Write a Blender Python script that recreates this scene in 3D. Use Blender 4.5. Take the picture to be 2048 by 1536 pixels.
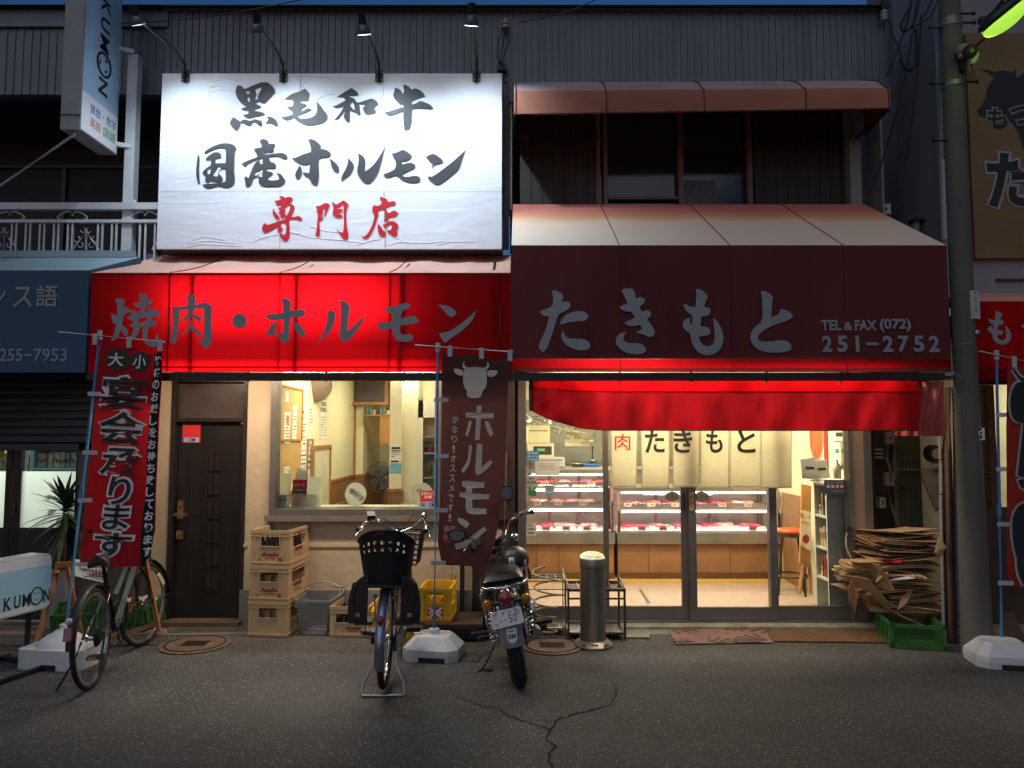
import bpy,math,random
from mathutils import Vector,Matrix,Euler
random.seed(7)
sc=bpy.context.scene
for _o in list(bpy.data.objects):
    bpy.data.objects.remove(_o)
C=sc.collection
PI=math.pi
R=math.radians

# ---------------------------------------------------------------- camera
F = 1450.0                      # focal length in pixels of the 2048 px wide photograph
PITCH=math.atan(100/F)
EYE=1.7
cd=bpy.data.cameras.new('camera')
cam=bpy.data.objects.new('camera',cd)
C.objects.link(cam)
cam.location=(0,0,EYE)
cam.rotation_euler=(PI/2+PITCH,0,0)
cd.sensor_width=36
cd.lens=36*F/2048
cd.clip_start=.05
cd.clip_end=800
sc.camera=cam

# ---------------------------------------------------------------- world, sun, exposure
SUN_EL,SUN_AZ=R(1.0),R(200)
w=bpy.data.worlds.new('World')
sc.world=w
w.use_nodes=True
nt=w.node_tree
bg=nt.nodes['Background']
sky=nt.nodes.new('ShaderNodeTexSky')
sky.sky_type='NISHITA'
sky.sun_disc=False
sky.sun_elevation=SUN_EL
sky.sun_rotation=SUN_AZ
sky.air_density=1.0
sky.dust_density=.3
sky.ozone_density=4.0
nt.links.new(sky.outputs[0],bg.inputs[0])
SKY=.085
bg.inputs[1].default_value=SKY
sl=bpy.data.lights.new('sun','SUN')
sl.energy=.17
sl.angle=R(70)
sl.color=(1,.92,.84)
so=bpy.data.objects.new('sun',sl)
C.objects.link(so)
so.rotation_euler=(R(48),0,R(-14))
sc.view_settings.view_transform='Standard'
sc.view_settings.look='None'
sc.view_settings.exposure=1.5
sc.view_settings.gamma=1
sc.cycles.use_denoising=True
sc.cycles.max_bounces=8
sc.cycles.transparent_max_bounces=16
sc.cycles.sample_clamp_indirect=6
sc.cycles.caustics_reflective=False
sc.cycles.caustics_refractive=False


# ---------------------------------------------------------------- pixel -> point in the place
def ray(x,y):
    u,v=(x-1024)/F,(768-y)/F
    cp,sp=math.cos(PITCH),math.sin(PITCH)
    return Vector((u,cp-v*sp,sp+v*cp))


def P(x,y,Y):
    d=ray(x,y)
    return Vector((0,0,EYE))+d*(Y/d.y)


def G(x,y,z=0.0):
    d=ray(x,y)
    return Vector((0,0,EYE))+d*((z-EYE)/d.z)


# ---------------------------------------------------------------- objects
def tag(o,label=None,cat=None,group=None,kind=None):
    if label: o['label']=label
    if cat: o['category']=cat
    if group: o['group']=group
    if kind: o['kind']=kind
    return o


def thing(name,label,cat,loc=(0,0,0),rz=0.0,group=None,rot=None):
    o=bpy.data.objects.new(name,None)
    o.empty_display_size=.1
    C.objects.link(o)
    o.location=loc
    o.rotation_euler=rot if rot else (0,0,rz)
    return tag(o,label,cat,group)


def root_matrix(o):
    while o.parent: o=o.parent
    return Matrix.LocRotScale(o.location,o.rotation_euler,o.scale)


def dup(o,parent=None):
    c=o.copy()
    C.objects.link(c)
    c.parent=parent
    for ch in list(o.children):
        dup(ch,c)
    return c


def basis(d):
    d=d.normalized()
    a=Vector((0,0,1)) if abs(d.z) < .95 else Vector((1,0,0))
    x=d.cross(a).normalized()
    return x,x.cross(d).normalized()


class B:
    """collects shapes and links them as ONE mesh object"""
    def __init__(s): s.v,s.f=[],[]

    def add(s,vs,fs):
        o=len(s.v)
        s.v += [Vector(v) for v in vs]
        s.f += [tuple(i+o for i in f) for f in fs]
        return s

    def box(s,c,size,rot=None):
        hx,hy,hz=size[0]/2,size[1]/2,size[2]/2
        vs=[Vector((x,y,z)) for x in (-hx,hx) for y in (-hy,hy) for z in (-hz,hz)]
        if rot is not None:
            m=rot if isinstance(rot,Matrix) else Euler(rot).to_matrix()
            vs=[m @ v for v in vs]
        c=Vector(c)
        return s.add([v+c for v in vs],[(0,1,3,2),(4,6,7,5),(0,4,5,1),(2,3,7,6),(0,2,6,4),(1,5,7,3)])

    def bb(s,a,b):
        a,b=Vector(a),Vector(b)
        return s.box((a+b)/2,(abs(b.x-a.x),abs(b.y-a.y),abs(b.z-a.z)))

    def rbox(s,c,size,r=.02,n=3,rot=None):
        """box with rounded vertical corners (in x,y)-a prism"""
        hx,hy,hz=size[0]/2,size[1]/2,size[2]/2
        pts=[]
        for sx,sy,a0 in ((1,1,0),(-1,1,90),(-1,-1,180),(1,-1,270)):
            for k in range(n+1):
                a=R(a0+90*k/n)
                pts.append(Vector((sx*(hx-r)+r*math.cos(a),sy*(hy-r)+r*math.sin(a),0)))
        m=Euler(rot).to_matrix() if rot else Matrix.Identity(3)
        c=Vector(c)
        k=len(pts)
        vs=[c+m @ (p+Vector((0,0,-hz))) for p in pts]+[c+m @ (p+Vector((0,0,hz))) for p in pts]
        return s.add(vs,[(i,(i+1) % k,(i+1) % k+k,i+k) for i in range(k)]+[tuple(range(k))[::-1],tuple(range(k,2*k))])

    def bar(s,p,q,w,h=None):
        p,q=Vector(p),Vector(q)
        h=h or w
        x,y=basis(q-p)
        o=[x*sx*w/2+y*sy*h/2 for sx,sy in ((-1,-1),(1,-1),(1,1),(-1,1))]
        return s.add([p+k for k in o]+[q+k for k in o],
                     [(0,1,5,4),(1,2,6,5),(2,3,7,6),(3,0,4,7),(3,2,1,0),(4,5,6,7)])

    def tube(s,pts,r,n=8,closed=False,cap=True):
        pts=[Vector(p) for p in pts]
        k=len(pts)
        rs=r if isinstance(r,(list,tuple)) else [r]*k
        vs,fs=[],[]
        px=None
        for i,p in enumerate(pts):
            a=pts[(i-1) % k] if (closed or i) else p
            b=pts[(i+1) % k] if (closed or i < k-1) else p
            d=(b-a)
            if d.length < 1e-9: d=Vector((0,0,1))
            d.normalize()
            if px is None:
                x,y=basis(d)
            else:
                x=(px-d*px.dot(d))
                x=x.normalized() if x.length > 1e-6 else basis(d)[0]
                y=d.cross(x)
            px=x
            for j in range(n):
                t=2*PI*j/n
                vs.append(p+(x*math.cos(t)+y*math.sin(t))*rs[i])
        m=k if closed else k-1
        for i in range(m):
            for j in range(n):
                a,b=i*n+j,i*n+(j+1) % n
                c,d=((i+1) % k)*n+(j+1) % n,((i+1) % k)*n+j
                fs.append((a,b,c,d))
        if cap and not closed:
            fs += [tuple(range(n))[::-1],tuple(range((k-1)*n,k*n))]
        return s.add(vs,fs)

    def lathe(s,prof,c=(0,0,0),n=20,axis=None,sx=1,sy=1,cap=True):
        c=Vector(c)
        if axis is None:
            X,Y,Z=Vector((1,0,0)),Vector((0,1,0)),Vector((0,0,1))
        else:
            Z=Vector(axis).normalized()
            X,Y=basis(Z)
        vs=[]
        for r,z in prof:
            for j in range(n):
                t=2*PI*j/n
                vs.append(c+Z*z+X*(r*math.cos(t)*sx)+Y*(r*math.sin(t)*sy))
        fs=[]
        for i in range(len(prof)-1):
            for j in range(n):
                fs.append((i*n+j,i*n+(j+1) % n,(i+1)*n+(j+1) % n,(i+1)*n+j))
        if cap and prof[0][0] > 1e-4: fs.append(tuple(range(n))[::-1])
        if cap and prof[-1][0] > 1e-4: fs.append(tuple(range((len(prof)-1)*n,len(prof)*n)))
        return s.add(vs,fs)

    def cyl(s,p,q,r,n=16):
        p,q=Vector(p),Vector(q)
        return s.lathe([(r,0),(r,(q-p).length)],p,n,q-p)

    def ball(s,c,r,n=14,m=8,sc3=(1,1,1)):
        pr=[(math.sin(PI*i/m),-math.cos(PI*i/m)) for i in range(m+1)]
        c=Vector(c)
        o=B().lathe([(max(a,1e-5),z) for a,z in pr],(0,0,0),n)
        return s.add([c+Vector((v.x*r*sc3[0],v.y*r*sc3[1],v.z*r*sc3[2])) for v in o.v],o.f)

    def ring(s,c,rad,r,axis=(1,0,0),n=32,m=8,a0=0,a1=360):
        Z=Vector(axis).normalized()
        if abs(Z.x) > .9: X,Y=Vector((0,1,0)),Vector((0,0,1))
        elif abs(Z.z) > .9: X,Y=Vector((1,0,0)),Vector((0,1,0))
        else: X,Y=Vector((1,0,0)),Vector((0,0,1))
        c=Vector(c)
        full=a1-a0 >= 360
        k=n if full else n+1
        return s.tube([c+(X*math.cos(R(a0+(a1-a0)*i/n))+Y*math.sin(R(a0+(a1-a0)*i/n)))*rad for i in range(k)],r,m,full)

    def quad(s,a,b,c,d): return s.add([a,b,c,d],[(0,1,2,3)])

    def prism(s,pts,off):
        """planar polygon (3d points) pushed by off"""
        pts=[Vector(p) for p in pts]
        off=Vector(off)
        k=len(pts)
        return s.add(pts+[p+off for p in pts],[tuple(range(k)),tuple(range(k,2*k))[::-1]]+[(i,i+k,(i+1) % k+k,(i+1) % k) for i in range(k)])

    def grid(s,fn,nu,nv):
        vs=[fn(i/nu,j/nv) for j in range(nv+1) for i in range(nu+1)]
        return s.add(vs,[(j*(nu+1)+i,j*(nu+1)+i+1,(j+1)*(nu+1)+i+1,(j+1)*(nu+1)+i) for j in range(nv) for i in range(nu)])

    def skin(s,fn,nu,nv,off=None): return s.grid(fn,nu,nv)

    def slab(s,fn,nu,nv,off):
        """sheet fn(u,v) with thickness off (vector)"""
        off=Vector(off)
        a=B().grid(fn,nu,nv)
        k=len(a.v)
        s2=[v+off for v in a.v]
        fs=[f for f in a.f]+[tuple(i+k for i in f[::-1]) for f in a.f]
        w_=nu+1
        bd=[i for i in range(w_)]+[j*w_+nu for j in range(1,nv+1)]+[nv*w_+i for i in range(nu-1,-1,-1)]+[j*w_ for j in range(nv-1,0,-1)]
        m=len(bd)
        fs += [(bd[i],bd[i]+k,bd[(i+1) % m]+k,bd[(i+1) % m]) for i in range(m)]
        return s.add(a.v+s2,fs)

    def flat(s,vf,fn):
        vs,fs=vf
        return s.add([fn(x,y) for x,y in vs],fs)

    def text(s,t,c,right,up,w_=None,h_=None,bold=0.0):
        """words written on a plane: centre c,fitted to width and/or height"""
        vs,fs,(x0,y0,x1,y1)=words(t,bold)
        W,H=max(x1-x0,1e-6),max(y1-y0,1e-6)
        kx=(w_/W) if w_ else h_/H
        ky=(h_/H) if h_ else kx
        c,right,up=Vector(c),Vector(right).normalized(),Vector(up).normalized()
        mx,my=(x0+x1)/2,(y0+y1)/2
        return s.add([c+right*((x-mx)*kx)+up*((y-my)*ky) for x,y in vs],fs)

    def build(s,name,mat,parent=None,world=False,smooth=0,**kw):
        me=bpy.data.meshes.new(name)
        vs=s.v
        if world and parent is not None:
            m=root_matrix(parent).inverted()
            vs=[m @ v for v in vs]
        me.from_pydata([tuple(v) for v in vs],[],s.f)
        me.update()
        if smooth:
            me.polygons.foreach_set('use_smooth',[True]*len(me.polygons))
            me.set_sharp_from_angle(angle=R(smooth))
        if mat: me.materials.append(mat)
        o=bpy.data.objects.new(name,me)
        C.objects.link(o)
        if parent is not None: o.parent=parent
        return tag(o,**kw)


_words={}


def words(t,bold=0.0):
    k=(t,bold)
    if k not in _words:
        c=bpy.data.curves.new('t','FONT')
        c.body=t
        c.size=1
        c.offset=bold
        c.resolution_u=3
        o=bpy.data.objects.new('t',c)
        C.objects.link(o)
        bpy.context.view_layer.update()
        me=bpy.data.meshes.new_from_object(o.evaluated_get(bpy.context.evaluated_depsgraph_get()))
        vs=[(v.co.x,v.co.y) for v in me.vertices]
        fs=[tuple(p.vertices) for p in me.polygons]
        bpy.data.objects.remove(o)
        bpy.data.curves.remove(c)
        bpy.data.meshes.remove(me)
        bx=(min(x for x,y in vs),min(y for x,y in vs),max(x for x,y in vs),max(y for x,y in vs)) if vs else (0,0,1,1)
        _words[k]=(vs,fs,bx)
    return _words[k]


def fill(loops):
    """outline loops (holes too) -> flat mesh in the same 2D units"""
    c=bpy.data.curves.new('p','CURVE')
    c.dimensions='2D'
    c.fill_mode='BOTH'
    for lp in loops:
        sp=c.splines.new('POLY')
        sp.points.add(len(lp)-1)
        for i,(x,y) in enumerate(lp):
            sp.points[i].co=(x*.01,y*.01,0,1)
        sp.use_cyclic_u=True
    o=bpy.data.objects.new('p',c)
    C.objects.link(o)
    bpy.context.view_layer.update()
    me=bpy.data.meshes.new_from_object(o.evaluated_get(bpy.context.evaluated_depsgraph_get()))
    r=([(v.co.x*100,v.co.y*100) for v in me.vertices],[tuple(p.vertices) for p in me.polygons])
    bpy.data.objects.remove(o)
    bpy.data.curves.remove(c)
    bpy.data.meshes.remove(me)
    return r


def soft(lp,k=1):
    """round a traced outline a little,keeping sharp tips"""
    for _ in range(k):
        o=[]
        n=len(lp)
        for i in range(n):
            a,b,c=Vector(lp[i-1]),Vector(lp[i]),Vector(lp[(i+1) % n])
            d1,d2=b-a,c-b
            if d1.length > 0 and d2.length > 0 and d1.angle(d2) > R(68):
                o.append(tuple(b))
            else:
                o.append(tuple(b+(a-b)*.25))
                o.append(tuple(b+(c-b)*.25))
        lp=o
    return lp


def traced(ox,oy,k,loops,sm=1):
    """outline read off an enlargement -> photo pixels"""
    return fill([[(ox+x/k,oy+y/k) for x,y in soft(lp,sm)] for lp in loops])


# ---------------------------------------------------------------- materials
_m={}


def mat(name,col,rough=.6,metal=0.0,var=.12,vs=6.0,bump=0.0,bs=60.0,coat=0.0,spec=.5,dirt=0.0,dirtcol=(.06,.05,.04),stretch=None):
    if name in _m: return _m[name]
    m=bpy.data.materials.new(name)
    m.use_nodes=True
    t=m.node_tree
    b=t.nodes['Principled BSDF']
    b.inputs['Roughness'].default_value=rough
    b.inputs['Metallic'].default_value=metal
    b.inputs['Coat Weight'].default_value=coat
    b.inputs['Specular IOR Level'].default_value=spec
    tc=t.nodes.new('ShaderNodeTexCoord')
    src=tc.outputs['Object']
    if stretch:
        mp=t.nodes.new('ShaderNodeMapping')
        mp.inputs['Scale'].default_value=stretch
        t.links.new(src,mp.inputs[0])
        src=mp.outputs[0]
    n=t.nodes.new('ShaderNodeTexNoise')
    n.inputs['Scale'].default_value=vs
    n.inputs['Detail'].default_value=5
    t.links.new(src,n.inputs['Vector'])
    r=t.nodes.new('ShaderNodeValToRGB')
    r.color_ramp.elements[0].position=.3
    r.color_ramp.elements[1].position=.7
    r.color_ramp.elements[0].color=(*[max(0,c*(1-var)) for c in col],1)
    r.color_ramp.elements[1].color=(*[min(1,c*(1+var)) for c in col],1)
    t.links.new(n.outputs[0],r.inputs[0])
    out=r.outputs[0]
    if dirt > 0:
        n2=t.nodes.new('ShaderNodeTexNoise')
        n2.inputs['Scale'].default_value=vs*.35
        n2.inputs['Detail'].default_value=8
        n2.inputs['Roughness'].default_value=.7
        t.links.new(src,n2.inputs['Vector'])
        r2=t.nodes.new('ShaderNodeValToRGB')
        r2.color_ramp.elements[0].position=.48
        r2.color_ramp.elements[1].position=.72
        r2.color_ramp.elements[0].color=(0,0,0,1)
        r2.color_ramp.elements[1].color=(dirt,dirt,dirt,1)
        t.links.new(n2.outputs[0],r2.inputs[0])
        mx=t.nodes.new('ShaderNodeMixRGB')
        t.links.new(r2.outputs[0],mx.inputs[0])
        t.links.new(out,mx.inputs[1])
        mx.inputs[2].default_value=(*dirtcol,1)
        out=mx.outputs[0]
    t.links.new(out,b.inputs['Base Color'])
    # roughness breaks up a little
    mr=t.nodes.new('ShaderNodeMapRange')
    mr.inputs['To Min'].default_value=max(.03,rough-.1)
    mr.inputs['To Max'].default_value=min(1,rough+.1)
    t.links.new(n.outputs[0],mr.inputs[0])
    t.links.new(mr.outputs[0],b.inputs['Roughness'])
    if bump > 0:
        n3=t.nodes.new('ShaderNodeTexNoise')
        n3.inputs['Scale'].default_value=bs
        n3.inputs['Detail'].default_value=6
        t.links.new(src,n3.inputs['Vector'])
        bp=t.nodes.new('ShaderNodeBump')
        bp.inputs['Strength'].default_value=min(1,bump)
        bp.inputs['Distance'].default_value=.01
        t.links.new(n3.outputs[0],bp.inputs['Height'])
        t.links.new(bp.outputs[0],b.inputs['Normal'])
    _m[name]=m
    return m


def glow(name,col,s):
    if name in _m: return _m[name]
    m=bpy.data.materials.new(name)
    m.use_nodes=True
    t=m.node_tree
    b=t.nodes['Principled BSDF']
    b.inputs['Base Color'].default_value=(*col,1)
    b.inputs['Emission Color'].default_value=(*col,1)
    b.inputs['Emission Strength'].default_value=s
    _m[name]=m
    return m


def pane(name,refl=.07,tint=(.93,.96,.95),rough=.0):
    """window glass: clear,with a faint mirror"""
    if name in _m: return _m[name]
    m=bpy.data.materials.new(name)
    m.use_nodes=True
    t=m.node_tree
    t.nodes.remove(t.nodes['Principled BSDF'])
    out=t.nodes['Material Output']
    a=t.nodes.new('ShaderNodeBsdfTransparent')
    a.inputs[0].default_value=(*tint,1)
    g=t.nodes.new('ShaderNodeBsdfGlossy')
    g.inputs['Roughness'].default_value=rough
    fr=t.nodes.new('ShaderNodeFresnel')
    fr.inputs[0].default_value=1.35
    mx=t.nodes.new('ShaderNodeMixShader')
    t.links.new(fr.outputs[0],mx.inputs[0])
    t.links.new(a.outputs[0],mx.inputs[1])
    t.links.new(g.outputs[0],mx.inputs[2])
    t.links.new(mx.outputs[0],out.inputs[0])
    _m[name]=m
    return m


def cloth(name,col,tr=.5,tcol=None,var=.1,vs=5.0,weave=0.0,rough=.8,stretch=None,bump=.15,dirt=0.0,dirtcol=(.1,.06,.05)):
    """woven or vinyl sheet that lets light through"""
    if name in _m: return _m[name]
    m=mat(name,col,rough,var=var,vs=vs,bump=bump,bs=18,spec=.25,stretch=stretch,dirt=dirt,dirtcol=dirtcol)
    t=m.node_tree
    b=t.nodes['Principled BSDF']
    out=t.nodes['Material Output']
    tl=t.nodes.new('ShaderNodeBsdfTranslucent')
    src=b.inputs['Base Color'].links[0].from_socket
    if tcol:
        mm=t.nodes.new('ShaderNodeMixRGB')
        mm.blend_type='MULTIPLY'
        mm.inputs[0].default_value=1
        t.links.new(src,mm.inputs[1])
        mm.inputs[2].default_value=(*tcol,1)
        src=mm.outputs[0]
    t.links.new(src,tl.inputs[0])
    mx=t.nodes.new('ShaderNodeMixShader')
    mx.inputs[0].default_value=tr
    t.links.new(b.outputs[0],mx.inputs[1])
    t.links.new(tl.outputs[0],mx.inputs[2])
    t.links.new(mx.outputs[0],out.inputs[0])
    return m


def lamp(parent,kind,loc,energy,col=(1,1,1),size=.3,size_y=None,rot=(0,0,0),spot=None,blend=.5,radius=.03):
    l=bpy.data.lights.new('lamp_light',kind)
    l.energy=energy
    l.color=col
    if kind == 'AREA':
        l.shape='RECTANGLE' if size_y else 'SQUARE'
        l.size=size
        if size_y: l.size_y=size_y
    else:
        l.shadow_soft_size=radius
    if spot:
        l.spot_size=R(spot)
        l.spot_blend=blend
    o=bpy.data.objects.new('lamp_light',l)
    C.objects.link(o)
    o.parent=parent
    o.location=loc
    o.rotation_euler=rot
    return o


# common finishes
M_STEEL=mat('stainless steel',(.45,.44,.42),.35,1,var=.08,vs=20)
M_CHROME=mat('chrome',(.62,.62,.63),.12,1,var=.05)
M_ALU=mat('bronze aluminium',(.20,.185,.17),.4,.7,var=.08,vs=3,dirt=.3)
M_DARKALU=mat('dark aluminium',(.07,.06,.055),.45,.5,var=.1)
M_BLACKM=mat('black painted steel',(.012,.012,.013),.45,0,var=.3,vs=12)
M_BLACKP=mat('black plastic',(.012,.012,.012),.5,var=.2)
M_RUBBER=mat('tyre rubber',(.012,.012,.012),.8,var=.2,bump=.2,bs=80)
M_WHITEP=mat('white polyethylene',(.62,.63,.64),.45,var=.08,vs=5,dirt=.25,dirtcol=(.25,.23,.2))
M_WHITEPAINT=mat('weathered white paint',(.55,.57,.6),.5,var=.1,vs=4,dirt=.35,dirtcol=(.2,.18,.16))
M_PAPER=mat('white paper',(.74,.73,.68),.8,var=.05)
M_THINP=cloth('thin white paper',(.74,.72,.66),.5,bump=0)
M_PAPERY=mat('cream paper',(.72,.66,.48),.8,var=.05)
M_INK=mat('black ink',(.015,.015,.017),.6,var=.1)
M_REDINK=mat('red ink',(.5,.015,.02),.6,var=.1)
M_BLUEINK=mat('blue ink',(.02,.1,.42),.6,var=.1)
M_GREENINK=mat('green ink',(.03,.3,.07),.6,var=.1)
M_WHITEINK=mat('white print',(.75,.75,.73),.6,var=.05)
M_CABLE=mat('black cable',(.01,.01,.011),.6,var=.2)
M_WOOD=mat('orange stained wood',(.36,.15,.05),.5,var=.25,vs=4,stretch=(8,8,1))
M_PANE=pane('window glass')


# ================================================================ THE SETTING
RWX = 3.14             # inner face of the butchery's right wall
W = 6.6                # street face of the shops
A = 5.74               # front of the awnings


def X(px,Y=W,y=1000): return P(px,y,Y).x
def Z(py,Y=W): return P(1024,py,Y).z


# ---- asphalt
def asphalt():
    m=mat('asphalt',(.066,.062,.058),.75,var=.25,vs=2.2,bump=.9,bs=120,dirt=.35,dirtcol=(.028,.026,.025))
    t=m.node_tree
    b=t.nodes['Principled BSDF']
    tc=[n for n in t.nodes if n.type == 'TEX_COORD'][0]
    v=t.nodes.new('ShaderNodeTexVoronoi')
    v.inputs['Scale'].default_value=62
    t.links.new(tc.outputs['Object'],v.inputs['Vector'])
    rr=t.nodes.new('ShaderNodeValToRGB')
    rr.color_ramp.elements[0].position=.12
    rr.color_ramp.elements[1].position=.4
    rr.color_ramp.elements[0].color=(1,1,1,1)
    rr.color_ramp.elements[1].color=(0,0,0,1)
    t.links.new(v.outputs['Distance'],rr.inputs[0])
    wn=t.nodes.new('ShaderNodeMath')
    wn.operation='MULTIPLY'
    sp=t.nodes.new('ShaderNodeSeparateColor')
    t.links.new(v.outputs['Color'],sp.inputs[0])
    pw=t.nodes.new('ShaderNodeMath')
    pw.operation='POWER'
    pw.inputs[1].default_value=2
    t.links.new(sp.outputs[0],pw.inputs[0])
    t.links.new(rr.outputs[0],wn.inputs[0])
    t.links.new(pw.outputs[0],wn.inputs[1])
    mx=t.nodes.new('ShaderNodeMixRGB')
    old=b.inputs['Base Color'].links[0].from_socket
    t.links.new(wn.outputs[0],mx.inputs[0])
    t.links.new(old,mx.inputs[1])
    mx.inputs[2].default_value=(.55,.51,.46,1)
    t.links.new(mx.outputs[0],b.inputs['Base Color'])
    bp=[n for n in t.nodes if n.type == 'BUMP'][0]
    b2=t.nodes.new('ShaderNodeBump')
    b2.inputs['Strength'].default_value=.8
    b2.inputs['Distance'].default_value=.006
    t.links.new(rr.outputs[0],b2.inputs['Height'])
    t.links.new(bp.outputs[0],b2.inputs['Normal'])
    t.links.new(b2.outputs[0],b.inputs['Normal'])
    return m


road=B().bb((-150,-150,-.3),(150,6.28,0)).build('road',asphalt(),kind='structure')
M_CONC=mat('stained concrete',(.20,.175,.145),.8,var=.2,vs=3,bump=.5,bs=50,dirt=.5,dirtcol=(.06,.05,.04))
apron=B()
apron.bb((-20,6.28,-.3),(20,9.5,.004))
apron.build('pavement',M_CONC,kind='structure')
# crack in the asphalt
ck=B()
for pts,wd in ((((1107,1540),(1096,1508),(1112,1492),(1092,1478),(1103,1455),(1108,1448),(1112,1440),(1142,1430),(1180,1420),(1220,1410),(1231,1392),(1233,1375),(1222,1362)),.014),
                (((1103,1459),(1060,1446),(1012,1430),(1003,1418),(970,1413),(930,1400),(912,1390)),.009),
                (((1108,1448),(1085,1439),(1050,1438)),.004)):
    rnd=random.Random(3)
    fine=[]
    for a,b_ in zip(pts,pts[1:]):
        for k in range(6):
            t_=k/6
            fine.append((a[0]+(b_[0]-a[0])*t_+rnd.uniform(-2,2),a[1]+(b_[1]-a[1])*t_+rnd.uniform(-1.2,1.2)))
    L,Rr=[],[]
    for i,p in enumerate(fine):
        g=G(*p,.003)
        q=G(*fine[min(i+1,len(fine)-1)],.003) if i < len(fine)-1 else g+Vector((.01,0,0))
        d=(q-g)
        nrm=Vector((-d.y,d.x,0)).normalized()*wd*rnd.uniform(.3,.9)*(1-.6*i/len(fine))
        L.append(g+nrm)
        Rr.append(g-nrm)
    k=len(L)
    ck.add(L+Rr,[(i,i+1,k+i+1,k+i) for i in range(k-1)])
ck.build('road_crack',mat('crack shadow grit',(.008,.007,.007),.95),road)

# ---------------------------------------------------------------- the butcher's building
M_STUC=mat('cream rendered wall',(.47,.37,.24),.85,var=.1,vs=2.5,bump=.6,bs=14,dirt=.35,dirtcol=(.2,.14,.08))
M_GREYST=mat('grey stone base',(.17,.165,.155),.7,var=.15,vs=10,bump=.2)
M_BROWN=mat('dark brown panel',(.045,.026,.02),.55,var=.2,vs=4)
M_PINKWALL=mat('pinkish brown pillar',(.24,.17,.13),.6,var=.12,vs=3,dirt=.3)
M_SIDING=mat('grey blue metal siding',(.135,.158,.19),.5,.15,var=.16,vs=2.5,dirt=.55,dirtcol=(.075,.075,.075),stretch=(2.5,1,.35))
M_CREAMIN=mat('cream interior plaster',(.72,.68,.48),.85,var=.04,vs=2,bump=.15,bs=20)
M_CEIL=mat('white ceiling board',(.75,.73,.66),.85,var=.03)
M_WAINS=mat('brown wood wainscot',(.26,.13,.05),.55,var=.25,vs=3,stretch=(6,6,1))
M_FLOORIN=mat('terrazzo shop floor',(.42,.30,.25),.5,var=.3,vs=55,bump=.1)
M_YELTAPE=mat('ochre floor strip',(.5,.28,.06),.6,var=.2,vs=40)
M_DOORDK=mat('black brown door leaf',(.012,.010,.009),.4,var=.25,vs=2)
M_BRASS=mat('aged brass',(.36,.24,.12),.35,.9,var=.1)

shop=thing('butcher_building','two storey butcher shop with grey ribbed metal upper siding and cream rendered front','building',(0,W,0))
# cream render
f=B()
wt=.15
f.bb((X(306),W,0),(X(341),W+wt,2.35))
f.bb((X(490),W,0),(X(541),W+wt,2.35))
f.bb((X(541),W,0),(X(945),W+wt,Z(1043)))
f.bb((X(870),W,Z(1043)),(X(945),W+wt,2.35))
f.bb((X(306),W,2.35),(X(1748),W+wt,3.35))
f.build('wall',M_STUC,shop,True)
# moulded ledge line in the render
g=B()
for a,b_ in ((490,497),(590,945)):
    g.bb((X(a),W-.012,Z(1094)),(X(b_),W,Z(1088)))
g.build('wall_ledge',M_STUC,shop,True)
g=B()
g.bb((X(486),W-.03,0),(X(945),W,Z(1179)))
g.bb((X(306),W-.03,0),(X(338),W,Z(1190)))
g.build('stone_base',M_GREYST,shop,True)
g=B()
g.bb((X(945),W+.01,0),(X(1036),W+wt,2.35))
g.bb((X(884),W-.02,Z(1040)),(X(1030),W-.001,2.3))
g.build('dark_panel',M_BROWN,shop,True)
g=B()
g.bb((X(1703),W+.0,0.0),(X(1730),W+.06,2.35))
g.bb((X(1740),W+.02,0.0),(X(1748),W+.10,2.35))
g.build('pillar',M_PINKWALL,shop,True)
g=B()
g.bb((X(1730),W-.02,0.0),(X(1740),W+.06,2.35))
g.build('pillar_trim',M_ALU,shop,True)
# upper siding, ribbed
s=B()
x0,x1=X(330,W,150),X(1762,W,200)
zt,zb=Z(24),Z(205)
prof,xx=[],x0
while xx < x1:
    prof += [(xx,0),(xx+.043,0),(xx+.047,-.012),(xx+.060,-.012)]
    xx += .064
n_=len(prof)
s.add([(a,W-.02+b_,zb) for a,b_ in prof]+[(a,W-.02+b_,zt) for a,b_ in prof],[(i,i+1,n_+i+1,n_+i) for i in range(n_-1)])
s.build('siding',M_SIDING,shop,True)
g=B()
g.bb((x0,W,Z(420)),(X(1024,W,300),W+.2,zt))
g.bb((X(1700,W,300),W+.01,Z(420)),(X(1722,W,300),W+.3,Z(190)))
g.bb((X(1024,W,300),W,Z(190)),(x1,W+.5,zt))
g.bb((x1-.02,W,3),(x1,W+3,zt))
g.build('upper_wall',mat('grey cement wall',(.25,.25,.24),.85,var=.12,vs=4,bump=.3),shop,True)
g=B()
g.bb((x0,W-.07,Z(24)),(x1+.04,W+.4,Z(17,W-.07)))
g.build('fascia',mat('grey fascia board',(.22,.24,.27),.6),shop,True)
g=B()
g.bb((x0,W-.12,Z(17,W-.07)+.001),(x1+.06,W+.4,Z(9,W-.12)))
g.build('roof_edge',M_BLACKM,shop,True)
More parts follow.
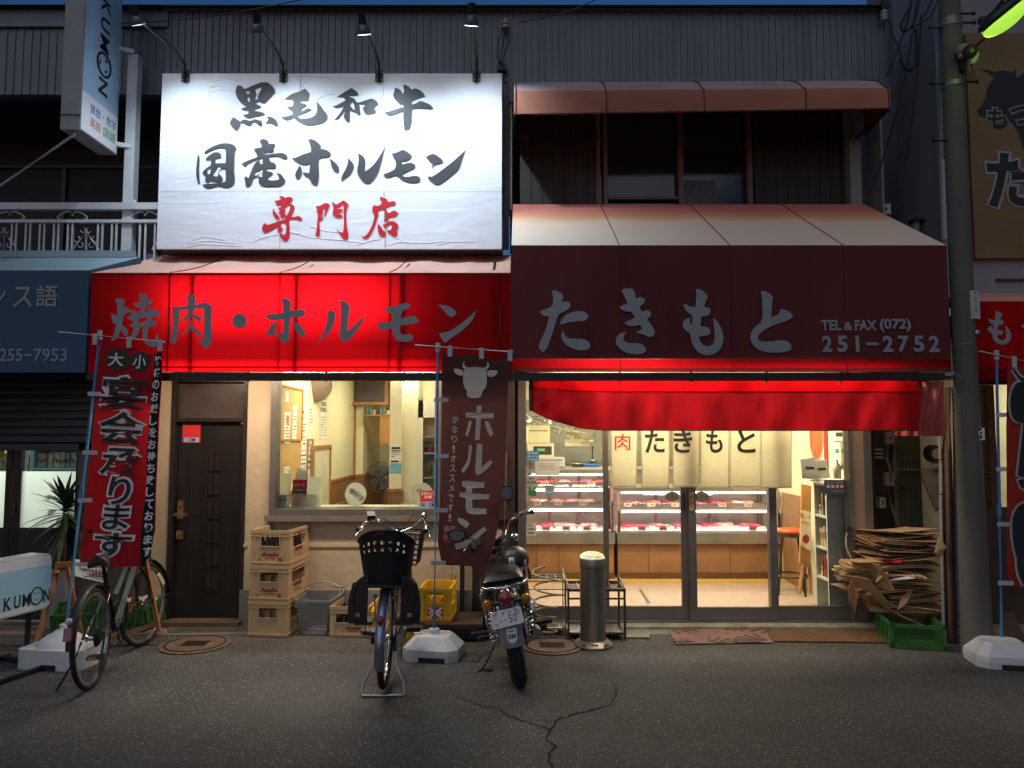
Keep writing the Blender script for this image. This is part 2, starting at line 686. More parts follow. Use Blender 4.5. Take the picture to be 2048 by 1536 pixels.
# second floor: wood panels, windows
M_LINER0=mat('black lining',(.012,.010,.010),.9)
M_DKWOOD=mat('dark brown wood boards',(.026,.015,.013),.6,var=.25,vs=3,stretch=(10,10,1),bump=.2)
zl,zh=Z(425),Z(190)
Y2=W+.12
for a,b_ in ((1040,1196),(1508,1702)):
    g=B()
    xa,xb=X(a,Y2,320),X(b_,Y2,320)
    k=int((xb-xa)/.1)
    for i in range(k):
        g.bb((xa+(xb-xa)*i/k+.003,Y2,zl),(xa+(xb-xa)*(i+1)/k-.003,Y2+.03,zh))
    g.bb((xa,Y2+.03,zl),(xb,Y2+.04,zh))
    g.build('wood_boarding',M_DKWOOD,shop,True)
B().bb((X(1020,Y2,320),Y2+.17,zl-.3),(X(1725,Y2,320),Y2+.25,zh)).build('rear_panel',M_LINER0,shop,True)
win2=B()
M_REDBROWN=mat('red brown window frame',(.15,.065,.055),.5,var=.15)
for a,b_ in ((1194,1202),(1209,1217),(1360,1370),(1499,1509)):
    win2.bb((X(a,W,320),W+.06,zl),(X(b_,W,320),W+.14,zh))
win2.bb((X(1217,W,320),W+.09,Z(392)),(X(1360,W,320),W+.12,Z(386)))
w2=win2.build('window',M_REDBROWN,shop,True)
g=B()
g.bb((X(1196,W,320),W+.155,zl),(X(1508,W,320),W+.165,zh))
g.build('window_pane',mat('dark window glass',(.012,.013,.014),.08,var=.2,spec=.6),w2,True)
g=B()
g.bb((X(1372,W,350),W+.145,Z(402)),(X(1440,W,350),W+.153,Z(350)))
g.build('patterned_glass',mat('patterned glass',(.05,.05,.035),.25,var=.8,vs=45,bump=.6),w2,True)
g=B()
g.lathe([(.03,0),(.03,.02)],(X(1052,W,270),W+.1,Z(270)),12,(0,-1,0))
g.build('round_vent',mat('rusty vent cap',(.18,.06,.04),.7),shop,True)
g=B()
g.bb((X(1006,W,330),W-.03,Z(500)),(X(1018,W,330),W-.001,Z(165)))
g.build('dark_strip',M_DARKALU,shop,True)

# ---- entrance door on the left
dr=B()
zd0,zd1=.05,Z(840)
dr.bb((X(346),W+.045,zd0),(X(484),W+.085,zd1))
door=dr.build('door',M_DOORDK,shop,True)
g=B()
for a,b_ in ((338,347),(483,491)):
    g.bb((X(a),W-.01,0),(X(b_),W+.1,2.32))
g.bb((X(347),W-.005,Z(843)),(X(483),W+.1,Z(836)))
g.bb((X(347),W-.005,Z(764)),(X(483),W+.1,2.32))
g.build('door_frame',mat('black brown door frame',(.018,.014,.012),.35,var=.2),door,True)
g=B().bb((X(347),W+.05,Z(837)),(X(483),W+.06,Z(764)))
g.build('transom_pane',mat('smoky transom glass',(.06,.045,.04),.3,var=.1,bump=.1),door,True)
g=B()
for zz in (872,912,952,992,1032,1072,1112,1150):
    pass
for i in range(6):
    za,zb_=Z(900+i*48),Z(942+i*48)
    for a,b_ in ((413,422),(425,436)):
        g.bb((X(a),W+.03,zb_),(X(b_),W+.044,za))
g.build('glass_slits',mat('dim slit glass',(.018,.016,.015),.2,var=.3,vs=2),door,True)
g=B()
for a,b_ in ((372,374),(400,402),(447,449)):
    g.bb((X(a),W+.036,Z(1180)),(X(b_),W+.045,Z(890)))
g.build('door_groove',M_BLACKM,door,True)
h=B()
h.bb((X(353),W+.02,Z(1038)),(X(365),W+.045,Z(1002)))
h.bb((X(351),W-.03,Z(1031)),(X(378),W-.01,Z(1026)))
h.cyl((X(359),W+.03,Z(1028)),(X(359),W-.02,Z(1028)),.012,10)
h.lathe([(.016,0),(.014,.012),(.006,.014)],(X(359),W+.02,Z(1012)),12,(0,-1,0))
h.build('door_handle',M_BRASS,door,True,30)
h=B().bb((X(352),W+.02,Z(1079)),(X(365),W+.045,Z(1062)))
h.lathe([(.016,0),(.014,.012),(.006,.014)],(X(358),W+.02,Z(1070)),12,(0,-1,0))
h.build('door_lock',M_BRASS,door,True)
h=B().bb((X(478),W+.005,Z(849)),(X(492),W+.04,Z(845)))
h.build('door_closer',M_STEEL,door,True)
h=B().bb((X(357),W+.036,Z(886)),(X(393),W+.0445,Z(850)))
st=h.build('security_sticker',mat('red sticker',(.62,.03,.03),.4),door,True)
h=B().bb((X(359),W+.033,Z(884)),(X(391),W+.0359,Z(875)))
h.build('sticker_band',mat('pale blue band',(.3,.42,.5),.5),door,True)
h=B()
for t_,c_ in (('S',361.5),('E',366.5),('O',380),('M',387.5)):
    h.text(t_,P(c_,879.5,W+.032),(1,0,0),(0,0,1),None,.034,.02)
h.build('sticker_lettering',mat('navy ink',(.02,.04,.2),.5),door,True)
h=B().bb((X(338),W-.12,.004),(X(492),W+.1,.05))
h.build('door_step',mat('brown worn step',(.12,.075,.045),.7,var=.3,vs=5),shop,True)

# ---- dining room window
wf=B()
wx0,wx1,wz0,wz1=X(541),X(884),Z(1029),2.3
for a,b_ in ((wx0,X(552)),(X(869),wx1)):
    wf.bb((a,W-.045,Z(1018)+.001),(b_,W+.1,wz1))
wf.bb((wx0,W-.045,Z(1029)),(wx1,W+.1,Z(1018)))
win=wf.build('window',M_ALU,shop,True)
g=B().bb((wx0-.03,W-.075,Z(1041)),(wx1+.02,W+.02,Z(1030)))
g.build('sill',mat('grey brown sill',(.16,.13,.11),.55,var=.15),win,True)
g=B().bb((X(552),W+.03,Z(1018)),(X(869),W+.034,wz1))
g.build('pane',M_PANE,win,True)

# ---- dining room behind it
g=B()
LX=X(551,W+.1,900)-.02
zc=2.6
g.bb((LX - .1, W + wt, 0), (LX, 10.1, zc))            # left wall
g.bb((LX - .1, 10.1, 0), (X(726, 10.1, 900), 10.25, zc))  # jog
bx=X(726,10.1,900)
g.bb((bx-.1,10.25,0),(bx,11.4,zc))
g.bb((bx-.1,11.4,0),(.3,11.5,zc))
rx0=X(806,7.9,880)
g.bb((rx0, 7.9, 0), (.12, 8.0, zc))                  # right return wall
g.bb((rx0,8.0,0),(rx0+.1,11.4,zc))
g.bb((.04,W+.05,0),(.12,8.0,zc))
p0,p1=X(779,7.45,900),X(803,7.45,900)
g.bb((p0, 7.45, 0), (p1 + .0, 7.9, zc))              # post
g.bb((p1,7.55,0),(X(815,7.5,900)+.1,7.9,zc))
g.build('interior_wall',M_CREAMIN,shop,True)
g=B()
zw=1.11
g.bb((LX,W+.2,0),(LX+.012,10.1,zw))
g.bb((LX,10.08,0),(bx,10.1,zw))
g.bb((bx,10.1,0),(bx+.012,11.4,zw))
g.bb((bx,11.38,0),(rx0,11.399,zw))
g.bb((p0-.01,7.43,0),(p1+.01,7.449,zw))
g.bb((p1+.01,7.53,0),(rx0,7.549,zw))
g.bb((rx0,7.88,0),(.04,7.899,zw))
g.build('wainscot',M_WAINS,shop,True)
g=B()
for a,b_ in (((LX,W+.2,zw),(LX+.022,10.1,zw+.035)),((LX,10.07,zw),(bx,10.1,zw+.035)),((bx,10.1,zw),(bx+.022,11.4,zw+.035)),
              ((bx,11.37,zw),(rx0,11.399,zw+.035)),((p0-.015,7.42,zw),(p1+.015,7.449,zw+.035)),((rx0,7.87,zw),(.04,7.899,zw+.035)),
              ((bx-.12,10.07,zw),(bx-.1,10.1,zc))):
    g.bb(a,b_)
g.build('wainscot_rail',M_WOOD,shop,True)
g=B().bb((LX-.1,W+wt,zc),(RWX+.08,11.5,zc+.1))
g.build('ceiling',M_CEIL,shop,True)
g=B().bb((LX-.1,W+wt,.004),(.04,11.5,.03))
g.build('dining_floor',mat('brown dining floor',(.14,.08,.045),.5,var=.2,vs=4),shop,True)
# window board inside
g=B().bb((X(552),W+.1,Z(1021)),(X(869),W+.34,Z(1021)+.02))
g.build('window_board',mat('pale window board',(.5,.45,.33),.5),shop,True)
# little cupboard door low on the left wall
g=B()
cy0,cy1=7.95,8.65
cu=B().bb((LX+.012,cy0,.75),(LX+.03,cy1,1.53)).build('cupboard_door',mat('pale cupboard door',(.6,.56,.44),.6),shop,True)
for a,b_ in (((LX+.012,cy0-.04,.75),(LX+.045,cy0,1.57)),((LX+.012,cy1,.75),(LX+.045,cy1+.04,1.57)),((LX+.012,cy0,1.53),(LX+.045,cy1,1.57))):
    g.bb(a,b_)
g.build('cupboard_frame',M_WOOD,cu,True)

# ---- butcher's shop behind the sliding doors
g=B()
g.bb((.12,10.6,0),(3.22,10.7,zc))
g.bb((RWX,W+.11,0),(RWX+.08,10.7,zc))
g.build('butchery_wall',M_CREAMIN,shop,True)
g=B().bb((.125,10.55,.9),(RWX-.01,10.598,2.2))
g.build('steel_splashback',mat('brushed steel sheet',(.34,.34,.32),.32,1,var=.1,vs=4,stretch=(1,1,12)),shop,True)
g=B().bb((RWX-.02,7.86,.03),(RWX-.001,8.46,Z(990,8.1)))
g.build('wainscot',M_WAINS,shop,True)
g=B().bb((.12,W+.05,.004),(RWX+.08,10.7,.03))
g.build('shop_floor',M_FLOORIN,shop,True)
g=B().bb((.12,8.28,.03),(RWX-.01,8.5,.034))
g.build('floor_strip',M_YELTAPE,shop,True)
g=B().add([G(1278,1179,.034),G(1283,1179,.034),G(1302,1206,.034),G(1294,1206,.034)],[(0,1,2,3)])
g.build('floor_joint',M_ALU,shop,True)

# sliding doors
fr=B()
zs=.075
fr.bb((X(1036),W-.03,0),(X(1052),W+.08,2.32))
fr.bb((X(1697),W-.03,0),(X(1704),W+.08,2.32))
fr.bb((X(1036),W-.03,2.25),(X(1704),W+.08,2.35))
fr.bb((X(1036),W-.04,.004),(X(1738),W+.1,.04))
frame=fr.build('door_frame',M_ALU,shop,True)
g=B().bb((X(1036),W-.17,.004),(X(1745),W-.04,.028))
g.build('threshold',mat('worn concrete threshold',(.30,.29,.23),.7,var=.25,vs=6,bump=.3,dirt=.6),shop,True)
leaves=((1052,1206.5,1207,1052,.045),(1207,1378,1218,1363,.045),(1376,1552,1391,1537,.005),(1537,1697,1553,1697,.045))
for i,(a,b_,ga,gb,dy) in enumerate(leaves):
    d=B()
    y0,y1=W+dy-.018,W+dy+.018
    zr=Z(1214)
    if i == 0: ga,gb=1052,1206.5
    d.bb((X(a),y0,zs-.03),(X(b_),y1,zr))
    if ga > a: d.bb((X(a),y0,zr),(X(ga),y1,2.25))
    if gb < b_: d.bb((X(gb),y0,zr),(X(b_),y1,2.25))
    lf=d.build('sliding_door',M_ALU,shop,True)
    B().bb((X(ga),W+dy-.003,zr),(X(gb),W+dy+.003,2.25)).build('pane',M_PANE,lf,True)
    if i == 1:
        B().bb((X(1367),W+dy-.03,Z(1020)),(X(1371),W+dy-.0185,Z(985))).build('door_pull',M_DARKALU,lf,True)
    if i == 2:
        k=B().bb((X(1378),W+dy-.022,Z(1021)),(X(1387),W+dy-.0185,Z(984))).build('open_mark',mat('brass coloured plate',(.5,.38,.16),.4),lf,True)
        kk=B().text('×',P(1382.5,994,W+dy-.0235),(1,0,0),(0,0,1),.02,.02,.02).text('←',P(1382.5,1006,W+dy-.0235),(1,0,0),(0,0,1),.025,.018,.02)
        kk.build('mark_lettering',M_INK,lf,True)

# ---- room lamps (fluorescent fittings)
def tube_lamp(name,label,loc,ln,e,col,axis='x',em=5,sz=.12,rot=(0,0,0)):
    t=thing(name,label,'lamp',loc)
    d=Vector((ln/2,0,0)) if axis == 'x' else Vector((0,ln/2,0))
    B().box((0,.045,.0) if rot[0] else (0,0,.03),(ln+.06,.05,.12) if rot[0] else (ln+.06,.12,.05) if axis == 'x' else (.12,ln+.06,.05)).build('housing',M_WHITEPAINT,t)
    B().cyl(-d,d,.016,10).build('tube',glow('tube '+name+label[:9],col,em),t)
    lamp(t,'AREA',(0,-.03 if rot[0] else 0,0 if rot[0] else -.025),e,col,ln if axis == 'x' else sz,sz if axis == 'x' else ln,rot)
    return t


WARM=(1,.89,.64)
tube_lamp('ceiling_lamp','fluorescent lamp on the dining room ceiling near the window',(-1.45,7.45,zc-.07),1.2,18,WARM)
tube_lamp('ceiling_lamp','fluorescent lamp at the back of the dining room ceiling',(-.95,9.1,zc-.07),1.2,20,WARM)
_cl=tube_lamp('ceiling_lamp','fluorescent lamp over the meat counter',(1.5,7.7,zc-.07),2.0,26,(1,.85,.56))
lamp(_cl,'AREA',(0,-.08,0),9,(1,.85,.56),2.0,.1,(R(-62),0,0))
tube_lamp('ceiling_lamp','fluorescent lamp by the bookcase inside the butcher shop',(2.4,7.3,zc-.07),1.0,10,(1,.84,.52))
tube_lamp('ceiling_lamp','fluorescent lamp behind the meat counter',(1.6,9.7,zc-.07),2.2,16,(1,.88,.62))

# ---------------------------------------------------------------- left neighbour: the school
school=thing('school_building','dark neighbour building with balcony, roller shutter and lit glass doors','building',(-5,W,0))
sx0=-9.0
g=B()
g.bb((sx0,W-.008,Z(190)),(x0+.03,W+.1,Z(58)))
for k_ in range(80):
    g.bb((x0-.02-.078*k_,W-.016,Z(190)),(x0-.008-.078*k_,W-.0081,Z(58)))
g.bb((sx0,W-.045,Z(58)),(x0+.03,W+.1,Z(24)))
g.build('siding',M_SIDING,school,True)
g=B().bb((sx0,W-.12,Z(24)),(x0-.002,W+.4,Z(9,W-.12)))
g.build('roof_edge',M_BLACKM,school,True)
g=B()
g.bb((sx0,W+.1,Z(190)),(X(330,W,150),W+1.1,Z(190)+.1))
g.build('soffit',mat('dark soffit board',(.03,.03,.035),.8),school,True)
g=B()
YB=W+1.0
g.bb((sx0,YB,2.5),(X(330,W,150),YB+.1,Z(190)))
g.bb((X(326,W,150),W,2.5),(X(330,W,150),YB,Z(190)))
g.build('balcony_wall',mat('dark grey balcony wall',(.035,.035,.04),.8,var=.2),school,True)
g=B()
for a in (-40,128,262):
    g.bb((X(a,YB,380),YB-.04,2.6),(X(a+7,YB,380),YB-.001,Z(338,YB)))
g.bb((sx0,YB-.04,Z(338,YB)),(X(330,YB,380),YB-.001,Z(333,YB)))
wfr=g.build('window',mat('dim window frame',(.07,.07,.075),.6),school,True)
g=B()
for i in range(22):
    g.box((X(290,YB,380),YB-.02,Z(415,YB)+i*.03),(.38,.012,.02),(R(30),0,0))
g.build('louvre_shutter',mat('dark louvre',(.05,.052,.055),.5),wfr,True)
g=B().bb((sx0,W-.3,2.75),(X(322,W,480),W+1.1,2.86))
g.build('balcony_floor',M_CONC,school,True)
# railing
YR=W-.22
rl=B()
rl.bb((sx0,YR-.03,Z(420,YR)),(X(318,YR,420),YR+.03,Z(407,YR)))
rl.bb((sx0,YR-.02,Z(446,YR)),(X(318,YR,440),YR+.02,Z(440,YR)))
rail=rl.build('railing',M_WHITEPAINT,school,True)
g=B()
for px_ in (-60,-52,-24,-15,24,33,52,61,80,89,108,117,136,145,196,205,224,233,280,291,310):
    g.bb((X(px_,YR,470)-.007,YR-.008,2.8),(X(px_,YR,470)+.007,YR+.008,Z(443,YR)))
g.build('balusters',M_WHITEPAINT,rail,True)
g=B()
for cx_ in (8,172,330):
    for sg in (-1,1):
        q=lambda a,b_: P(cx_+sg*a,b_,YR)
        g.tube([q(1,500),q(1,462)],.006,6)
        g.tube([q(2,463),q(10,478),q(22,492),q(26,500)],.006,6)
        for (ax,ay,rr_) in ((6,460,5),(18,478,6),(11,490,5)):
            g.tube([q(ax+rr_*math.cos(t_),ay+rr_*math.sin(t_)) for t_ in [i*.55 for i in range(9)]],.004,5)
for cx_ in (20,145,290):
    for sg in (-1,1):
        q=lambda a,b_: P(cx_+sg*a,b_,YR)
        g.tube([q(0,431),q(4,424),q(10,423),q(22,428),q(30,434),q(28,438),q(24,436)],.006,6)
g.build('scrollwork',M_WHITEPAINT,rail,True,40)
# lower floor: shutter and glass doors
g=B()
ys=W+.05
zs0,zs1=Z(888),Z(745)
k=13
for i in range(k):
    za,zb_=zs0+(zs1+.3-zs0)*i/k,zs0+(zs1+.3-zs0)*(i+1)/k
    h_=zb_-za
    ps=[(0,0),(-.018,.25),(-.022,.55),(-.012,.85),(0,.97),(0,1)]
    for (a,b_),(c_,d_) in zip(ps,ps[1:]):
        g.quad((sx0,ys+a,za+b_*h_),(X(306),ys+a,za+b_*h_),(X(306),ys+c_,za+d_*h_),(sx0,ys+c_,za+d_*h_))
sh=g.build('roller_shutter',mat('dark blue grey shutter',(.055,.065,.08),.45,.3,var=.15,vs=2),school,True,40)
B().bb((sx0,ys-.03,zs0-.06),(X(306),ys+.03,zs0)).build('bottom_bar',mat('navy bar',(.02,.025,.05),.5),sh,True)
g=B()
yd=W+.12
zk=Z(1055,yd)
for a,b_ in ((-160,-140),(12,24),(27,42),(152,166)):
    g.bb((X(a,yd),yd-.02,.02),(X(b_,yd),yd+.03,2.0))
gd=g.build('glass_door',mat('dark bronze door stile',(.02,.017,.014),.4,.3),school,True)
B().bb((sx0,yd-.015,.02),(X(166,yd),yd+.02,zk)).build('kick_panel',mat('dark kick panel',(.02,.014,.012),.5,var=.2),gd,True)
zf=Z(942,yd)
B().bb((sx0,yd-.003,zf),(X(152,yd),yd+.003,2.0)).build('pane',M_PANE,gd,True)
B().quad((sx0,yd,zk),(X(152,yd),yd,zk),(X(152,yd),yd,zf-.001),(sx0,yd,zf-.001)).build('frosted_pane',cloth('frosted film',(.75,.8,.76),.75,rough=.4,var=.03,bump=0),gd,True)
B().bb((X(31,yd),yd-.03,Z(1030,yd)),(X(35,yd),yd-.0205,Z(1008,yd))).build('door_pull',M_DARKALU,gd,True)
g=B()
g.bb((X(166,yd),W+.02,0),(X(306),W+.15,zs0))
g.build('side_wall',mat('dark side wall',(.05,.045,.04),.7),school,True)
g=B()
g.bb((sx0,9.2,0),(X(306),9.3,2.5))
g.bb((X(306)-.05,W+.15,0),(X(306),9.2,2.5))
g.bb((sx0-.1,W+.15,0),(sx0,9.2,2.5))
g.build('interior_wall',mat('white classroom wall',(.7,.72,.68),.8,var=.03),school,True)
g=B().bb((sx0,W+.15,2.5),(X(306),9.3,2.6))
g.build('ceiling',M_CEIL,school,True)
g=B().bb((sx0,W+.1,.004),(X(306),9.3,.02))
g.build('classroom_floor',mat('pale vinyl floor',(.4,.38,.33),.4),school,True)
tube_lamp('ceiling_lamp','fluorescent lamp on the classroom ceiling behind the glass doors',(-5.0,7.5,2.42),1.6,22,(.92,1,.86))

# ---------------------------------------------------------------- right neighbour
M_GREYW=mat('grey painted wall',(.23,.245,.265),.75,var=.06,vs=1.2,dirt=.25,dirtcol=(.1,.1,.1))
nb=thing('neighbour_building','plain grey rendered building past the utility pole with lit shop window','building',(5,W,0))
g=B()
nx=X(1878,6.5,300)
g.bb((nx,6.5,Z(590,6.5)),(9.5,7.2,8.5))
g.build('wall',M_GREYW,nb,True)
g=B()
g.bb((X(1752,8.3,300),8.3,0),(nx+1,8.4,8.5))
g.build('rear_wall',mat('blue grey alley wall',(.19,.21,.25),.7,var=.08,vs=1),nb,True)
g=B()
for a in (1812,):
    g.bb((X(a,8.27,300),8.22,1.5),(X(a+12,8.27,300),8.299,8.4))
g.build('wall_batten',mat('grey green batten',(.14,.15,.14),.7),nb,True)
g=B().bb((X(1986,6.45,300),6.47,Z(560,6.45)),(X(2060,6.45,300),6.499,Z(556,6.45)))
g.build('wall_joint',M_DARKALU,nb,True)
# white downpipe beside the pole
g=B()
g.tube([P(1877,-30,6.42),P(1884,320,6.42),P(1889,480,6.42)],.028,10)
g.tube([P(1922,130,6.42),P(1938,520,6.42)],.035,10)
g.build('downpipe',mat('pale grey pvc',(.36,.38,.41),.5),nb,True,60)
# lit shop window of the neighbour
g=B()
ya=6.62
g.bb((X(1945,ya,1100),ya,0),(9.5,ya+.1,Z(1015,ya)))
g.bb((X(1945,ya,900),ya,Z(1015,ya)),(X(1962,ya,900),ya+.1,2.4))
g.bb((X(1984,ya,900),ya,Z(1015,ya)),(X(1993,ya,900),ya+.1,2.4))
g.build('shopfront',mat('dark brown shopfront',(.05,.03,.02),.6,var=.3),nb,True)
g=B()
for i in range(34):
    z_=Z(1010,ya)+i*.036
    g.bb((X(1962,ya,900),ya+.03,z_),(X(1984,ya,900),ya+.036,z_+.006))
for i in range(5):
    x_=X(1963+i*5,ya,900)
    g.bb((x_,ya+.037,Z(1015,ya)),(x_+.006,ya+.042,2.4))
g.build('wire_lattice',mat('rusty wire',(.12,.08,.03),.6),nb,True)
g=B().quad((X(1993,ya,900),ya+.05,Z(1015,ya)),(9.5,ya+.05,Z(1015,ya)),(9.5,ya+.05,2.4),(X(1993,ya,900),ya+.05,2.4))
g.build('window_film',cloth('pale blind',(.7,.7,.55),.6,bump=0),nb,True)
g=B()
g.bb((X(1945,ya,900),7.6,0),(9.5,7.7,2.5))
g.bb((X(1945,ya,900)-.05,ya+.1,0),(X(1945,ya,900),7.7,2.5))
g.bb((9.45,ya+.1,0),(9.5,7.7,2.5))
g.bb((X(1945,ya,900)-.05,ya,2.5),(9.5,7.7,2.6))
g.build('interior_wall',M_CREAMIN,nb,True)
tube_lamp('ceiling_lamp','fluorescent lamp inside the neighbouring shop window',(5.3,7.2,2.4),1.2,12,(1,.88,.6))

# ---------------------------------------------------------------- alley between the two
alley=thing('meter_recess','dark service recess with green wired glass window between shop and utility pole','alcove',(X(1815),7.4,0))
g=B()
ar0,ar1=X(1746,7.2),X(1930,7.2)
g.bb((ar0,7.4,0),(ar1,7.5,2.9))
g.bb((ar1,W+.3,0),(ar1+.06,7.5,2.9))
g.build('back_wall',mat('grimy brown boards',(.045,.035,.028),.8,var=.3,vs=5,stretch=(8,8,1)),alley,True)
g=B().bb((X(1795,7.38),7.38,.5),(X(1848,7.38),7.399,2.3))
wp_=g.build('window_pane',mat('green wired glass',(.09,.10,.06),.3,var=.2,vs=3),alley,True)
g=B()
for i in range(26):
    z_=.5+i*.07
    g.bb((X(1795,7.37),7.374,z_),(X(1848,7.37),7.378,z_+.008))
for i in range(9):
    x_=X(1795+i*6.5,7.37)
    g.bb((x_,7.369,.5),(x_+.008,7.3735,2.3))
g.build('wire_grid',mat('grey wire',(.05,.055,.04),.6),wp_,True)
g=B()
for a,b_ in ((1788,1795),(1848,1855),(1866,1870)):
    g.bb((X(a,7.36),7.35,.3),(X(b_,7.36),7.399,2.35))
g.bb((X(1795,7.36),7.35,Z(942,7.36)),(X(1848,7.36),7.379,Z(936,7.36)))
g.build('window_frame',mat('grey timber frame',(.14,.12,.10),.7),wp_,True)


# ================================================================ AWNINGS
RED=(.44,.003,.007)
M_REDCLOTH=cloth('red awning vinyl',RED,.66,None,.12,1.2,rough=.8,dirt=.35,dirtcol=(.2,.004,.006),stretch=(1.5,1,.5))
M_FADED=cloth('sun faded red vinyl',(.80,.50,.40),.3,(1,.10,.07),.14,1.5,rough=.7,dirt=.4,dirtcol=(.42,.24,.2))
M_DKREDCLOTH=cloth('dark red awning vinyl',(.17,.035,.035),.35,(1,.25,.2),.2,1.2,rough=.65,dirt=.4,dirtcol=(.09,.03,.028),stretch=(1.4,1,.5))
M_LINER=mat('dark awning liner',(.06,.012,.012),.8)
M_GREYVINYL=mat('grey vinyl letters',(.26,.28,.30),.6,var=.05)
M_FRAME=mat('dark awning frame tube',(.03,.02,.018),.5,.4)


def letters(name,vf_list,Y,m,parent,push=0.0):
    b=B()
    for i,vf in enumerate(vf_list):
        b.flat(vf,lambda x,y: P(x,y,Y-push-i*.0002))
    return b.build(name,m,parent,True)


# ---- left, back-lit
aw=thing('awning','red backlit shop awning with grey brush lettering above the entrance door and dining window','awning',(-1.75,A,2.1),group='awnings over the shops')
ya_,yb_=650,650
ax0,ax1=X(180,A,650),X(1021,A,650)
zt_,zb_=Z(546,A),Z(744,A)
B().skin(lambda u,v: Vector((ax0+(ax1-ax0)*u,A+.006*math.sin(u*40)*math.sin(v*PI),zb_+(zt_-zb_)*v)),60,8,(0,.003,0)).build('valance',M_REDCLOTH,aw,True,60)
cx0,cx1=X(322,W,515),X(1021,W,512)
zw_=Z(513)


def canopy_l(u,v):
    a=Vector((ax0+(ax1-ax0)*u,A,zt_+.002))
    b_=Vector((cx0+(cx1-cx0)*u,W-.03,zw_-.02*abs(math.sin(u*18*PI/2.0))*0.8))
    p=a.lerp(b_,v)
    p.z -= .025*math.sin(v*PI)*(.4+abs(math.sin(u*4*PI)))
    return p


B().skin(canopy_l,80,8,(0,0,.003)).build('canopy',M_FADED,aw,True,60)
g=B()
g.add([(ax0,A,zt_),(ax0,A,zb_),(cx0,W,zb_),(cx0,W,zw_)],[(0,1,2,3)])
g.build('side_panel',M_DKREDCLOTH,aw,True)
g=B()
for px_ in (383,591,799,986):
    x_=X(px_,A,650)
    g.bb((x_-.014,A+.012,zb_),(x_+.014,A+.03,zt_))
    g.bar((x_,A+.02,zt_-.02),(x_,W-.05,zw_-.05),.025)
for px_ in (337,558,778,1000):
    x_=X(px_,A,650)
    g.bb((x_-.005,A+.005,zb_),(x_+.005,A+.012,zt_))
g.bb((ax0,A+.012,zt_-.03),(ax1,A+.04,zt_-.008))
g.bb((ax0,A+.012,zb_+.042),(ax1,A+.02,zb_+.05))
g.build('frame_tubes',M_FRAME,aw,True)
for px_ in (337,558,778):
    u=(X(px_,A,650)-ax0)/(ax1-ax0)
    B().tube([canopy_l(u,v/6)+Vector((0,0,.004)) for v in range(7)],.004,4).build('canopy_seam',M_FRAME,aw,True)
T=[]
k4=11.815
T.append(traced(210,580,k4,[[(245,210),(340,195),(420,220),(470,270),(450,340),(445,450),(490,390),(590,470),(690,470),(780,520),(800,570),(830,560),(830,410),(720,395),(670,310),(830,290),(825,170),(800,90),(860,80),(960,110),(1000,150),(1000,230),(1060,215),(1120,260),(1110,310),(1060,350),(965,380),(960,540),(1010,540),(1005,420),(1060,410),(1150,430),(1210,500),(1290,530),(1305,600),(1270,630),(1110,635),(1100,700),(1190,740),(1215,800),(1200,855),(1030,865),(1000,1000),(1000,1180),(1100,1210),(1180,1180),(1240,1030),(1300,1230),(1250,1310),(1150,1350),(1040,1330),(950,1260),(890,1160),(885,880),(830,870),(820,960),(740,1100),(640,1190),(560,1250),(510,1240),(620,1090),(680,910),(600,850),(580,815),(660,800),(660,710),(580,715),(510,635),(640,610),(610,520),(500,560),(440,590),(400,840),(500,890),(555,980),(540,1060),(490,1095),(430,1040),(380,950),(330,1050),(240,1200),(140,1195),(210,1060),(265,800),(190,790),(135,550),(210,570),(280,620),(295,350)],
                               [(790,680),(1000,645),(980,740),(790,775)]]))
k5=4.655
T.append(traced(160,500,k5,[[(858,525),(900,535),(1000,515),(1005,470),(993,417),(1040,415),(1075,432),(1068,512),(1160,487),(1215,510),(1235,530),(1222,620),(1232,850),(1205,890),(1172,923),(1130,880),(1092,838),(1152,828),(1155,548),(1060,548),(1050,590),(1130,630),(1125,665),(1100,670),(1040,610),(1000,650),(938,668),(1010,580),(1000,550),(930,565),(905,840),(880,878),(850,870),(840,840),(870,700)]]))
T.append(traced(160,500,k5,[[(1020,640),(1055,680),(1035,710),(1115,750),(1128,790),(1105,803),(1030,735),(990,775),(930,805),(990,740),(1025,690)]]))
T.append(traced(160,500,k5,[[(1485+69*math.cos(i*PI/12),660+69*math.sin(i*PI/12)) for i in range(24)]],0))
for lp in ([(562.1,597.7),(570,596.5),(576,598),(583.2,605),(581,613),(580,620.7),(602,618),(609,621),(611.6,627.7),(605.7,633.6),(580,636),(578.7,678),(574,684),(568,688),(562,682),(552.7,665.4),(567,665.4),(567,638.6),(542.4,641.8),(535,637),(531,629),(566,625.7),(566,607)],
           [(553,641.8),(552.8,655),(550,666),(546.7,671.9),(538,673),(533.8,668),(534.5,662),(542,652)],
           [(584,640.6),(597,647),(606.9,657),(610.4,667),(608,673),(602,673.4),(592.8,664),(587,652)]):
    T.append(traced(0,0,1,[lp]))
k6=4.267
for lp in ([(400,520),(440,512),(480,545),(460,630),(420,710),(325,790),(375,700),(405,600)],
           [(510,435),(540,430),(600,475),(585,560),(575,690),(640,640),(735,540),(690,640),(600,760),(545,795),(505,740),(520,600),(520,480)],
           [(890,495),(960,485),(1060,450),(1105,460),(1110,490),(1040,520),(1030,585),(1110,565),(1150,560),(1192,605),(1150,630),(1025,645),(1025,710),(1060,725),(1110,712),(1140,745),(1125,780),(1040,785),(985,765),(965,720),(960,670),(870,690),(830,650),(830,625),(960,610),(955,540),(910,535)],
           [(1350,465),(1430,475),(1490,510),(1503,545),(1475,575),(1440,565)],
           [(1360,710),(1440,700),(1560,620),(1675,515),(1640,610),(1540,700),(1460,750),(1410,795),(1370,745)]):
    T.append(traced(560,500,k6,[lp]))
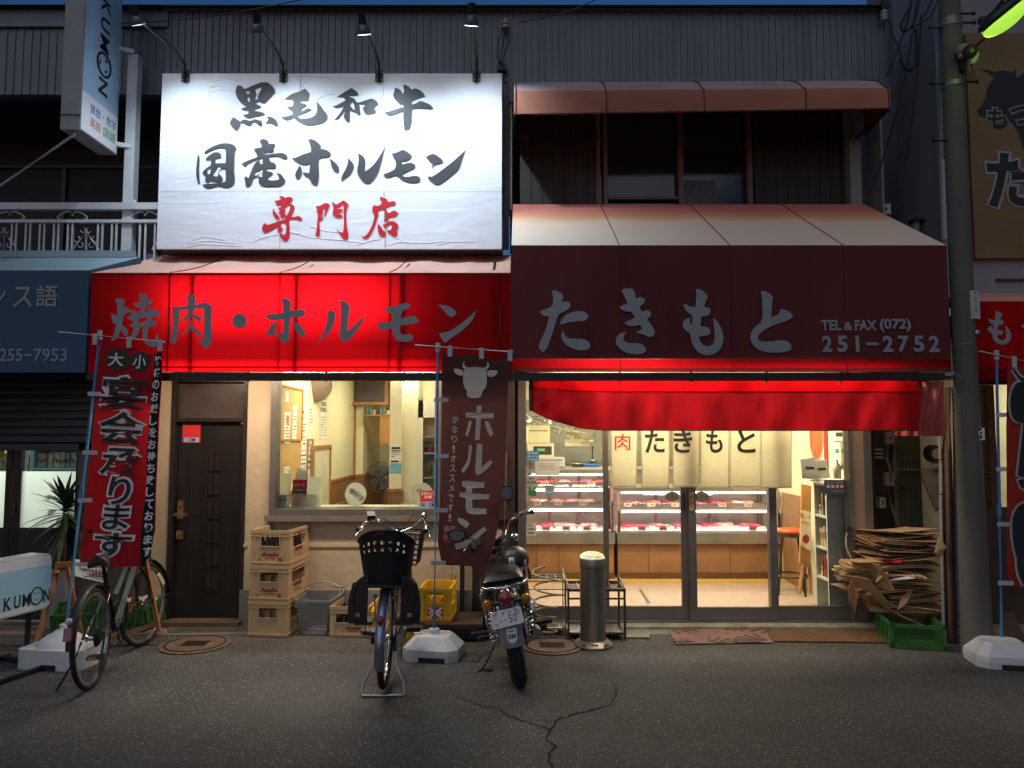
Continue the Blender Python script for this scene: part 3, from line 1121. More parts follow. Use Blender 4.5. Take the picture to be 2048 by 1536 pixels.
letters('lettering',T,A-.012,M_GREYVINYL,aw)

# ---- right, dark
aw=thing('awning','wide dark red awning with pale faded top and grey lettering over the glass sliding doors','awning',(1.6,A,2.1),group='awnings over the shops')
rx0_,rx1_=X(1023,A,620),X(1898,A,620)
zt2,zb2=Z(491,A),Z(744,A)
zm1,zm2=Z(718,A),Z(736,A)
B().skin(lambda u,v: Vector((rx0_+(rx1_-rx0_)*u,A+.005*math.sin(u*30)*math.sin(v*PI),zm1+(zt2-zm1)*v)),60,8).build('valance',M_DKREDCLOTH,aw,True,60)
B().skin(lambda u,v: Vector((rx0_+(rx1_-rx0_)*u,A+.002,zm2+(zm1-zm2)*v)),30,2).build('lower_strip',cloth('thin red vinyl strip',(.30,.004,.008),.6,None,.2,2),aw,True)
B().skin(lambda u,v: Vector((rx0_+(rx1_-rx0_)*u,A,zb2+(zm2-zb2)*v)),30,2).build('hem',M_DKREDCLOTH,aw,True)
B().bb((rx0_+.02,A+.03,Z(716,A)),(rx1_-.02,A+.035,zt2-.01)).build('liner',M_LINER,aw,True)
qx1=X(1727,W,412)
zw2=Z(410)
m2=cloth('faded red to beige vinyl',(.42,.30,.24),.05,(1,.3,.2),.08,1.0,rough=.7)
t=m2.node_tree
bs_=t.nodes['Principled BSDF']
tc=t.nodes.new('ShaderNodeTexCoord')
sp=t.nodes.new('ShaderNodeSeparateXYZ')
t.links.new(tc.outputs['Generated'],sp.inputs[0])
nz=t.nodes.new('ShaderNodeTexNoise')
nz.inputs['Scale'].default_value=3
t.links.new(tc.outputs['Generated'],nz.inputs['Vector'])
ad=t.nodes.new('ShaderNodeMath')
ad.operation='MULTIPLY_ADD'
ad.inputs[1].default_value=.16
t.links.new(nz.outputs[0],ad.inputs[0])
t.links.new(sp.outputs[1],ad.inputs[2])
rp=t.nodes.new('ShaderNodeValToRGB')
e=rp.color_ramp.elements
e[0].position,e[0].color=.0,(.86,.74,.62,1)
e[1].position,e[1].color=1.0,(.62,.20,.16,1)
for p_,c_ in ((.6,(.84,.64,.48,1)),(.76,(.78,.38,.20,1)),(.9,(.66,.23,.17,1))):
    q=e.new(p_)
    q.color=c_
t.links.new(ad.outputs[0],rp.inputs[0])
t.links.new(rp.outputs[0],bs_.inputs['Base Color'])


def canopy_r(u,v):
    a=Vector((rx0_+(rx1_-rx0_)*u,A,zt2+.002))
    b_=Vector((X(1026,W,412)+(qx1-X(1026,W,412))*u,W-.02,zw2))
    p=a.lerp(b_,v)
    p.z -= .012*math.sin(v*PI)*abs(math.sin(u*4*PI))
    return p


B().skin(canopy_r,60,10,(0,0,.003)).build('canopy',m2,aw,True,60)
g=B()
g.add([(rx0_,A,zt2),(rx0_,A,zb2),(X(1026,W,412),W,zb2),(X(1026,W,412),W,zw2)],[(0,1,2,3)])
g.add([(rx1_,A,zt2),(rx1_,A,zb2),(qx1,W,zb2+.4),(qx1,W,zw2)],[(0,1,2,3)])
g.build('side_panel',M_DKREDCLOTH,aw,True)
g=B()
for px_ in (1240,1462,1690):
    x_=X(px_,A,620)
    g.tube([(x_,A-.003,zb2),(x_,A-.004,zt2)],.0035,5)
    u=(x_-rx0_)/(rx1_-rx0_)
    g.tube([canopy_r(u,v/8)+Vector((0,0,.004)) for v in range(9)],.0035,5)
g.build('seam',mat('maroon seam',(.10,.02,.02),.7),aw,True)
T=[]
k=4.6545
for lp in ([(295,195),(330,188),(385,215),(408,250),(385,300),(440,288),(472,320),(465,350),(420,385),(355,410),(330,500),(290,620),(250,740),(210,765),(178,740),(175,690),(240,560),(272,430),(220,430),(185,395),(195,375),(300,345),(312,270)],
           [(368,510),(390,450),(450,400),(540,380),(600,385),(635,420),(635,450),(600,475),(490,480),(420,495)],
           [(405,565),(412,600),(450,640),(590,640),(640,665),(658,705),(640,740),(570,752),(490,735),(420,690),(380,630),(385,590)],
           [(945,190),(970,172),(1040,170),(1065,195),(1080,265),(1120,245),(1165,275),(1155,310),(1112,340),(1135,390),(1190,370),(1222,400),(1215,430),(1185,460),(1250,550),(1258,590),(1220,628),(1170,610),(1080,578),(1138,548),(1115,510),(1040,528),(980,505),(975,488),(1070,445),(1040,385),(970,388),(920,345),(1000,310),(975,250)],
           [(995,578),(960,620),(970,665),(1020,682),(1120,682),(1165,710),(1175,755),(1130,783),(1050,785),(960,760),(900,705),(888,650),(910,605),(950,585)],
           [(1640,180),(1665,175),(1720,205),(1752,250),(1730,290),(1715,345),(1760,350),(1778,385),(1755,425),(1688,435),(1680,525),(1750,530),(1775,570),(1755,610),(1665,620),(1680,680),(1740,715),(1790,700),(1815,650),(1810,550),(1798,460),(1805,445),(1860,510),(1895,600),(1890,690),(1840,770),(1750,800),(1670,775),(1615,720),(1590,640),(1588,595),(1530,555),(1510,510),(1530,460),(1590,440),(1578,480),(1600,510),(1610,425),(1550,390),(1518,330),(1530,312),(1580,340),(1632,345),(1642,260)]):
    T.append(traced(1040,540,k,[lp]))
MO_LOOP=lp
T.append(traced(1440,540,4.267,[[(348,180),(380,178),(440,210),(453,235),(440,300),(440,405),(510,370),(515,335),(550,335),(600,360),(625,390),(600,425),(450,470),(350,530),(320,570),(330,600),(390,615),(560,595),(600,630),(613,670),(580,695),(450,710),(340,690),(270,630),(255,560),(290,490),(365,440),(362,270),(355,215)]]))
letters('lettering',T,A-.012,M_GREYVINYL,aw)
g=B()
for t_,xa,xb,yc,hh in (('TEL',1641,1681,651,21),('&',1686,1704,653,17),('FAX',1708,1752,651,21),('(072)',1758,1820,651,27),
                           ('2',1643,1663,688,33),('5',1673,1694,688,33),('1',1706,1721,688,33),('-',1731,1756,688,6),('2',1764,1785,688,33),('7',1794,1816,688,33),('5',1826,1847,688,33),('2',1856,1877,688,33)):
    a,b_=P(xa,yc,A),P(xb,yc,A)
    g.text(t_,(a+b_)/2-Vector((0,.012,0)),(1,0,0),(0,0,1),None if t_ == '1' else (b_-a).length,hh*A/1450,.035)
g.build('phone_lettering',M_GREYVINYL,aw,True)

# ---- upper awning over the second floor windows
aw=thing('awning','narrow faded red barrel awning above the dark second floor windows','awning',(1.6,6.0,4.3),group='awnings over the shops')
yf=6.0


def upper(u,v):
    xw,xf=X(1027,W,168)+(X(1722,W,166)-X(1027,W,168))*u,X(1028,yf,200)+(X(1781,yf,200)-X(1028,yf,200))*u
    z0,z1,z2=Z(168-4*u,W),Z(181-6*u,yf+.04),Z(229-12*u,yf)
    sag=.012*abs(math.sin(u*4*PI))
    pr=[(xw,W-.03,z0),(xf*.6+xw*.4,yf+.22,z0*.35+z1*.65+.03-sag),(xf,yf+.06,z1+.012),(xf,yf+.012,z1-.02),(xf,yf,z1-.06),(xf,yf,z2)]
    i=min(int(v*5),4)
    a,b_=Vector(pr[i]),Vector(pr[i+1])
    return a.lerp(b_,v*5-i)


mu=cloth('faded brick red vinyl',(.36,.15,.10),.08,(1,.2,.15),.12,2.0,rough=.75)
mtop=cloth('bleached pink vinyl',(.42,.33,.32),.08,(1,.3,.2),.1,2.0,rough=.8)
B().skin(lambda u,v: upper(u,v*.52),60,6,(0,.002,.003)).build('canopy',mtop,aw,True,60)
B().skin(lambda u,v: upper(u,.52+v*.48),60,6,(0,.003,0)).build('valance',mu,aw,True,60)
g=B()
for u in (0,1):
    g.add([upper(u,i/5) for i in range(6)]+[Vector((upper(u,0).x,W-.03,Z(277)))],[tuple(range(7))])
g.build('side_panel',M_DKREDCLOTH,aw,True)
g=B()
for u in (.005,.245,.505,.775,.995):
    g.tube([upper(u,i/10)+Vector((0,-.004,.004)) for i in range(11)],.005,5)
g.tube([upper(i/20,1) for i in range(21)],.008,6)
g.build('seam',mat('maroon seam',(.10,.02,.02),.7),aw,True)
g=B()
for px_ in (1028,1712):
    u=0 if px_ < 1100 else 1
    g.bar((X(px_,W,277),W-.03,Z(277)),upper(u,.98),.02)
g.build('bracket',M_FRAME,aw,True)

# ---- blue awning of the school
aw=thing('awning','dark blue awning with pale grey lettering over the roller shutter','awning',(-4.6,A,2.1),group='awnings over the shops')
bx0,bx1=-7.2,X(174,A,640)
M_BLUECL=cloth('blue awning vinyl',(.045,.10,.17),.1,None,.12,1.2,rough=.6)
M_BLUETOP=cloth('bleached blue vinyl',(.28,.38,.43),.08,None,.1,1.5,rough=.7)
B().skin(lambda u,v: Vector((bx0+(bx1-bx0)*u,A,Z(745,A)+(Z(541,A)-Z(745,A))*v)),20,4,(0,.003,0)).build('valance',M_BLUECL,aw,True)
B().skin(lambda u,v: Vector((bx0+(bx1-bx0)*u,A,Z(541,A)+.002)).lerp(Vector((bx0+.5+(X(322,W,512)-bx0-.5)*u,W-.35,Z(514,W-.35))),v),20,4,(0,0,.003)).build('canopy',M_BLUETOP,aw,True)
B().bb((bx0,W-.38,Z(514,W-.38)),(X(310,W,512),W-.33,Z(501,W-.38))).build('gutter',M_BLUETOP,aw,True)
B().add([(bx1,A,Z(745,A)),(bx1,A,Z(541,A)),(X(322,W,512),W-.35,Z(514,W-.35)),(X(322,W,512),W-.35,Z(745,A))],[(0,1,2,3)]).build('side_panel',M_BLUECL,aw,True)
g=B()
for t_,xa,xb,yc,hh in (('フラ',-70,-5-22,592,44),('ン',-18,12,593,40),('ス',27,66,594,42),('語',73,116,592,45),('072-',-80,-8,710,26),('255',0,46,710,26),('-',49,64,710,4),('7953',68,135,710,26)):
    a,b_=P(xa,yc,A),P(xb,yc,A)
    g.text(t_,(a+b_)/2-Vector((0,.006,0)),(1,0,0),(0,0,1),(b_-a).length,hh*A/1450,.012)
g.build('lettering',M_GREYVINYL,aw,True)

# ---- red awning of the neighbour
aw=thing('awning','red awning with one grey hiragana letter beyond the utility pole','awning',(4.8,A+.3,2.1),group='awnings over the shops')
yn=5.8
nx0=X(1944,yn,660)
B().skin(lambda u,v: Vector((nx0+(9.5-nx0)*u,yn,Z(762,yn)+(Z(603,yn)-Z(762,yn))*v)),20,4,(0,.003,0)).build('valance',M_REDCLOTH,aw,True)
B().skin(lambda u,v: Vector((nx0+(9.5-nx0)*u,yn,Z(603,yn)+.002)).lerp(Vector((nx0+(9.5-nx0)*u,6.48,Z(587,6.48))),v),10,3,(0,0,.003)).build('canopy',M_FADED,aw,True)
B().bb((nx0,yn+.02,Z(768,yn)),(9.5,yn+.1,Z(752,yn))).build('bottom_rail',M_FRAME,aw,True)
g=B()
g.bb((nx0,yn+.01,Z(745,yn)),(9.5,yn+.016,Z(738,yn)))
for px_ in (1974,2040):
    g.bb((X(px_,yn,660),yn+.01,Z(762,yn)),(X(px_+4,yn,660),yn+.016,Z(603,yn)))
g.build('frame_tubes',M_FRAME,aw,True)
xs_,ys_=[p[0] for p in MO_LOOP],[p[1] for p in MO_LOOP]
vf=fill([[(1975+(x-min(xs_))/(max(xs_)-min(xs_))*47,622+(y-min(ys_))/(max(ys_)-min(ys_))*68) for x,y in MO_LOOP]])
vf2=fill([[(2041,652),(2060,645),(2075,650),(2060,662)]])
letters('lettering',[vf,vf2],yn-.01,M_GREYVINYL,aw)
B().text('つ',P(2085,660,yn-.01),(1,0,0),(0,0,1),.2,.2,.03).build('second_letter',M_GREYVINYL,aw,True)

# ---- lamps under the awnings, and added fill tubes
M_AWL=(1,.90,.78)
_al=tube_lamp('awning_lamp','fluorescent tube under the backlit red awning',(X(575,6.02,640),6.02,2.74),1.7,6.2,M_AWL,'x',3,.1,(R(-100),0,0))
lamp(_al,'AREA',(0,.03,-.09),1.0,(1,.84,.62),1.5,.1,(R(38),0,0))
_al=tube_lamp('awning_lamp','long low fluorescent tube behind the gutter rail facing the entrance wall',(X(600,5.9,640),5.9,2.36),2.2,0.01,(1,.82,.6),'x',2,.1)  # added fill light, hidden by the rail, to brighten the lower entrance wall
lamp(_al,'AREA',(0,.05,-.03),16,(1,.82,.62),2.2,.1,(R(8),0,0))
_al=tube_lamp('awning_lamp','long low fluorescent tube behind the gutter rail facing the sliding doors',(X(1480,5.9,640),5.9,2.36),2.2,0.01,(1,.82,.6),'x',2,.1)  # added out of sight to lift the light on pillar, cardboard and threshold
lamp(_al,'AREA',(0,.05,-.03),11,(1,.82,.60),2.4,.1,(R(15),0,0))
_al=tube_lamp('awning_lamp','short fluorescent tube under the dark red awning near its left end',(.85,6.1,2.36),.9,4,(1,.8,.6),'x',2,.1,(R(-80),0,0))
lamp(_al,'AREA',(0,.08,-.04),6,(1,.82,.6),.9,.08,(R(45),0,0))
tube_lamp('awning_lamp','fluorescent tube under the neighbouring red awning',(5.6,6.25,2.5),.9,5,(1,.85,.65),'x',2,.1,(R(-85),0,0))

# ---- gutter rail along both awnings
gt=thing('gutter_rail','dark brown gutter rail running along the foot of the red awnings','gutter',(0,A,2.1))
g=B()
g.bb((X(178,A,750),A-.03,Z(761,A)),(X(1885,A,750),A+.06,Z(746,A)))
g.build('rail',M_FRAME,gt,True)
g=B()
for px_ in (360,500,655,810,1072,1238,1380,1530,1680,1830):
    g.bb((X(px_,A,750)-.008,A-.04,Z(764,A)),(X(px_,A,750)+.008,A-.031,Z(744,A)))
g.build('clip',M_BLACKM,gt,True)
g=B()
g.tube([P(1870,754,A+.03),P(1895,752,A+.03),P(1908,748,A+.05),P(1914,740,A+.1)],.035,10)
g.build('gutter_elbow',mat('grey pvc elbow',(.25,.25,.26),.5),gt,True,60)

# ---- red pelmet curtain under the dark awning
pc=thing('pelmet_curtain','bright red curtain hanging below the dark red awning, its left corner folded up','curtain',(1.5,A+.1,2))
yq=A+.09


def pelmet(u,v):
    px_=1062+(1856-1062)*u
    bot=861
    if px_ < 1230: bot=861-40*((1230-px_)/168) ** 2.2
    py_=758+(bot-758)*v
    p=P(px_,py_,yq)
    wv=.030*math.sin(u*34+1.5*math.sin(u*9)+v*1.5)*v+.018*math.sin(u*80+v*4)*v*v+.012*math.sin(u*57)*math.sin(v*5)
    if px_ < 1240: wv += .05*math.sin(v*5+u*60)*((1240-px_)/178)
    p.y += wv
    return p


B().skin(lambda u,v: pelmet(u,v*.24),120,5).build('header_band',M_REDCLOTH,pc,True,80)
B().skin(lambda u,v: pelmet(u,.24+v*.76)+Vector((0,-.006*(1-v),0)),120,14).build('curtain',cloth('lined red curtain',(.26,.006,.010),.5,None,.35,2.5,rough=.8,stretch=(2.5,1,.6)),pc,True,80)
g=B()
for i,px_ in enumerate((1073,1236,1383,1529,1677,1830)):
    a=P(px_,762,yq-.03)
    g.tube([a,a+Vector((0,-.01,-.03)),a+Vector((.012,-.01,-.03)),a+Vector((.012,-.01,-.005))],.004,5)
g.build('hook',M_BLACKM,pc,True)
g=B()
g.tube([pelmet(i/60,1)+Vector((0,-.002,0)) for i in range(61)],.004,5)
g.tube([pelmet(0,i/8)+Vector((0,-.002,0)) for i in range(9)],.02,5)
g.build('hem',M_LINER,pc,True)
# glossy side curtain
vc=thing('vinyl_curtain','shiny pink red vinyl curtain hanging by the downpipes at the shop corner','curtain',(3.5,5.9,2))


def vinyl(u,v):
    px_,py_=1786+(1889-1786)*u,764+(871+2*u-764)*v
    p=P(px_,py_,5.95-.25*u)
    p.y += .03*math.sin(u*26+v*5)*(.3+v*.7)
    return p


B().skin(vinyl,40,12,(0,.002,0)).build('curtain',cloth('glossy pink vinyl',(.42,.10,.09),.3,None,.1,3,rough=.25),vc,True,80)

# ================================================================ THE BIG WHITE SIGN
YS=6.32
sgn=thing('signboard','large white lit signboard with black and red brush calligraphy, wrinkled film','signboard',(-1.6,YS,3.3))
M_SIGN=mat('wrinkled white sign film',(.74,.76,.80),.6,var=.02,vs=2,spec=.25)
t=M_SIGN.node_tree
b_=t.nodes['Principled BSDF']
tc=t.nodes.new('ShaderNodeTexCoord')
mp=t.nodes.new('ShaderNodeMapping')
mp.inputs['Scale'].default_value=(.9,1,3.2)
t.links.new(tc.outputs['Object'],mp.inputs[0])
n1=t.nodes.new('ShaderNodeTexNoise')
n1.inputs['Scale'].default_value=1.6
n1.inputs['Detail'].default_value=2
n1.inputs['Distortion'].default_value=1.5
t.links.new(mp.outputs[0],n1.inputs['Vector'])
bp=t.nodes.new('ShaderNodeBump')
bp.inputs['Strength'].default_value=.25
bp.inputs['Distance'].default_value=.03
t.links.new(n1.outputs[0],bp.inputs['Height'])
t.links.new(bp.outputs[0],b_.inputs['Normal'])
sx0_,sx1_=X(319,YS,320),X(1003.5,YS,320)
sz0,sz1=Z(497.5,YS),Z(147,YS)
B().bb((sx0_,YS,sz0),(sx1_,YS+.03,sz1)).build('panel',M_SIGN,sgn,True)
g=B()
g.bb((sx0_+.02,YS+.03,sz0-.012),(sx1_+.01,YS+.22,sz0+.03))
g.bb((sx0_+.02,YS+.03,sz0+.03),(sx0_+.06,YS+.22,sz1-.02))
g.bb((sx1_-.05,YS+.03,sz0+.03),(sx1_+.005,YS+.22,sz1-.02))
g.bb((sx0_+.06,YS+.03,sz1-.06),(sx1_-.05,YS+.22,sz1-.02))
g.build('frame',M_DARKALU,sgn,True)
g=B()
rnd=random.Random(5)


def line(pts,wd,dy=.0005):
    """a crease or seam in the film: a low ridge"""
    for (xa,ya2),(xb,yb2) in zip(pts,pts[1:]):
        a,c_=P(xa,ya2,YS),P(xb,yb2,YS)
        d=(c_-a).normalized()
        nrm=Vector((-d.z,0,d.x))*wd
        g.add([a+nrm,c_+nrm,c_+Vector((0,-.004,0)),a+Vector((0,-.004,0)),c_-nrm,a-nrm],[(0,1,2,3),(3,2,4,5)])


for pts in (((372,495),(400,488),(440,490),(480,492)),((385,480),(410,473),(450,480)),((376,487),(420,481),(470,487)),((505,484),(530,474),(560,468),(600,466)),
            ((420,166),(450,157),(480,163)),((421,158),(430,152),(428,148)),((420,184),(440,180),(470,183)),((420,175),(435,172),(445,173)),
            ((580,464),(620,475),(680,480),(730,486)),((712,490),(740,482),(762,478)),((775,490),(800,484),(850,487),(890,482)),((876,490),(900,484),(950,483)),((786,475),(800,478),(820,488)),
            ((620,452),(650,462),(690,466)),((600,150),(640,155),(720,157)),((770,152),(785,152),(795,146)),((632,200),(650,190),(670,188)),((636,238),(655,230),(668,220)),((420,170),(417,230)),((605,160),(602,178),(610,165),(625,155))):
    line(pts,.0035)
g.build('film_crease',M_SIGN,sgn,True)
g=B()
for pts,wd in ((((560,274),(560,385),(559,497)),.002),(((768,383),(769,440),(771,470),(770,497)),.004),(((602,150),(600,175),(602,190),(600,225)),.003),(((776,300),(776,376)),.002),(((766,165),(767,190),(765,197)),.002),
                (((319,382.5),(1003,382.5)),.0012),(((319,261),(560,261),(1003,259)),.0008)):
    for (xa,ya2),(xb,yb2) in zip(pts,pts[1:]):
        a,c_=P(xa,ya2,YS-.0042),P(xb,yb2,YS-.0042)
        d=(c_-a).normalized()
        nrm=Vector((-d.z,0,d.x))*wd
        g.quad(a+nrm,c_+nrm,c_-nrm,a-nrm)
g.build('film_seam',mat('grey seam line',(.3,.32,.35),.7),sgn,True)
K=12.8
S1=[traced(450,160,K,[[(270,300),(275,230),(300,150),(340,130),(430,155),(465,205),(490,232),(610,190),(650,160),(790,110),(900,65),(1060,50),(1150,100),(1240,185),(1285,270),(1280,330),(1260,365),(1240,370),(1190,430),(1110,510),(1020,608),(940,590),(870,555),(815,580),(785,608),(880,645),(930,690),(925,712),(790,745),(765,770),(770,795),(880,805),(990,835),(1000,860),(1030,890),(1000,905),(780,945),(690,965),(620,988),(540,970),(480,920),(455,900),(500,885),(580,870),(598,850),(605,795),(510,790),(440,770),(418,745),(430,725),(550,685),(470,645),(380,560),(310,450),(275,360)],
                           [(520,275),(580,285),(615,278),(638,330),(570,375),(550,330)],[(575,435),(638,450),(632,555),(605,568),(580,545)],[(768,235),(860,205),(935,178),(940,200),(900,290),(845,380),(832,430),(843,490),(775,495),(785,430),(815,380),(795,340)]]),
      traced(450,160,K,[[(205,950),(280,990),(395,1065),(410,1060),(450,1015),(500,1005),(590,1030),(660,1050),(690,1020),(750,1000),(840,1015),(905,1040),(945,1012),(930,1040),(955,1100),(960,1180),(910,1185),(860,1160),(790,1100),(740,1075),(700,1110),(670,1175),(590,1170),(530,1140),(480,1100),(400,1105),(380,1200),(300,1302),(210,1240),(150,1170),(120,1100),(150,1020)]]),
      traced(450,160,K,[[(1062,945),(1120,925),(1220,955),(1310,1020),(1350,1090),(1360,1185),(1310,1180),(1220,1130),(1130,1105),(1015,1108),(1070,1075),(1115,995)]]),
      traced(550,160,K,[[(240,495),(340,410),(450,345),(640,290),(770,215),(885,340),(870,430),(850,510),(800,540),(640,535),(620,590),(670,590),(750,600),(815,655),(770,685),(680,710),(650,800),(740,780),(810,725),(880,725),(935,760),(880,795),(780,830),(660,885),(580,920),(600,960),(650,985),(760,990),(900,970),(1000,925),(1060,850),(1080,760),(1075,640),(1055,530),(1130,620),(1215,720),(1230,760),(1320,860),(1340,970),(1335,1000),(1260,1085),(1100,1140),(930,1165),(780,1150),(640,1095),(550,1030),(475,960),(400,1010),(310,1035),(220,1010),(145,935),(230,945),(330,920),(455,880),(440,790),(370,765),(300,680),(360,690),(440,680),(465,640),(475,540),(440,505),(380,495)]]),
      traced(660,160,K,[[(175,440),(300,350),(420,275),(500,230),(540,200),(620,245),(690,300),(740,375),(700,400),(600,405),(470,405),(510,440),(620,470),(655,510),(650,540),(720,585),(900,520),(1070,465),(1170,520),(1220,570),(1242,635),(1190,655),(1130,735),(1185,810),(1180,835),(1080,870),(930,882),(880,830),(840,740),(850,700),(915,630),(750,625),(770,760),(790,905),(740,905),(690,870),(650,820),(610,835),(560,800),(515,770),(510,1080),(460,1080),(400,1040),(345,930),(370,860),(385,790),(300,900),(230,980),(170,1015),(95,1025),(160,970),(250,860),(360,670),(270,700),(170,720),(110,705),(65,655),(130,660),(220,620),(395,520),(380,480),(330,440),(260,440)],
                           [(582,555),(605,600),(625,690),(635,775),(590,740),(530,680),(525,640),(550,590)]]),
      traced(760,160,K,[[(365,200),(440,205),(530,250),(550,310),(585,345),(610,310),(612,240),(590,130),(640,115),(710,150),(770,200),(810,248),(860,220),(920,215),(1010,250),(1090,310),(1140,380),(1158,430),(1080,440),(1000,465),(805,555),(805,630),(900,605),(970,570),(1020,530),(1130,565),(1250,610),(1320,660),(1368,745),(1270,750),(1150,740),(1000,730),(900,735),(820,755),(810,900),(805,1120),(760,1260),(720,1275),(630,1285),(605,1150),(595,950),(600,800),(440,855),(260,918),(200,905),(145,865),(118,795),(165,820),(240,805),(400,750),(605,690),(600,625),(540,635),(470,580),(390,505),(345,430),(335,370),(375,260)]]),
      traced(380,270,K,[[(200,480),(235,550),(240,650),(230,800),(228,950),(235,1100),(255,1240),(210,1240),(175,1140),(158,1000),(158,880),(170,750),(185,620)]]),
      traced(380,270,K,[[(375,480),(370,450),(400,405),(520,320),(680,250),(820,212),(950,208),(1080,230),(1150,280),(1190,350),(1150,430),(1138,550),(1135,750),(1125,940),(1140,1000),(1148,1210),(1110,1270),(1040,1320),(930,1345),(840,1330),(740,1300),(680,1305),(600,1335),(450,1362),(370,1330),(315,1270),(440,1250),(560,1243),(650,1240),(720,1218),(850,1212),(905,1190),(918,1150),(910,860),(860,865),(830,860),(740,930),(740,990),(790,1040),(845,1110),(830,1160),(760,1190),(660,1192),(500,1172),(480,1210),(430,1212),(390,1180),(380,1130),(410,1055),(330,1005),(320,965),(350,910),(430,840),(540,775),(535,690),(520,625),(415,648),(395,610),(500,510),(580,455),(670,435),(750,450),(800,505),(800,565),(760,595),(660,600),(645,650),(650,730),(800,718),(905,725),(918,640),(918,380),(890,345),(800,322),(720,330),(600,370)],
                           [(415,920),(470,865),(530,830),(525,960),(500,1000),(455,1010),(460,970)],[(735,785),(800,845),(728,920),(715,1060),(650,1060),(565,1035)]]),
      traced(475,270,K,[[(565,165),(580,130),(620,105),(680,100),(750,125),(795,175),(805,230),(880,220),(940,218),(965,250),(950,290),(920,310),(935,370),(915,420),(870,445),(780,435),(700,475),(665,515),(800,490),(1000,465),(1160,452),(1275,520),(1280,590),(1215,615),(1140,590),(1060,545),(930,545),(795,565),(820,640),(850,695),(930,705),(995,770),(970,840),(910,860),(760,850),(755,930),(860,940),(910,970),(900,1010),(820,1050),(770,1110),(770,1140),(860,1165),(960,1160),(1060,1140),(1060,1080),(1030,1010),(975,955),(1050,985),(1110,1000),(1180,1090),(1225,1160),(1215,1210),(1160,1270),(1080,1305),(900,1318),(700,1318),(600,1290),(545,1230),(535,1180),(550,1120),(510,1105),(560,1075),(520,1065),(410,1095),(380,1180),(330,1290),(260,1325),(200,1300),(200,1180),(165,1095),(210,1090),(180,1025),(280,1105),(300,1060),(350,920),(400,800),(460,695),(560,645),(575,680),(580,740),(640,750),(640,585),(520,620),(340,690),(250,740),(220,800),(190,808),(110,745),(140,705),(190,690),(330,625),(500,565),(500,490),(440,420),(425,375),(460,335),(600,325),(630,285),(610,240)],
                           [(725,380),(705,430),(665,485),(650,460),(680,415)],[(465,930),(520,930),(560,905),(640,860),(640,960),(560,985),(480,1040),(435,1050),(445,985)],[(535,1030),(590,985),(635,980),(630,1075),(560,1070)]])]
K2=10.24
for o_,lps in ((580,([(368,95),(430,80),(510,105),(580,160),(630,220),(640,245),(615,285),(700,290),(790,325),(840,385),(830,425),(750,458),(680,450),(595,485),(585,560),(585,700),(592,850),(580,960),(550,1035),(510,1025),(445,1000),(420,930),(370,860),(310,845),(265,790),(258,760),(390,778),(400,720),(408,575),(350,605),(290,612),(200,590),(110,540),(40,475),(130,460),(240,405),(430,345),(430,280),(410,190)],
                       [(188,622),(230,670),(245,740),(230,830),(190,900),(140,900),(102,840),(110,780),(150,700)],[(815,475),(900,540),(970,610),(1010,680),(1000,770),(950,765),(890,725),(850,650)],
                       [(1182,470),(1270,545),(1312,620),(1310,680),(1230,815),(1160,860),(1060,945),(1048,900),(1060,840),(1150,680),(1190,560)],[(1388,370),(1490,425),(1540,500),(1545,600),(1528,750),(1620,690),(1730,590),(1830,440),(1910,310),(1950,210),(1955,230),(1920,360),(1850,640),(1800,790),(1710,920),(1640,980),(1580,993),(1500,960),(1420,870),(1378,770),(1375,690),(1405,540),(1405,430)])),
                (760,([(245,365),(280,375),(340,358),(460,297),(540,330),(650,415),(655,440),(600,500),(500,535),(430,535),(470,605),(560,570),(650,570),(720,605),(725,660),(680,695),(520,760),(450,810),(470,850),(570,860),(720,830),(800,850),(835,900),(815,955),(680,975),(540,955),(430,900),(340,815),(250,845),(150,870),(100,850),(62,805),(170,770),(325,690),(325,525),(260,440)],
                       [(938,448),(1020,400),(1090,385),(1170,420),(1250,480),(1300,545),(1230,585),(1130,595),(1090,650),(1055,735),(1065,660),(1085,595),(1010,530)],[(975,855),(1010,842),(1050,862),(1170,790),(1450,580),(1640,410),(1762,300),(1700,450),(1650,620),(1610,700),(1500,800),(1280,975),(1180,1015),(1120,1000),(1010,920)]))):
    for lp in lps: S1.append(traced(o_,270,K2,[lp]))
letters('black_lettering',S1,YS-.006,mat('charcoal sign film',(.045,.045,.05),.5,var=.1,spec=.3),sgn)
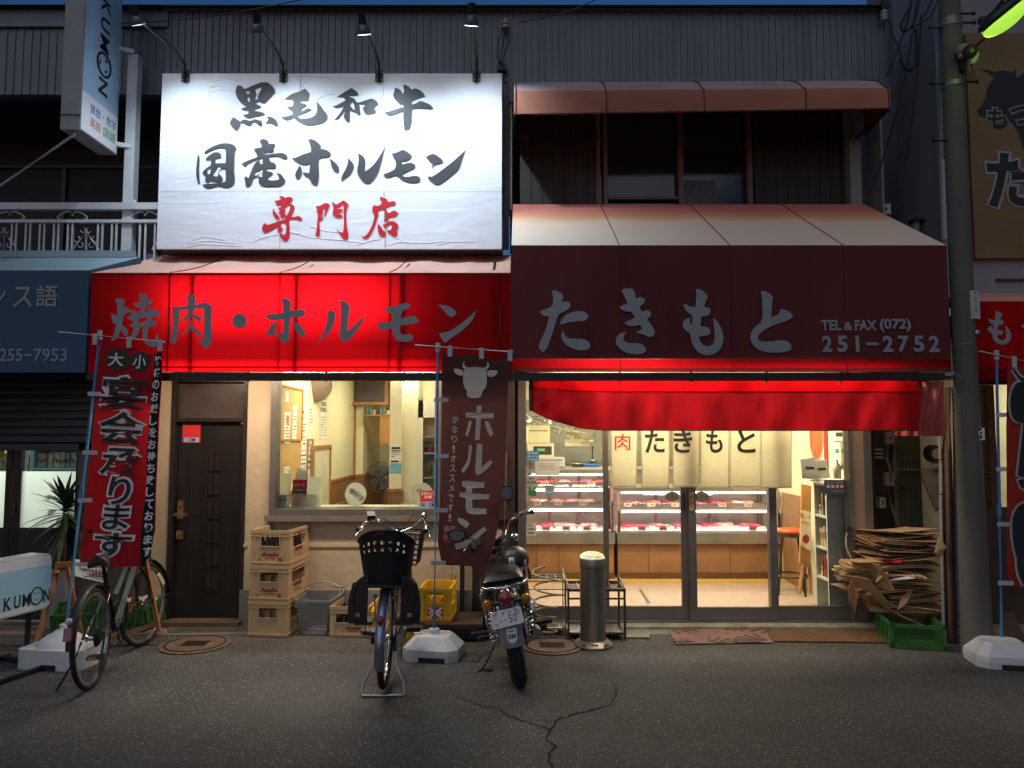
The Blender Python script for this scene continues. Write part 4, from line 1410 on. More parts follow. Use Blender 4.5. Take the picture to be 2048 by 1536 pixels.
S2=[traced(515,380,K,[[(560,165),(640,155),(710,200),(790,170),(870,185),(905,230),(880,290),(800,310),(720,350),(830,335),(900,370),(945,430),(940,500),(900,590),(845,690),(970,690),(1030,660),(1100,685),(1150,740),(1095,790),(1040,755),(970,745),(840,745),(800,780),(820,960),(825,1150),(800,1260),(740,1308),(680,1305),(620,1250),(555,1100),(555,1060),(480,1065),(530,1020),(510,940),(420,980),(280,1070),(190,1100),(130,1060),(112,980),(130,900),(210,835),(240,895),(380,860),(550,795),(690,750),(715,690),(680,640),(675,700),(630,725),(590,700),(595,630),(550,600),(530,570),(560,560),(620,540),(570,510),(515,455),(600,440),(640,400),(635,375),(560,385),(500,390),(460,350),(440,265),(500,275),(620,230)],
                           [(790,380),(830,390),(835,450),(810,540),(750,655),(690,610),(720,540),(690,495),(720,440)],[(600,840),(700,830),(735,900),(735,1050),(710,1150),(670,1165),(610,1130),(570,1075),(640,1040),(655,1000),(600,950)]]),
      traced(515,380,K,[[(405,445),(430,530),(490,610),(560,690),(550,740),(500,755),(440,710),(395,640),(388,540)]]),
      traced(610,380,K,[[(280,430),(300,400),(360,412),(440,370),(520,335),(590,340),(635,380),(625,430),(580,520),(545,600),(530,665),(500,670),(490,640),(510,560),(515,440),(470,505),(420,540),(360,550),(390,575),(450,560),(475,580),(450,625),(385,670),(380,700),(430,690),(460,655),(465,720),(430,765),(375,785),(370,850),(375,980),(382,1165),(330,1200),(275,1170),(268,1110),(290,1060),(310,900),(325,720),(328,620),(290,530),(320,540)]]),
      traced(610,380,K,[[(680,315),(730,310),(780,370),(840,355),(920,300),(980,262),(1040,290),(1120,380),(1085,450),(1060,560),(1055,700),(1065,880),(1080,1010),(1110,1130),(1115,1220),(1060,1265),(1010,1270),(960,1240),(920,1160),(840,1070),(795,960),(850,1040),(900,1080),(970,1085),(990,990),(1000,800),(990,600),(985,340),(930,395),(870,435),(805,450),(830,495),(900,480),(960,480),(970,510),(910,570),(850,635),(940,632),(970,665),(940,695),(820,710),(790,680),(740,670),(700,600),(730,480),(720,390)]]),
      traced(700,380,K,[[(760,200),(790,155),(820,190),(900,205),(950,250),(975,305),(1040,300),(1090,280),(1150,290),(1175,330),(1145,385),(1050,390),(900,460),(950,540),(970,590),(1020,580),(1110,525),(1180,540),(1240,600),(1200,650),(1120,690),(990,695),(990,760),(930,800),(890,790),(880,760),(905,690),(895,580),(870,500),(830,480),(690,545),(735,600),(720,660),(690,730),(650,900),(580,1050),(500,1180),(450,1230),(390,1245),(320,1220),(275,1165),(340,1195),(390,1180),(470,1090),(570,900),(610,760),(630,650),(575,550),(568,450),(620,370),(650,410),(760,390),(840,365),(760,375),(830,310),(780,250)]]),
      traced(700,380,K,[[(715,858),(790,940),(850,1040),(930,1110),(910,1170),(870,1190),(780,1175),(730,1110),(708,1010)]]),
      traced(700,380,K,[[(840,880),(900,880),(980,810),(1090,790),(1180,830),(1240,910),(1235,980),(1180,1060),(1225,1110),(1210,1170),(1140,1190),(1050,1140),(940,1065),(950,1025),(1010,1035),(1050,1010),(1085,930),(1050,870),(1000,880),(930,965),(880,950),(845,920)]])]
letters('red_lettering',S2,YS-.006,mat('red sign film',(.55,.015,.025),.5,var=.05,spec=.25),sgn)

# ---- the four sign lamps
lamps=((370,278,48,5.60,265,12,'far left'),(566,515,64,5.66,512,26,''),(758,728,68,5.66,722,26,''),(953,942,50,5.56,944,6,''))
desc=('bent black spotlight with glowing white face above the left corner of the white signboard','black spotlight above the second character of the white signboard',
        'black spotlight above the third character of the white signboard','upright black spotlight above the right corner of the white signboard')
for (bx_,hx,hy,Yh,tx,ty,_),ds in zip(lamps,desc):
    base=P(bx_,150,YS-.02)
    L_=thing('sign_spotlight',ds,'spotlight',base,group='spotlights over the white signboard')
    g=B()
    g.bb((base.x-.036,YS-.012,Z(165,YS)),(base.x+.036,YS-.0065,Z(142,YS)))
    br=g.build('bracket',M_BLACKM,L_,True)
    g=B()
    for dx in (-.026,.026):
        for yy in (146,161):
            g.ball((base.x+dx,YS-.013,Z(yy,YS)),.005,6,4)
    g.build('bolt',M_STEEL,br,True)
    lens,top=P(hx,hy,Yh),P(tx,ty,Yh-.07)
    ax=(top-lens).normalized()
    mid=lens.lerp(top,.35)
    c1=P(bx_,165,YS-.03)
    c2=P(bx_,128,YS-.05)
    pts=[c1,P(bx_,145,YS-.035),c2]
    for i in range(1,8):
        t_=i/7
        pts.append(c2.lerp(mid,t_)+Vector((0,0,.05*math.sin(t_*PI)*(1-t_))))
    B().tube(pts,.013,8).build('arm',M_BLACKM,L_,True,60)
    ln=(top-lens).length
    g=B().lathe([(.034,.40*ln),(.036,.62*ln),(.030,.63*ln),(.028,ln),(.02,ln+.003)],lens,18,ax)
    hd=g.build('lamp_body',M_BLACKM,L_,True,40)
    g=B().lathe([(.056,-.006),(.058,0),(.044,.36*ln),(.036,.42*ln)],lens,18,ax,cap=False)
    g.build('reflector_hood',mat('grey glass hood',(.12,.13,.14),.3,.3),hd,True,40)
    g=B().lathe([(.0001,0),(.052,0)],lens+ax*.001,18,ax)
    g.build('lens',glow('spotlight lens',(.85,.95,1),12 if hx < 400 else 2),hd,True)
    # light that falls on the sign below the bracket
    aim=P(bx_+(55 if hx < 700 else 40 if hx < 900 else 10),440,YS)
    d=(aim-lens).normalized()
    lo=lamp(L_,'SPOT',(lens-ax*.012)-base,31,(.72,.87,1),spot=124,blend=1.0,radius=.04)
    lo.rotation_euler=d.to_track_quat('-Z','Y').to_euler()

# ================================================================ KUMON projecting sign, its post
kp=P(160,258,5.8)
kt=thing('projecting_sign','tall pale blue and white box sign standing out from the wall, turned side on','sign',(kp.x-.08,6.05,kp.z))
kx=kp.x
kz0=kp.z
zsplit=P(160,178,5.8).z
kx0=P(120,258,5.8).x
B().bb((kx0,5.8,kz0),(kx-.004,6.36,kz0+2.0)).build('box',mat('grey sign housing',(.25,.27,.29),.5,var=.1,dirt=.3),kt,True)
B().bb((kx-.004,5.815,zsplit),(kx,6.35,kz0+2.0)).build('blue_panel',mat('pale blue sign panel',(.40,.62,.82),.3,var=.04,vs=1),kt,True)
B().bb((kx-.004,5.815,kz0+.01),(kx,6.35,zsplit)).build('white_panel',mat('bright white sign panel',(.85,.87,.9),.3,var=.03),kt,True)
g=B()
yc=6.10


def kt_text(b,s_,zc_,hh,up=(0,1,0),yy=yc,wd=None,bold=.03):
    b.text(s_,(kx+.002,yy,zc_),(0,0,-1),up,wd,hh,bold)


for s_,ypx,wd in (('K',13,.12),('U',48,.12),('M',86,.14),('N',172,.14)):
    zc_=P(200,ypx,6.08).z
    kt_text(g,s_,zc_,.14,wd=wd,bold=.012 if s_ == 'M' else .025)
zc_=P(200,128,6.08).z
g.ring((kx+.003,yc,zc_),.10,.012,(1,0,0),28,4)
g.ball((kx+.003,yc+.03,zc_+.045),.012,8,4)
g.ball((kx+.003,yc+.03,zc_-.045),.012,8,4)
g.tube([(kx+.003,yc-.055,zc_+.02),(kx+.003,yc-.062,zc_),(kx+.003,yc-.055,zc_-.02)],.006,5)
g.build('lettering',M_INK,kt,True)
for nm,s_,y0_,y1_,row,m_ in (('blue_lettering','算数・数学',5.93,6.32,0,M_BLUEINK),('red_lettering','英語',5.93,6.09,1,mat('orange red print',(.62,.12,.08),.6)),('green_lettering','国語',6.13,6.32,1,M_GREENINK)):
    B().text(s_,(kx+.002,(y0_+y1_)/2,zsplit-.10-row*.115),(0,1,0),(0,0,1),y1_-y0_,.085,.0).build(nm,m_,kt,True)
g=B()
px_=P(256,300,6.36).x
for ypx in (100,290):
    z_=P(256,ypx,6.36).z
    g.bar((kx-.08,6.30,z_),(px_,6.40,z_-.0),.04)
g.build('bracket',M_WHITEPAINT,kt,True)
g=B()
g.tube([P(150,268,5.85),P(0,372,6.35),P(-60,412,6.5)],.011,8)
g.build('stay_rod',M_WHITEPAINT,kt,True)
g=B()
g.tube([(kx0+.0,5.795,kz0+.12),(kx-.005,5.795,kz0+.12),(kx-.02,5.79,kz0+.10)],.004,5)
g.build('cable',M_CABLE,kt,True)
ps=thing('sign_post','white square steel post on the balcony edge beside the projecting sign','post',(px_,6.40,2.86))
B().bb((px_-.045,6.385,2.86),(px_+.045,6.47,P(256,110,6.4).z)).build('post',M_WHITEPAINT,ps,True)
g=B()
g.prism([(px_+.045,6.42,Z(400,6.42)),(px_+.11,6.42,Z(416,6.42)),(px_+.045,6.42,Z(416,6.42))],(0,.01,0))
g.build('gusset',M_WHITEPAINT,ps,True)
# air conditioners on the balcony
for cx_,lab in ((235,'grey outdoor unit behind the balcony railing left of the white post'),(300,'grey outdoor unit behind the railing between post and white signboard')):
    c_=P(cx_,475,6.75)
    ac=thing('outdoor_unit',lab,'air conditioner',(c_.x,6.75,2.86),group='air conditioner units on the balcony')
    B().box((0,.15,.27),(.55 if cx_ < 280 else .42,.28,.54)).build('casing',mat('grey unit casing',(.16,.165,.17),.5),ac)
    g=B()
    for r_ in (.03,.06,.09,.12,.15,.18): g.ring((.0,0,.27),r_,.004,(0,1,0),24,4)
    for k_ in range(8): g.bar((0,0,.27),(.19*math.cos(k_*PI/4),0,.27+.19*math.sin(k_*PI/4)),.005)
    g.build('fan_grille',mat('black wire grille',(.03,.03,.03),.5),ac)

# ================================================================ utility pole, street lamp, wires
pb=G(1955,1308)
pole=thing('utility_pole','thick grey concrete utility pole with steel bands at the corner of the shop','utility pole',pb)
M_POLE=mat('weathered concrete pole',(.105,.10,.085),.8,var=.15,vs=4,bump=.2,dirt=.4,dirtcol=(.03,.04,.02),stretch=(1,1,.3))
B().lathe([(.112,0),(.097,1.0),(.085,2.2),(.079,5),(.072,9)],(0,0,0),28).build('shaft',M_POLE,pole,smooth=60)


def pz(ypx): return P(1905,ypx,pb.y).z


def prr(z): return .110-.0118*z if z < 2.2 else .085-.0021*(z-2.2)


g=B()
for ypx in (45,52,172):
    z_=pz(ypx)
    g.lathe([(prr(z_)+.004,-.02),(prr(z_)+.006,-.02),(prr(z_)+.006,.02),(prr(z_)+.004,.02)],(0,0,z_),24)
for ypx in (690,720,745):
    z_=pz(ypx)
    g.lathe([(prr(z_)+.001,-.004),(prr(z_)+.003,0),(prr(z_)+.001,.004)],(0,0,z_),24)
g.build('band',mat('galvanised band',(.2,.2,.19),.5,.6),pole)
g=B()
for ypx,sd in ((58,-1),(30,1),(48,1),(170,-1),(166,1),(283,-1)):
    z_=pz(ypx)
    r_=prr(z_)
    g.cyl((sd*r_*.8,-.02,z_),(sd*(r_+.10),-.02,z_),.009,8)
    g.cyl((sd*(r_+.10),-.02,z_),(sd*(r_+.112),-.02,z_),.016,8)
g.build('step_bolt',M_BLACKM,pole)
z_=pz(613)
B().box((.045,-prr(z_)-.001,z_),(.075,.006,.225)).build('number_plate',mat('white plate',(.42,.44,.42),.5,var=.1,vs=20,dirt=.4),pole)
g=B()
for i,(s_,zz) in enumerate((('▼',.09),('堺',.04),('七',.0),('道',-.04))):
    g.text(s_,(.05,-prr(z_)-.0055,z_+zz),(1,0,0),(0,0,1),None,.026,.0)
g.build('plate_lettering',mat('faded ink',(.15,.16,.16),.7),pole)
z_=pz(668)
B().lathe([(.024,0),(.02,.012),(.008,.015)],(.055,-prr(z_)+.004,z_),14,(0,-1,0)).build('bolt_cap',M_STEEL,pole)
z_=pz(868)
B().box((.05,-prr(z_)+.008,z_),(.055,.004,.095)).build('sticker',M_WHITEINK,pole)
g=B()
rnd=random.Random(11)
for k_ in range(9):
    g.box((.05+rnd.uniform(-.018,.018),-prr(z_)+.0052,z_+rnd.uniform(-.036,.036)),(rnd.uniform(.008,.02),.001,rnd.uniform(.008,.02)),(0,rnd.uniform(0,3),0))
g.build('sticker_print',M_INK,pole)
# electric eye and small lamp on the pole
z1_=pz(118)
ee=thing('light_sensor','green grey round photo switch clamped to the utility pole','sensor',pb+Vector((.02,-.14,z1_)))
B().lathe([(.05,-.03),(.056,.0),(.054,.025),(.03,.035)],(-.02,0,0),18).build('cap',mat('green grey cap',(.2,.22,.15),.6),ee,smooth=40)
B().lathe([(.03,-.06),(.034,-.03)],(-.02,0,0),14).build('eye',M_WHITEPAINT,ee,smooth=40)
B().lathe([(.018,-.11),(.036,-.08),(.038,-.02),(.02,0)],(.07,-.01,-.02),14,(.25,0,1)).build('globe',mat('milky globe',(.55,.6,.5),.3),ee,smooth=40)
B().box((0,.07,-.06),(.04,.1,.2)).build('bracket',M_BLACKM,ee)
g=B()
for k_ in range(5):
    x_=.0+.02*k_
    g.tube([(x_-.03,-.01,-.05),(x_-.05+.03*(k_ % 2),-.02,-.14),(x_-.02,-.01,-.2),(x_,.03,-.25)],.003,5)
g.build('wiring',M_CABLE,ee)
sp_=P(2012,36,5.2)
sl_=thing('street_lamp','street lamp with a glowing yellow green bowl on the utility pole','street lamp',sp_)
axd=(P(2048,6,5.15)-P(1978,62,5.2)).normalized()
g=B()
bw=B().ball((0,0,0),1,20,12)
X_=axd
Zu=Vector((0,0,1))
Yv=Zu.cross(X_).normalized()
Zv=X_.cross(Yv)
tr=lambda v,a,b_,c_: X_*v.x*a+Yv*v.y*b_+Zv*v.z*c_
g.add([tr(v,.19,.085,.075) for v in bw.v],bw.f)
gm=glow('sodium green bowl',(.45,.85,.08),.32)
g.build('bowl',gm,sl_,smooth=60)
g=B()
g.add([tr(v,.2,.095,.06)+Zv*.045 for v in bw.v if True],bw.f)
g.build('hood',M_BLACKM,sl_,smooth=60)
g=B()
g.tube([X_*.15+Zv*.05,X_*.3+Zv*.09,X_*.6+Zv*.2],.025,8)
g.tube([P(1965,42,5.3)-sp_,P(2005,2,5.3)-sp_],.012,8)
g.ball(P(1965,42,5.3)-sp_,.035,10,6)
g.tube([P(1950,95,5.5)-sp_,P(1985,62,5.25)-sp_],.012,8)
g.ball(P(1940,103,5.5)-sp_,.055,10,6)
g.build('arm',M_BLACKM,sl_,smooth=60)
lamp(sl_,'POINT',(-.1,.1,-.14),.25,(.6,1,.15),radius=.05)
# wires
ci=0
for pts,r_,lab in (([(1830,-30),(1815,40),(1800,85),(1775,150)],9,'thick black cable dropping to the corner of the upper awning'),
                     ([(1845,-30),(1830,40),(1812,62),(1802,50),(1822,10)],9,'black cable looped over itself near the roof corner'),
                     ([(1836,-20),(1818,110),(1800,200),(1765,320),(1733,400)],7,'long black cable running down to the lower awning corner'),
                     ([(1842,30),(1838,110),(1825,230),(1812,320),(1790,430)],7,'black cable hanging in the alley from the roof corner'),
                     ([(1832,60),(1833,110),(1828,135),(1815,140),(1803,125),(1800,118)],12,'thick black drip loop of cable beside the roof corner'),
                     ([(1872,-20),(1855,20),(1840,42)],6,'black service wire reaching from the utility pole top'),
                     ([(1880,-10),(1862,30),(1838,48),(1810,62)],6,'lower black service wire reaching from the utility pole'),
                     ([(1778,40),(1785,70),(1800,100),(1806,130)],6,'thin black wire from the wound insulator on the siding'),
                     ([(1806,130),(1800,165),(1788,190),(1780,200),(1775,188)],4,'thin black wire tail curling by the upper awning end')):
    c_=P(*pts[0],6.3)
    n_=[]
    for i in range(len(pts)-1):
        for k_ in range(6):
            p0_=pts[max(i-1,0)]; p1_=pts[i]; p2_=pts[i+1]; p3_=pts[min(i+2,len(pts)-1)]
            u=k_/6
            cr=lambda a,b_,c__,d: .5*((2*b_)+(-a+c__)*u+(2*a-5*b_+4*c__-d)*u*u+(-a+3*b_-3*c__+d)*u ** 3)
            n_.append(P(cr(p0_[0],p1_[0],p2_[0],p3_[0]),cr(p0_[1],p1_[1],p2_[1],p3_[1]),6.3))
    n_.append(P(*pts[-1],6.3))
    o=B().tube(n_,r_*.0011,6).build('cable',M_CABLE,None,smooth=60)
    tag(o,lab,'cable','black cables at the roof corner')
for pts,Y,lab in (([(1040,44),(1090,36),(1140,22),(1190,0),(1220,-14)],6.4,'thin grey wire rising from the porcelain insulator to the roof edge'),
                    ([(230,48),(300,44),(400,36),(500,20),(560,8),(700,-20)],6.45,'thin pale wire crossing the ribbed siding behind the spotlights')):
    o=B().tube([P(*p,Y) for p in pts],.005,6).build('wire',mat('grey wire sheath',(.1,.1,.1),.6),None,smooth=60)
    tag(o,lab,'wire')
# insulators
c_=P(1011,48,W-.1)
ins=thing('insulator','brown and white porcelain insulator on the siding above the sign corner','insulator',c_)
B().lathe([(.015,-.05),(.038,-.045),(.038,-.02),(.02,-.015),(.04,-.01),(.04,.012),(.022,.016),(.034,.022),(.03,.04),(.01,.045)],(0,0,0),16).build('porcelain',mat('glazed porcelain',(.35,.27,.22),.3,var=.4,vs=40),ins,smooth=30)
B().cyl((0,0,-.03),(0,.1,-.03),.008,8).build('pin',M_BLACKM,ins)
g=B()
for dx,m_ in ((-.05,0),(.0,1),(.05,2)):
    g.tube([(dx*.5,-.02,-.06),(dx-.02,-.02,-.18),(dx*.4-.05,-.01,-.36),(-.03,.0,-.40)],.005,6)
g.tube([(-.03,0,-.4),(.0,-.01,-.46),(.02,.02,-.5),(-.02,.03,-.5),(-.01,.05,-.55)],.007,6)
g.build('wiring',M_CABLE,ins,smooth=60)
B().box((-.03,.03,-.41),(.09,.06,.06)).build('clamp',M_BLACKM,ins)
c_=P(1768,30,W-.1)
ins=thing('insulator','pale wound strain insulator at the right end of the ribbed siding','insulator',c_)
B().lathe([(.025,-.06),(.034,-.05),(.03,-.035),(.036,-.02),(.03,0),(.036,.015),(.03,.03),(.02,.05)],(0,0,0),16).build('porcelain',mat('dusty porcelain',(.3,.29,.26),.5),ins,smooth=30)
B().cyl((0,0,.02),(0,.12,.02),.008,8).build('pin',M_BLACKM,ins)
B().box((0,0,.09),(.06,.05,.08)).build('clamp',M_BLACKM,ins)
# junction boxes above the lower awning end
c_=P(1757,420,6.9)
o=thing('junction_box','pale grey junction box on the alley wall above the awning','box',c_)
B().box((0,0,0),(.20,.08,.10)).build('casing',M_WHITEPAINT,o)
B().box((.03,-.042,.0),(.06,.004,.03)).build('opening',M_BLACKM,o)
c_=P(1832,445,6.8)
o=thing('vent_cowl','small grey vent cowl behind the right end of the dark awning','vent',c_)
B().lathe([(.07,.0),(.075,.015),(.03,.04),(.028,.045)],(0,0,0),18).build('cap',M_DARKALU,o,smooth=40)
B().cyl((0,0,-.3),(0,0,.0),.035,14).build('stack',mat('grey vent pipe',(.25,.25,.25),.6),o)

# ---- cow signboard on the neighbour
cw=thing('cow_signboard','dark tan wall signboard with black bull silhouette and outlined letters','signboard',P(2000,300,6.45))
yc_=6.44
B().bb((X(1941,yc_,300),yc_,Z(516,yc_)),(6.2,yc_+.05,Z(66,yc_))).build('panel',mat('tan sign panel',(.20,.125,.045),.6,var=.2,vs=1.5,dirt=.5,dirtcol=(.11,.045,.025)),cw,True)
kc=2.957
letters('bull_silhouette',[traced(1930,0,kc,[[(92,408),(130,412),(180,425),(215,415),(262,422),(285,428),(295,410),(308,425),(298,445),(312,462),(330,440),(349,430),(420,440),(520,480),(560,700),(540,900),(440,960),(349,895),(325,800),(290,735),(270,715),(215,700),(120,695),(85,685),(72,655),(80,640),(100,625),(130,560),(125,535),(160,470),(175,455),(140,430)]])],yc_-.004,M_INK,cw)
def grow(lp,d):
    cx_,cy_=sum(p[0] for p in lp)/len(lp),sum(p[1] for p in lp)/len(lp)
    o_=[]
    n=len(lp)
    ar=sum(lp[i][0]*lp[(i+1) % n][1]-lp[(i+1) % n][0]*lp[i][1] for i in range(n))
    for i in range(n):
        a,b_,c__=Vector(lp[i-1]),Vector(lp[i]),Vector(lp[(i+1) % n])
        t_=(c__-a).normalized()
        nn=Vector((t_.y,-t_.x))*(1 if ar > 0 else -1)
        o_.append(tuple(b_+nn*d))
    return o_


M_PALEGREY=mat('pale grey outline print',(.30,.31,.33),.6)
for nm,bo,dy,m_ in (('letter_outline',.075,.006,M_PALEGREY),('letter_fill',.03,.009,M_INK)):
    g=B()
    for s_,x0_,x1_,y0_,y1_ in (('も',1974,2013,216,257),('つ',2020,2062,212,250),('た',1976,2068,306,416)):
        a,b_=P(x0_,y1_,yc_),P(x1_,y0_,yc_)
        e_=(bo-.03)*(b_.x-a.x)*2.2
        g.text(s_,Vector(((a.x+b_.x)/2,yc_-dy,(a.z+b_.z)/2)),(1,0,0),(0,0,1),b_.x-a.x+e_,b_.z-a.z+e_,bo)
    g.build(nm,m_,cw,True)


# ================================================================ STREET FLOOR FITTINGS
def manhole(px_,py_,rx,lab):
    c_=G(px_,py_)
    o=thing('manhole_cover',lab,'manhole cover',c_)
    r_=rx/1450*c_.y
    B().lathe([(r_,.0),(r_,.012),(r_*.93,.012),(.0001,.012)],(0,0,0),36).build('lid',mat('rusty iron lid',(.17,.115,.08),.6,.2,var=.35,vs=12,bump=.6,bs=70,dirt=.4),o)
    g=B()
    g.ring((0,0,.013),r_*.84,.006,(0,0,1),40,6)
    for a in range(5): g.bar((-.1,-.06+.03*a,.013),(.1,-.06+.03*a,.013),.008)
    g.build('relief',M_FRAME,o)


manhole(1104,1293,60,'round rusty manhole cover beside the motorcycle and ashtray')
manhole(391,1290,66,'round rusty manhole cover in front of the black entrance door')
M_GRATE=mat('worn steel plate',(.24,.22,.19),.45,.6,var=.2,vs=8,bump=.2)


def plate(name,lab,cat_,quad_px,m,hole=None):
    pts=[G(x,y,.006) for x,y in quad_px]
    c_=sum(pts,Vector())/4
    o=thing(name,lab,cat_,(c_.x,c_.y,0))
    g=B().prism([Vector((p.x,p.y,.006)) for p in pts],(0,0,.006))
    b_=g.build('sheet',m,o,True)
    if hole:
        g=B()
        nu,nv,w1,w2,sk=hole
        for i in range(nu):
            for j in range(nv):
                u,v=(i+.5)/nu,(j+.5)/nv
                p=pts[0].lerp(pts[1],u).lerp(pts[3].lerp(pts[2],u),v)
                g.box((p.x,p.y,.0125),(w1,w2,.002),(0,0,sk if (i+j) % 2 == 0 or sk == 0 else -sk))
        g.build('slots',M_FRAME,o,True)
    return o


plate('gutter_cover','slotted steel gutter cover in front of the entrance door step','gutter cover',[(335,1266),(497,1262),(499,1250),(335,1252)],M_GRATE,(22,2,.03,.012,.5))
plate('gutter_cover','slotted steel gutter cover behind the floor sign by the classroom door','gutter cover',[(-60,1262),(98,1262),(98,1248),(-60,1248)],M_GRATE,(24,2,.03,.01,.5))
plate('tread_plate','steel chequer plate on the pavement between umbrella stand and leaf mat','steel plate',[(1253,1276),(1300,1276),(1296,1252),(1253,1252)],M_GRATE,(9,6,.022,.006,.6))
lm=plate('door_mat','reddish rubber door mat with raised palm leaf pattern at the sliding doors','door mat',[(1352,1289),(1547,1286),(1524,1251),(1331,1251)],mat('reddish rubber mat',(.20,.10,.085),.6,var=.2,vs=8,bump=.4))
g=B()
for bx_,by_,dirx,ln_ in ((1335,1252,1,70),(1545,1252,-1,75),(1420,1286,1,60),(1480,1252,-1,50),(1540,1284,-1,70),(1350,1286,1,40)):
    base=G(bx_,by_,.014)
    for k_ in range(9):
        a=R(-80+20*k_)+(PI if dirx < 0 else 0)
        tip=base+Vector((math.cos(a),math.sin(a)*.8,0))*(ln_*.0042)
        if G(1340,1289).y < tip.y < G(1340,1250).y and G(1338,1270).x < tip.x < G(1540,1270).x:
            g.bar(base.lerp(tip,.25),tip,.022,.006)
g.build('leaf_relief',mat('raised dark leaf',(.09,.045,.04),.6,var=.2),lm,True)
plate('door_mat','plain brown coir mat at the right end of the sliding doors','door mat',[(1548,1283),(1815,1286),(1795,1257),(1526,1256)],mat('brown coir',(.16,.085,.03),.95,var=.3,vs=30,bump=.9,bs=200))

# ================================================================ NOBORI FLAGS
M_POLEBLUE=mat('blue pole',(.06,.22,.42),.4,var=.05)
M_CLIP=mat('pale clip',(.45,.47,.52),.5)


def flag(lab,catx,base_px,pole_px,Yp,top_l,top_r,bar_l,bar_r,outline,cm,wave,base_kind,clips):
    bp_=G(*base_px)
    o=thing('banner_flag',lab,'banner flag',bp_)
    # pole
    a,b_=P(*pole_px[0],Yp),P(*pole_px[1],Yp)
    g=B().tube([a,a.lerp(b_,.45),b_],[.013,.012,.010],10)
    g.cyl(a.lerp(b_,.44),a.lerp(b_,.48),.016,10)
    g.build('pole',M_POLEBLUE,o,True,60)
    g=B().tube([P(*bar_l,Yp-.02),P(*bar_r,Yp-.02)],.006,6)
    bar_=g.build('crossbar',M_WHITEPAINT,o,True)
    tp=P(*pole_px[1],Yp)
    B().cyl(tp-Vector((0,0,.03)),tp+Vector((0,0,.045)),.018,10).build('pole_cap',M_CLIP,o,True)
    g=B()
    for (x,y) in clips:
        c_=P(x,y,Yp)
        g.bb((c_.x-.045,Yp-.022,c_.z-.016),(c_.x+.07,Yp-.016,c_.z+.016))
    for x,y in bar_r[2:] if len(bar_r) > 2 else []: pass
    g.build('side_clip',M_CLIP,o,True)
    g=B()
    for t_ in (.36,.68,.97):
        c_=P(*bar_l,Yp).lerp(P(*bar_r,Yp),t_)
        g.bb((c_.x-.018,Yp-.03,c_.z-.075),(c_.x+.018,Yp-.024,c_.z+.012))
    g.build('top_clip',M_CLIP,bar_,True)

    def S_(x,z): return Vector((x,Yp-.012+wave(x,z),z))

    def cl(u,v):
        le,ri=outline
        def ev(ls):
            t_=(1-v)*(len(ls)-1)
            i=min(int(t_),len(ls)-2)
            return Vector(ls[i]).lerp(Vector(ls[i+1]),t_-i)
        l,r_=ev(le),ev(ri)
        q=l.lerp(r_,u)
        if v > .97: q.y += 10*math.sin(max(0,(u-.55)/.45)*PI)*(v-.97)/.03 if u > .55 else 3*math.sin(u/.55*PI)*(v-.97)/.03
        p=P(q.x,q.y,Yp)
        return S_(p.x,p.z)
    c_=B().skin(cl,36,60).build('cloth',cm,o,True,80)
    # weighted base
    if base_kind == 'pyramid':
        g=B()
        w_,d_=.43,.34
        lv=((1.0,.0),(1.02,.05),(1.0,.085),(.66,.16),(.60,.17))
        vs=[]
        for s_,z in lv:
            for x,y in ((-1,-.62),(-.72,-1),(.72,-1),(1,-.62),(1,.62),(.72,1),(-.72,1),(-1,.62)):
                vs.append((x*w_/2*s_,y*d_/2*s_,z))
        fs=[(i*8+j,i*8+(j+1) % 8,(i+1)*8+(j+1) % 8,(i+1)*8+j) for i in range(4) for j in range(8)]+[tuple(range(32,40))]
        g.add(vs,fs)
        tk=g.build('base_tank',M_WHITEP,o)
        tk.rotation_euler=(0,0,R(-10))
        B().box((.03,-d_/2-.002,.018),(.2,.02,.036)).build('base_notch',M_BLACKP,tk)
        B().lathe([(.03,.165),(.03,.18),(.0001,.185)],(-.12,-.03,0),14).build('filler_cap',M_WHITEP,tk,smooth=40)
    else:
        g=B().rbox((0,0,.07),(.50,.36,.14),.05,4)
        tk=g.build('base_tank',M_WHITEP,o,smooth=40)
        tk.rotation_euler=(0,0,R(-8))
        g=B().lathe([(.16,.135),(.155,.155),(.13,.18),(.10,.205),(.06,.225),(.045,.24)],(-.02,.0,0),24,sx=1.15)
        g.build('dome',M_WHITEP,tk,smooth=50)
        g=B()
        g.bb((-.04,-.185,0),(.08,-.17,.04))
        g.build('base_notch',M_BLACKP,tk)
    q=P(*pole_px[0],Yp)-bp_
    g=B().lathe([(.05,-.12),(.034,-.07),(.032,-.01),(.042,.0),(.042,.055),(.03,.06)],q,16)
    g.build('socket',M_WHITEP,o,smooth=40)
    return o,c_,S_


# red banquet flag
Yf1=5.66
fl,clo,S1f=flag('tall red banner flag with black stripe and outlined white brush writing near the entrance','flag',(128,1326),((131,1262),(200,672)),Yf1,None,None,(118,664),(330,684),
                    (((206,686),(197,760),(184,880),(172,1000),(160,1131)),((327,702),(326,760),(318,880),(310,1000),(309,1060),(288,1133))),
                    cloth('red flag cloth',(.42,.012,.02),.35,None,.08,3),
                    lambda x,z: .018*math.sin(x*11+z*.8)+.010*math.sin(z*3+x*5),'dome',((190,788),(180,905),(170,1000),(165,1128)))


def on_flag(S_,Yp,push):
    def fn(x,y):
        p=P(x,y,Yp)
        q=S_(p.x,p.z)
        q.y -= push
        return q
    return fn


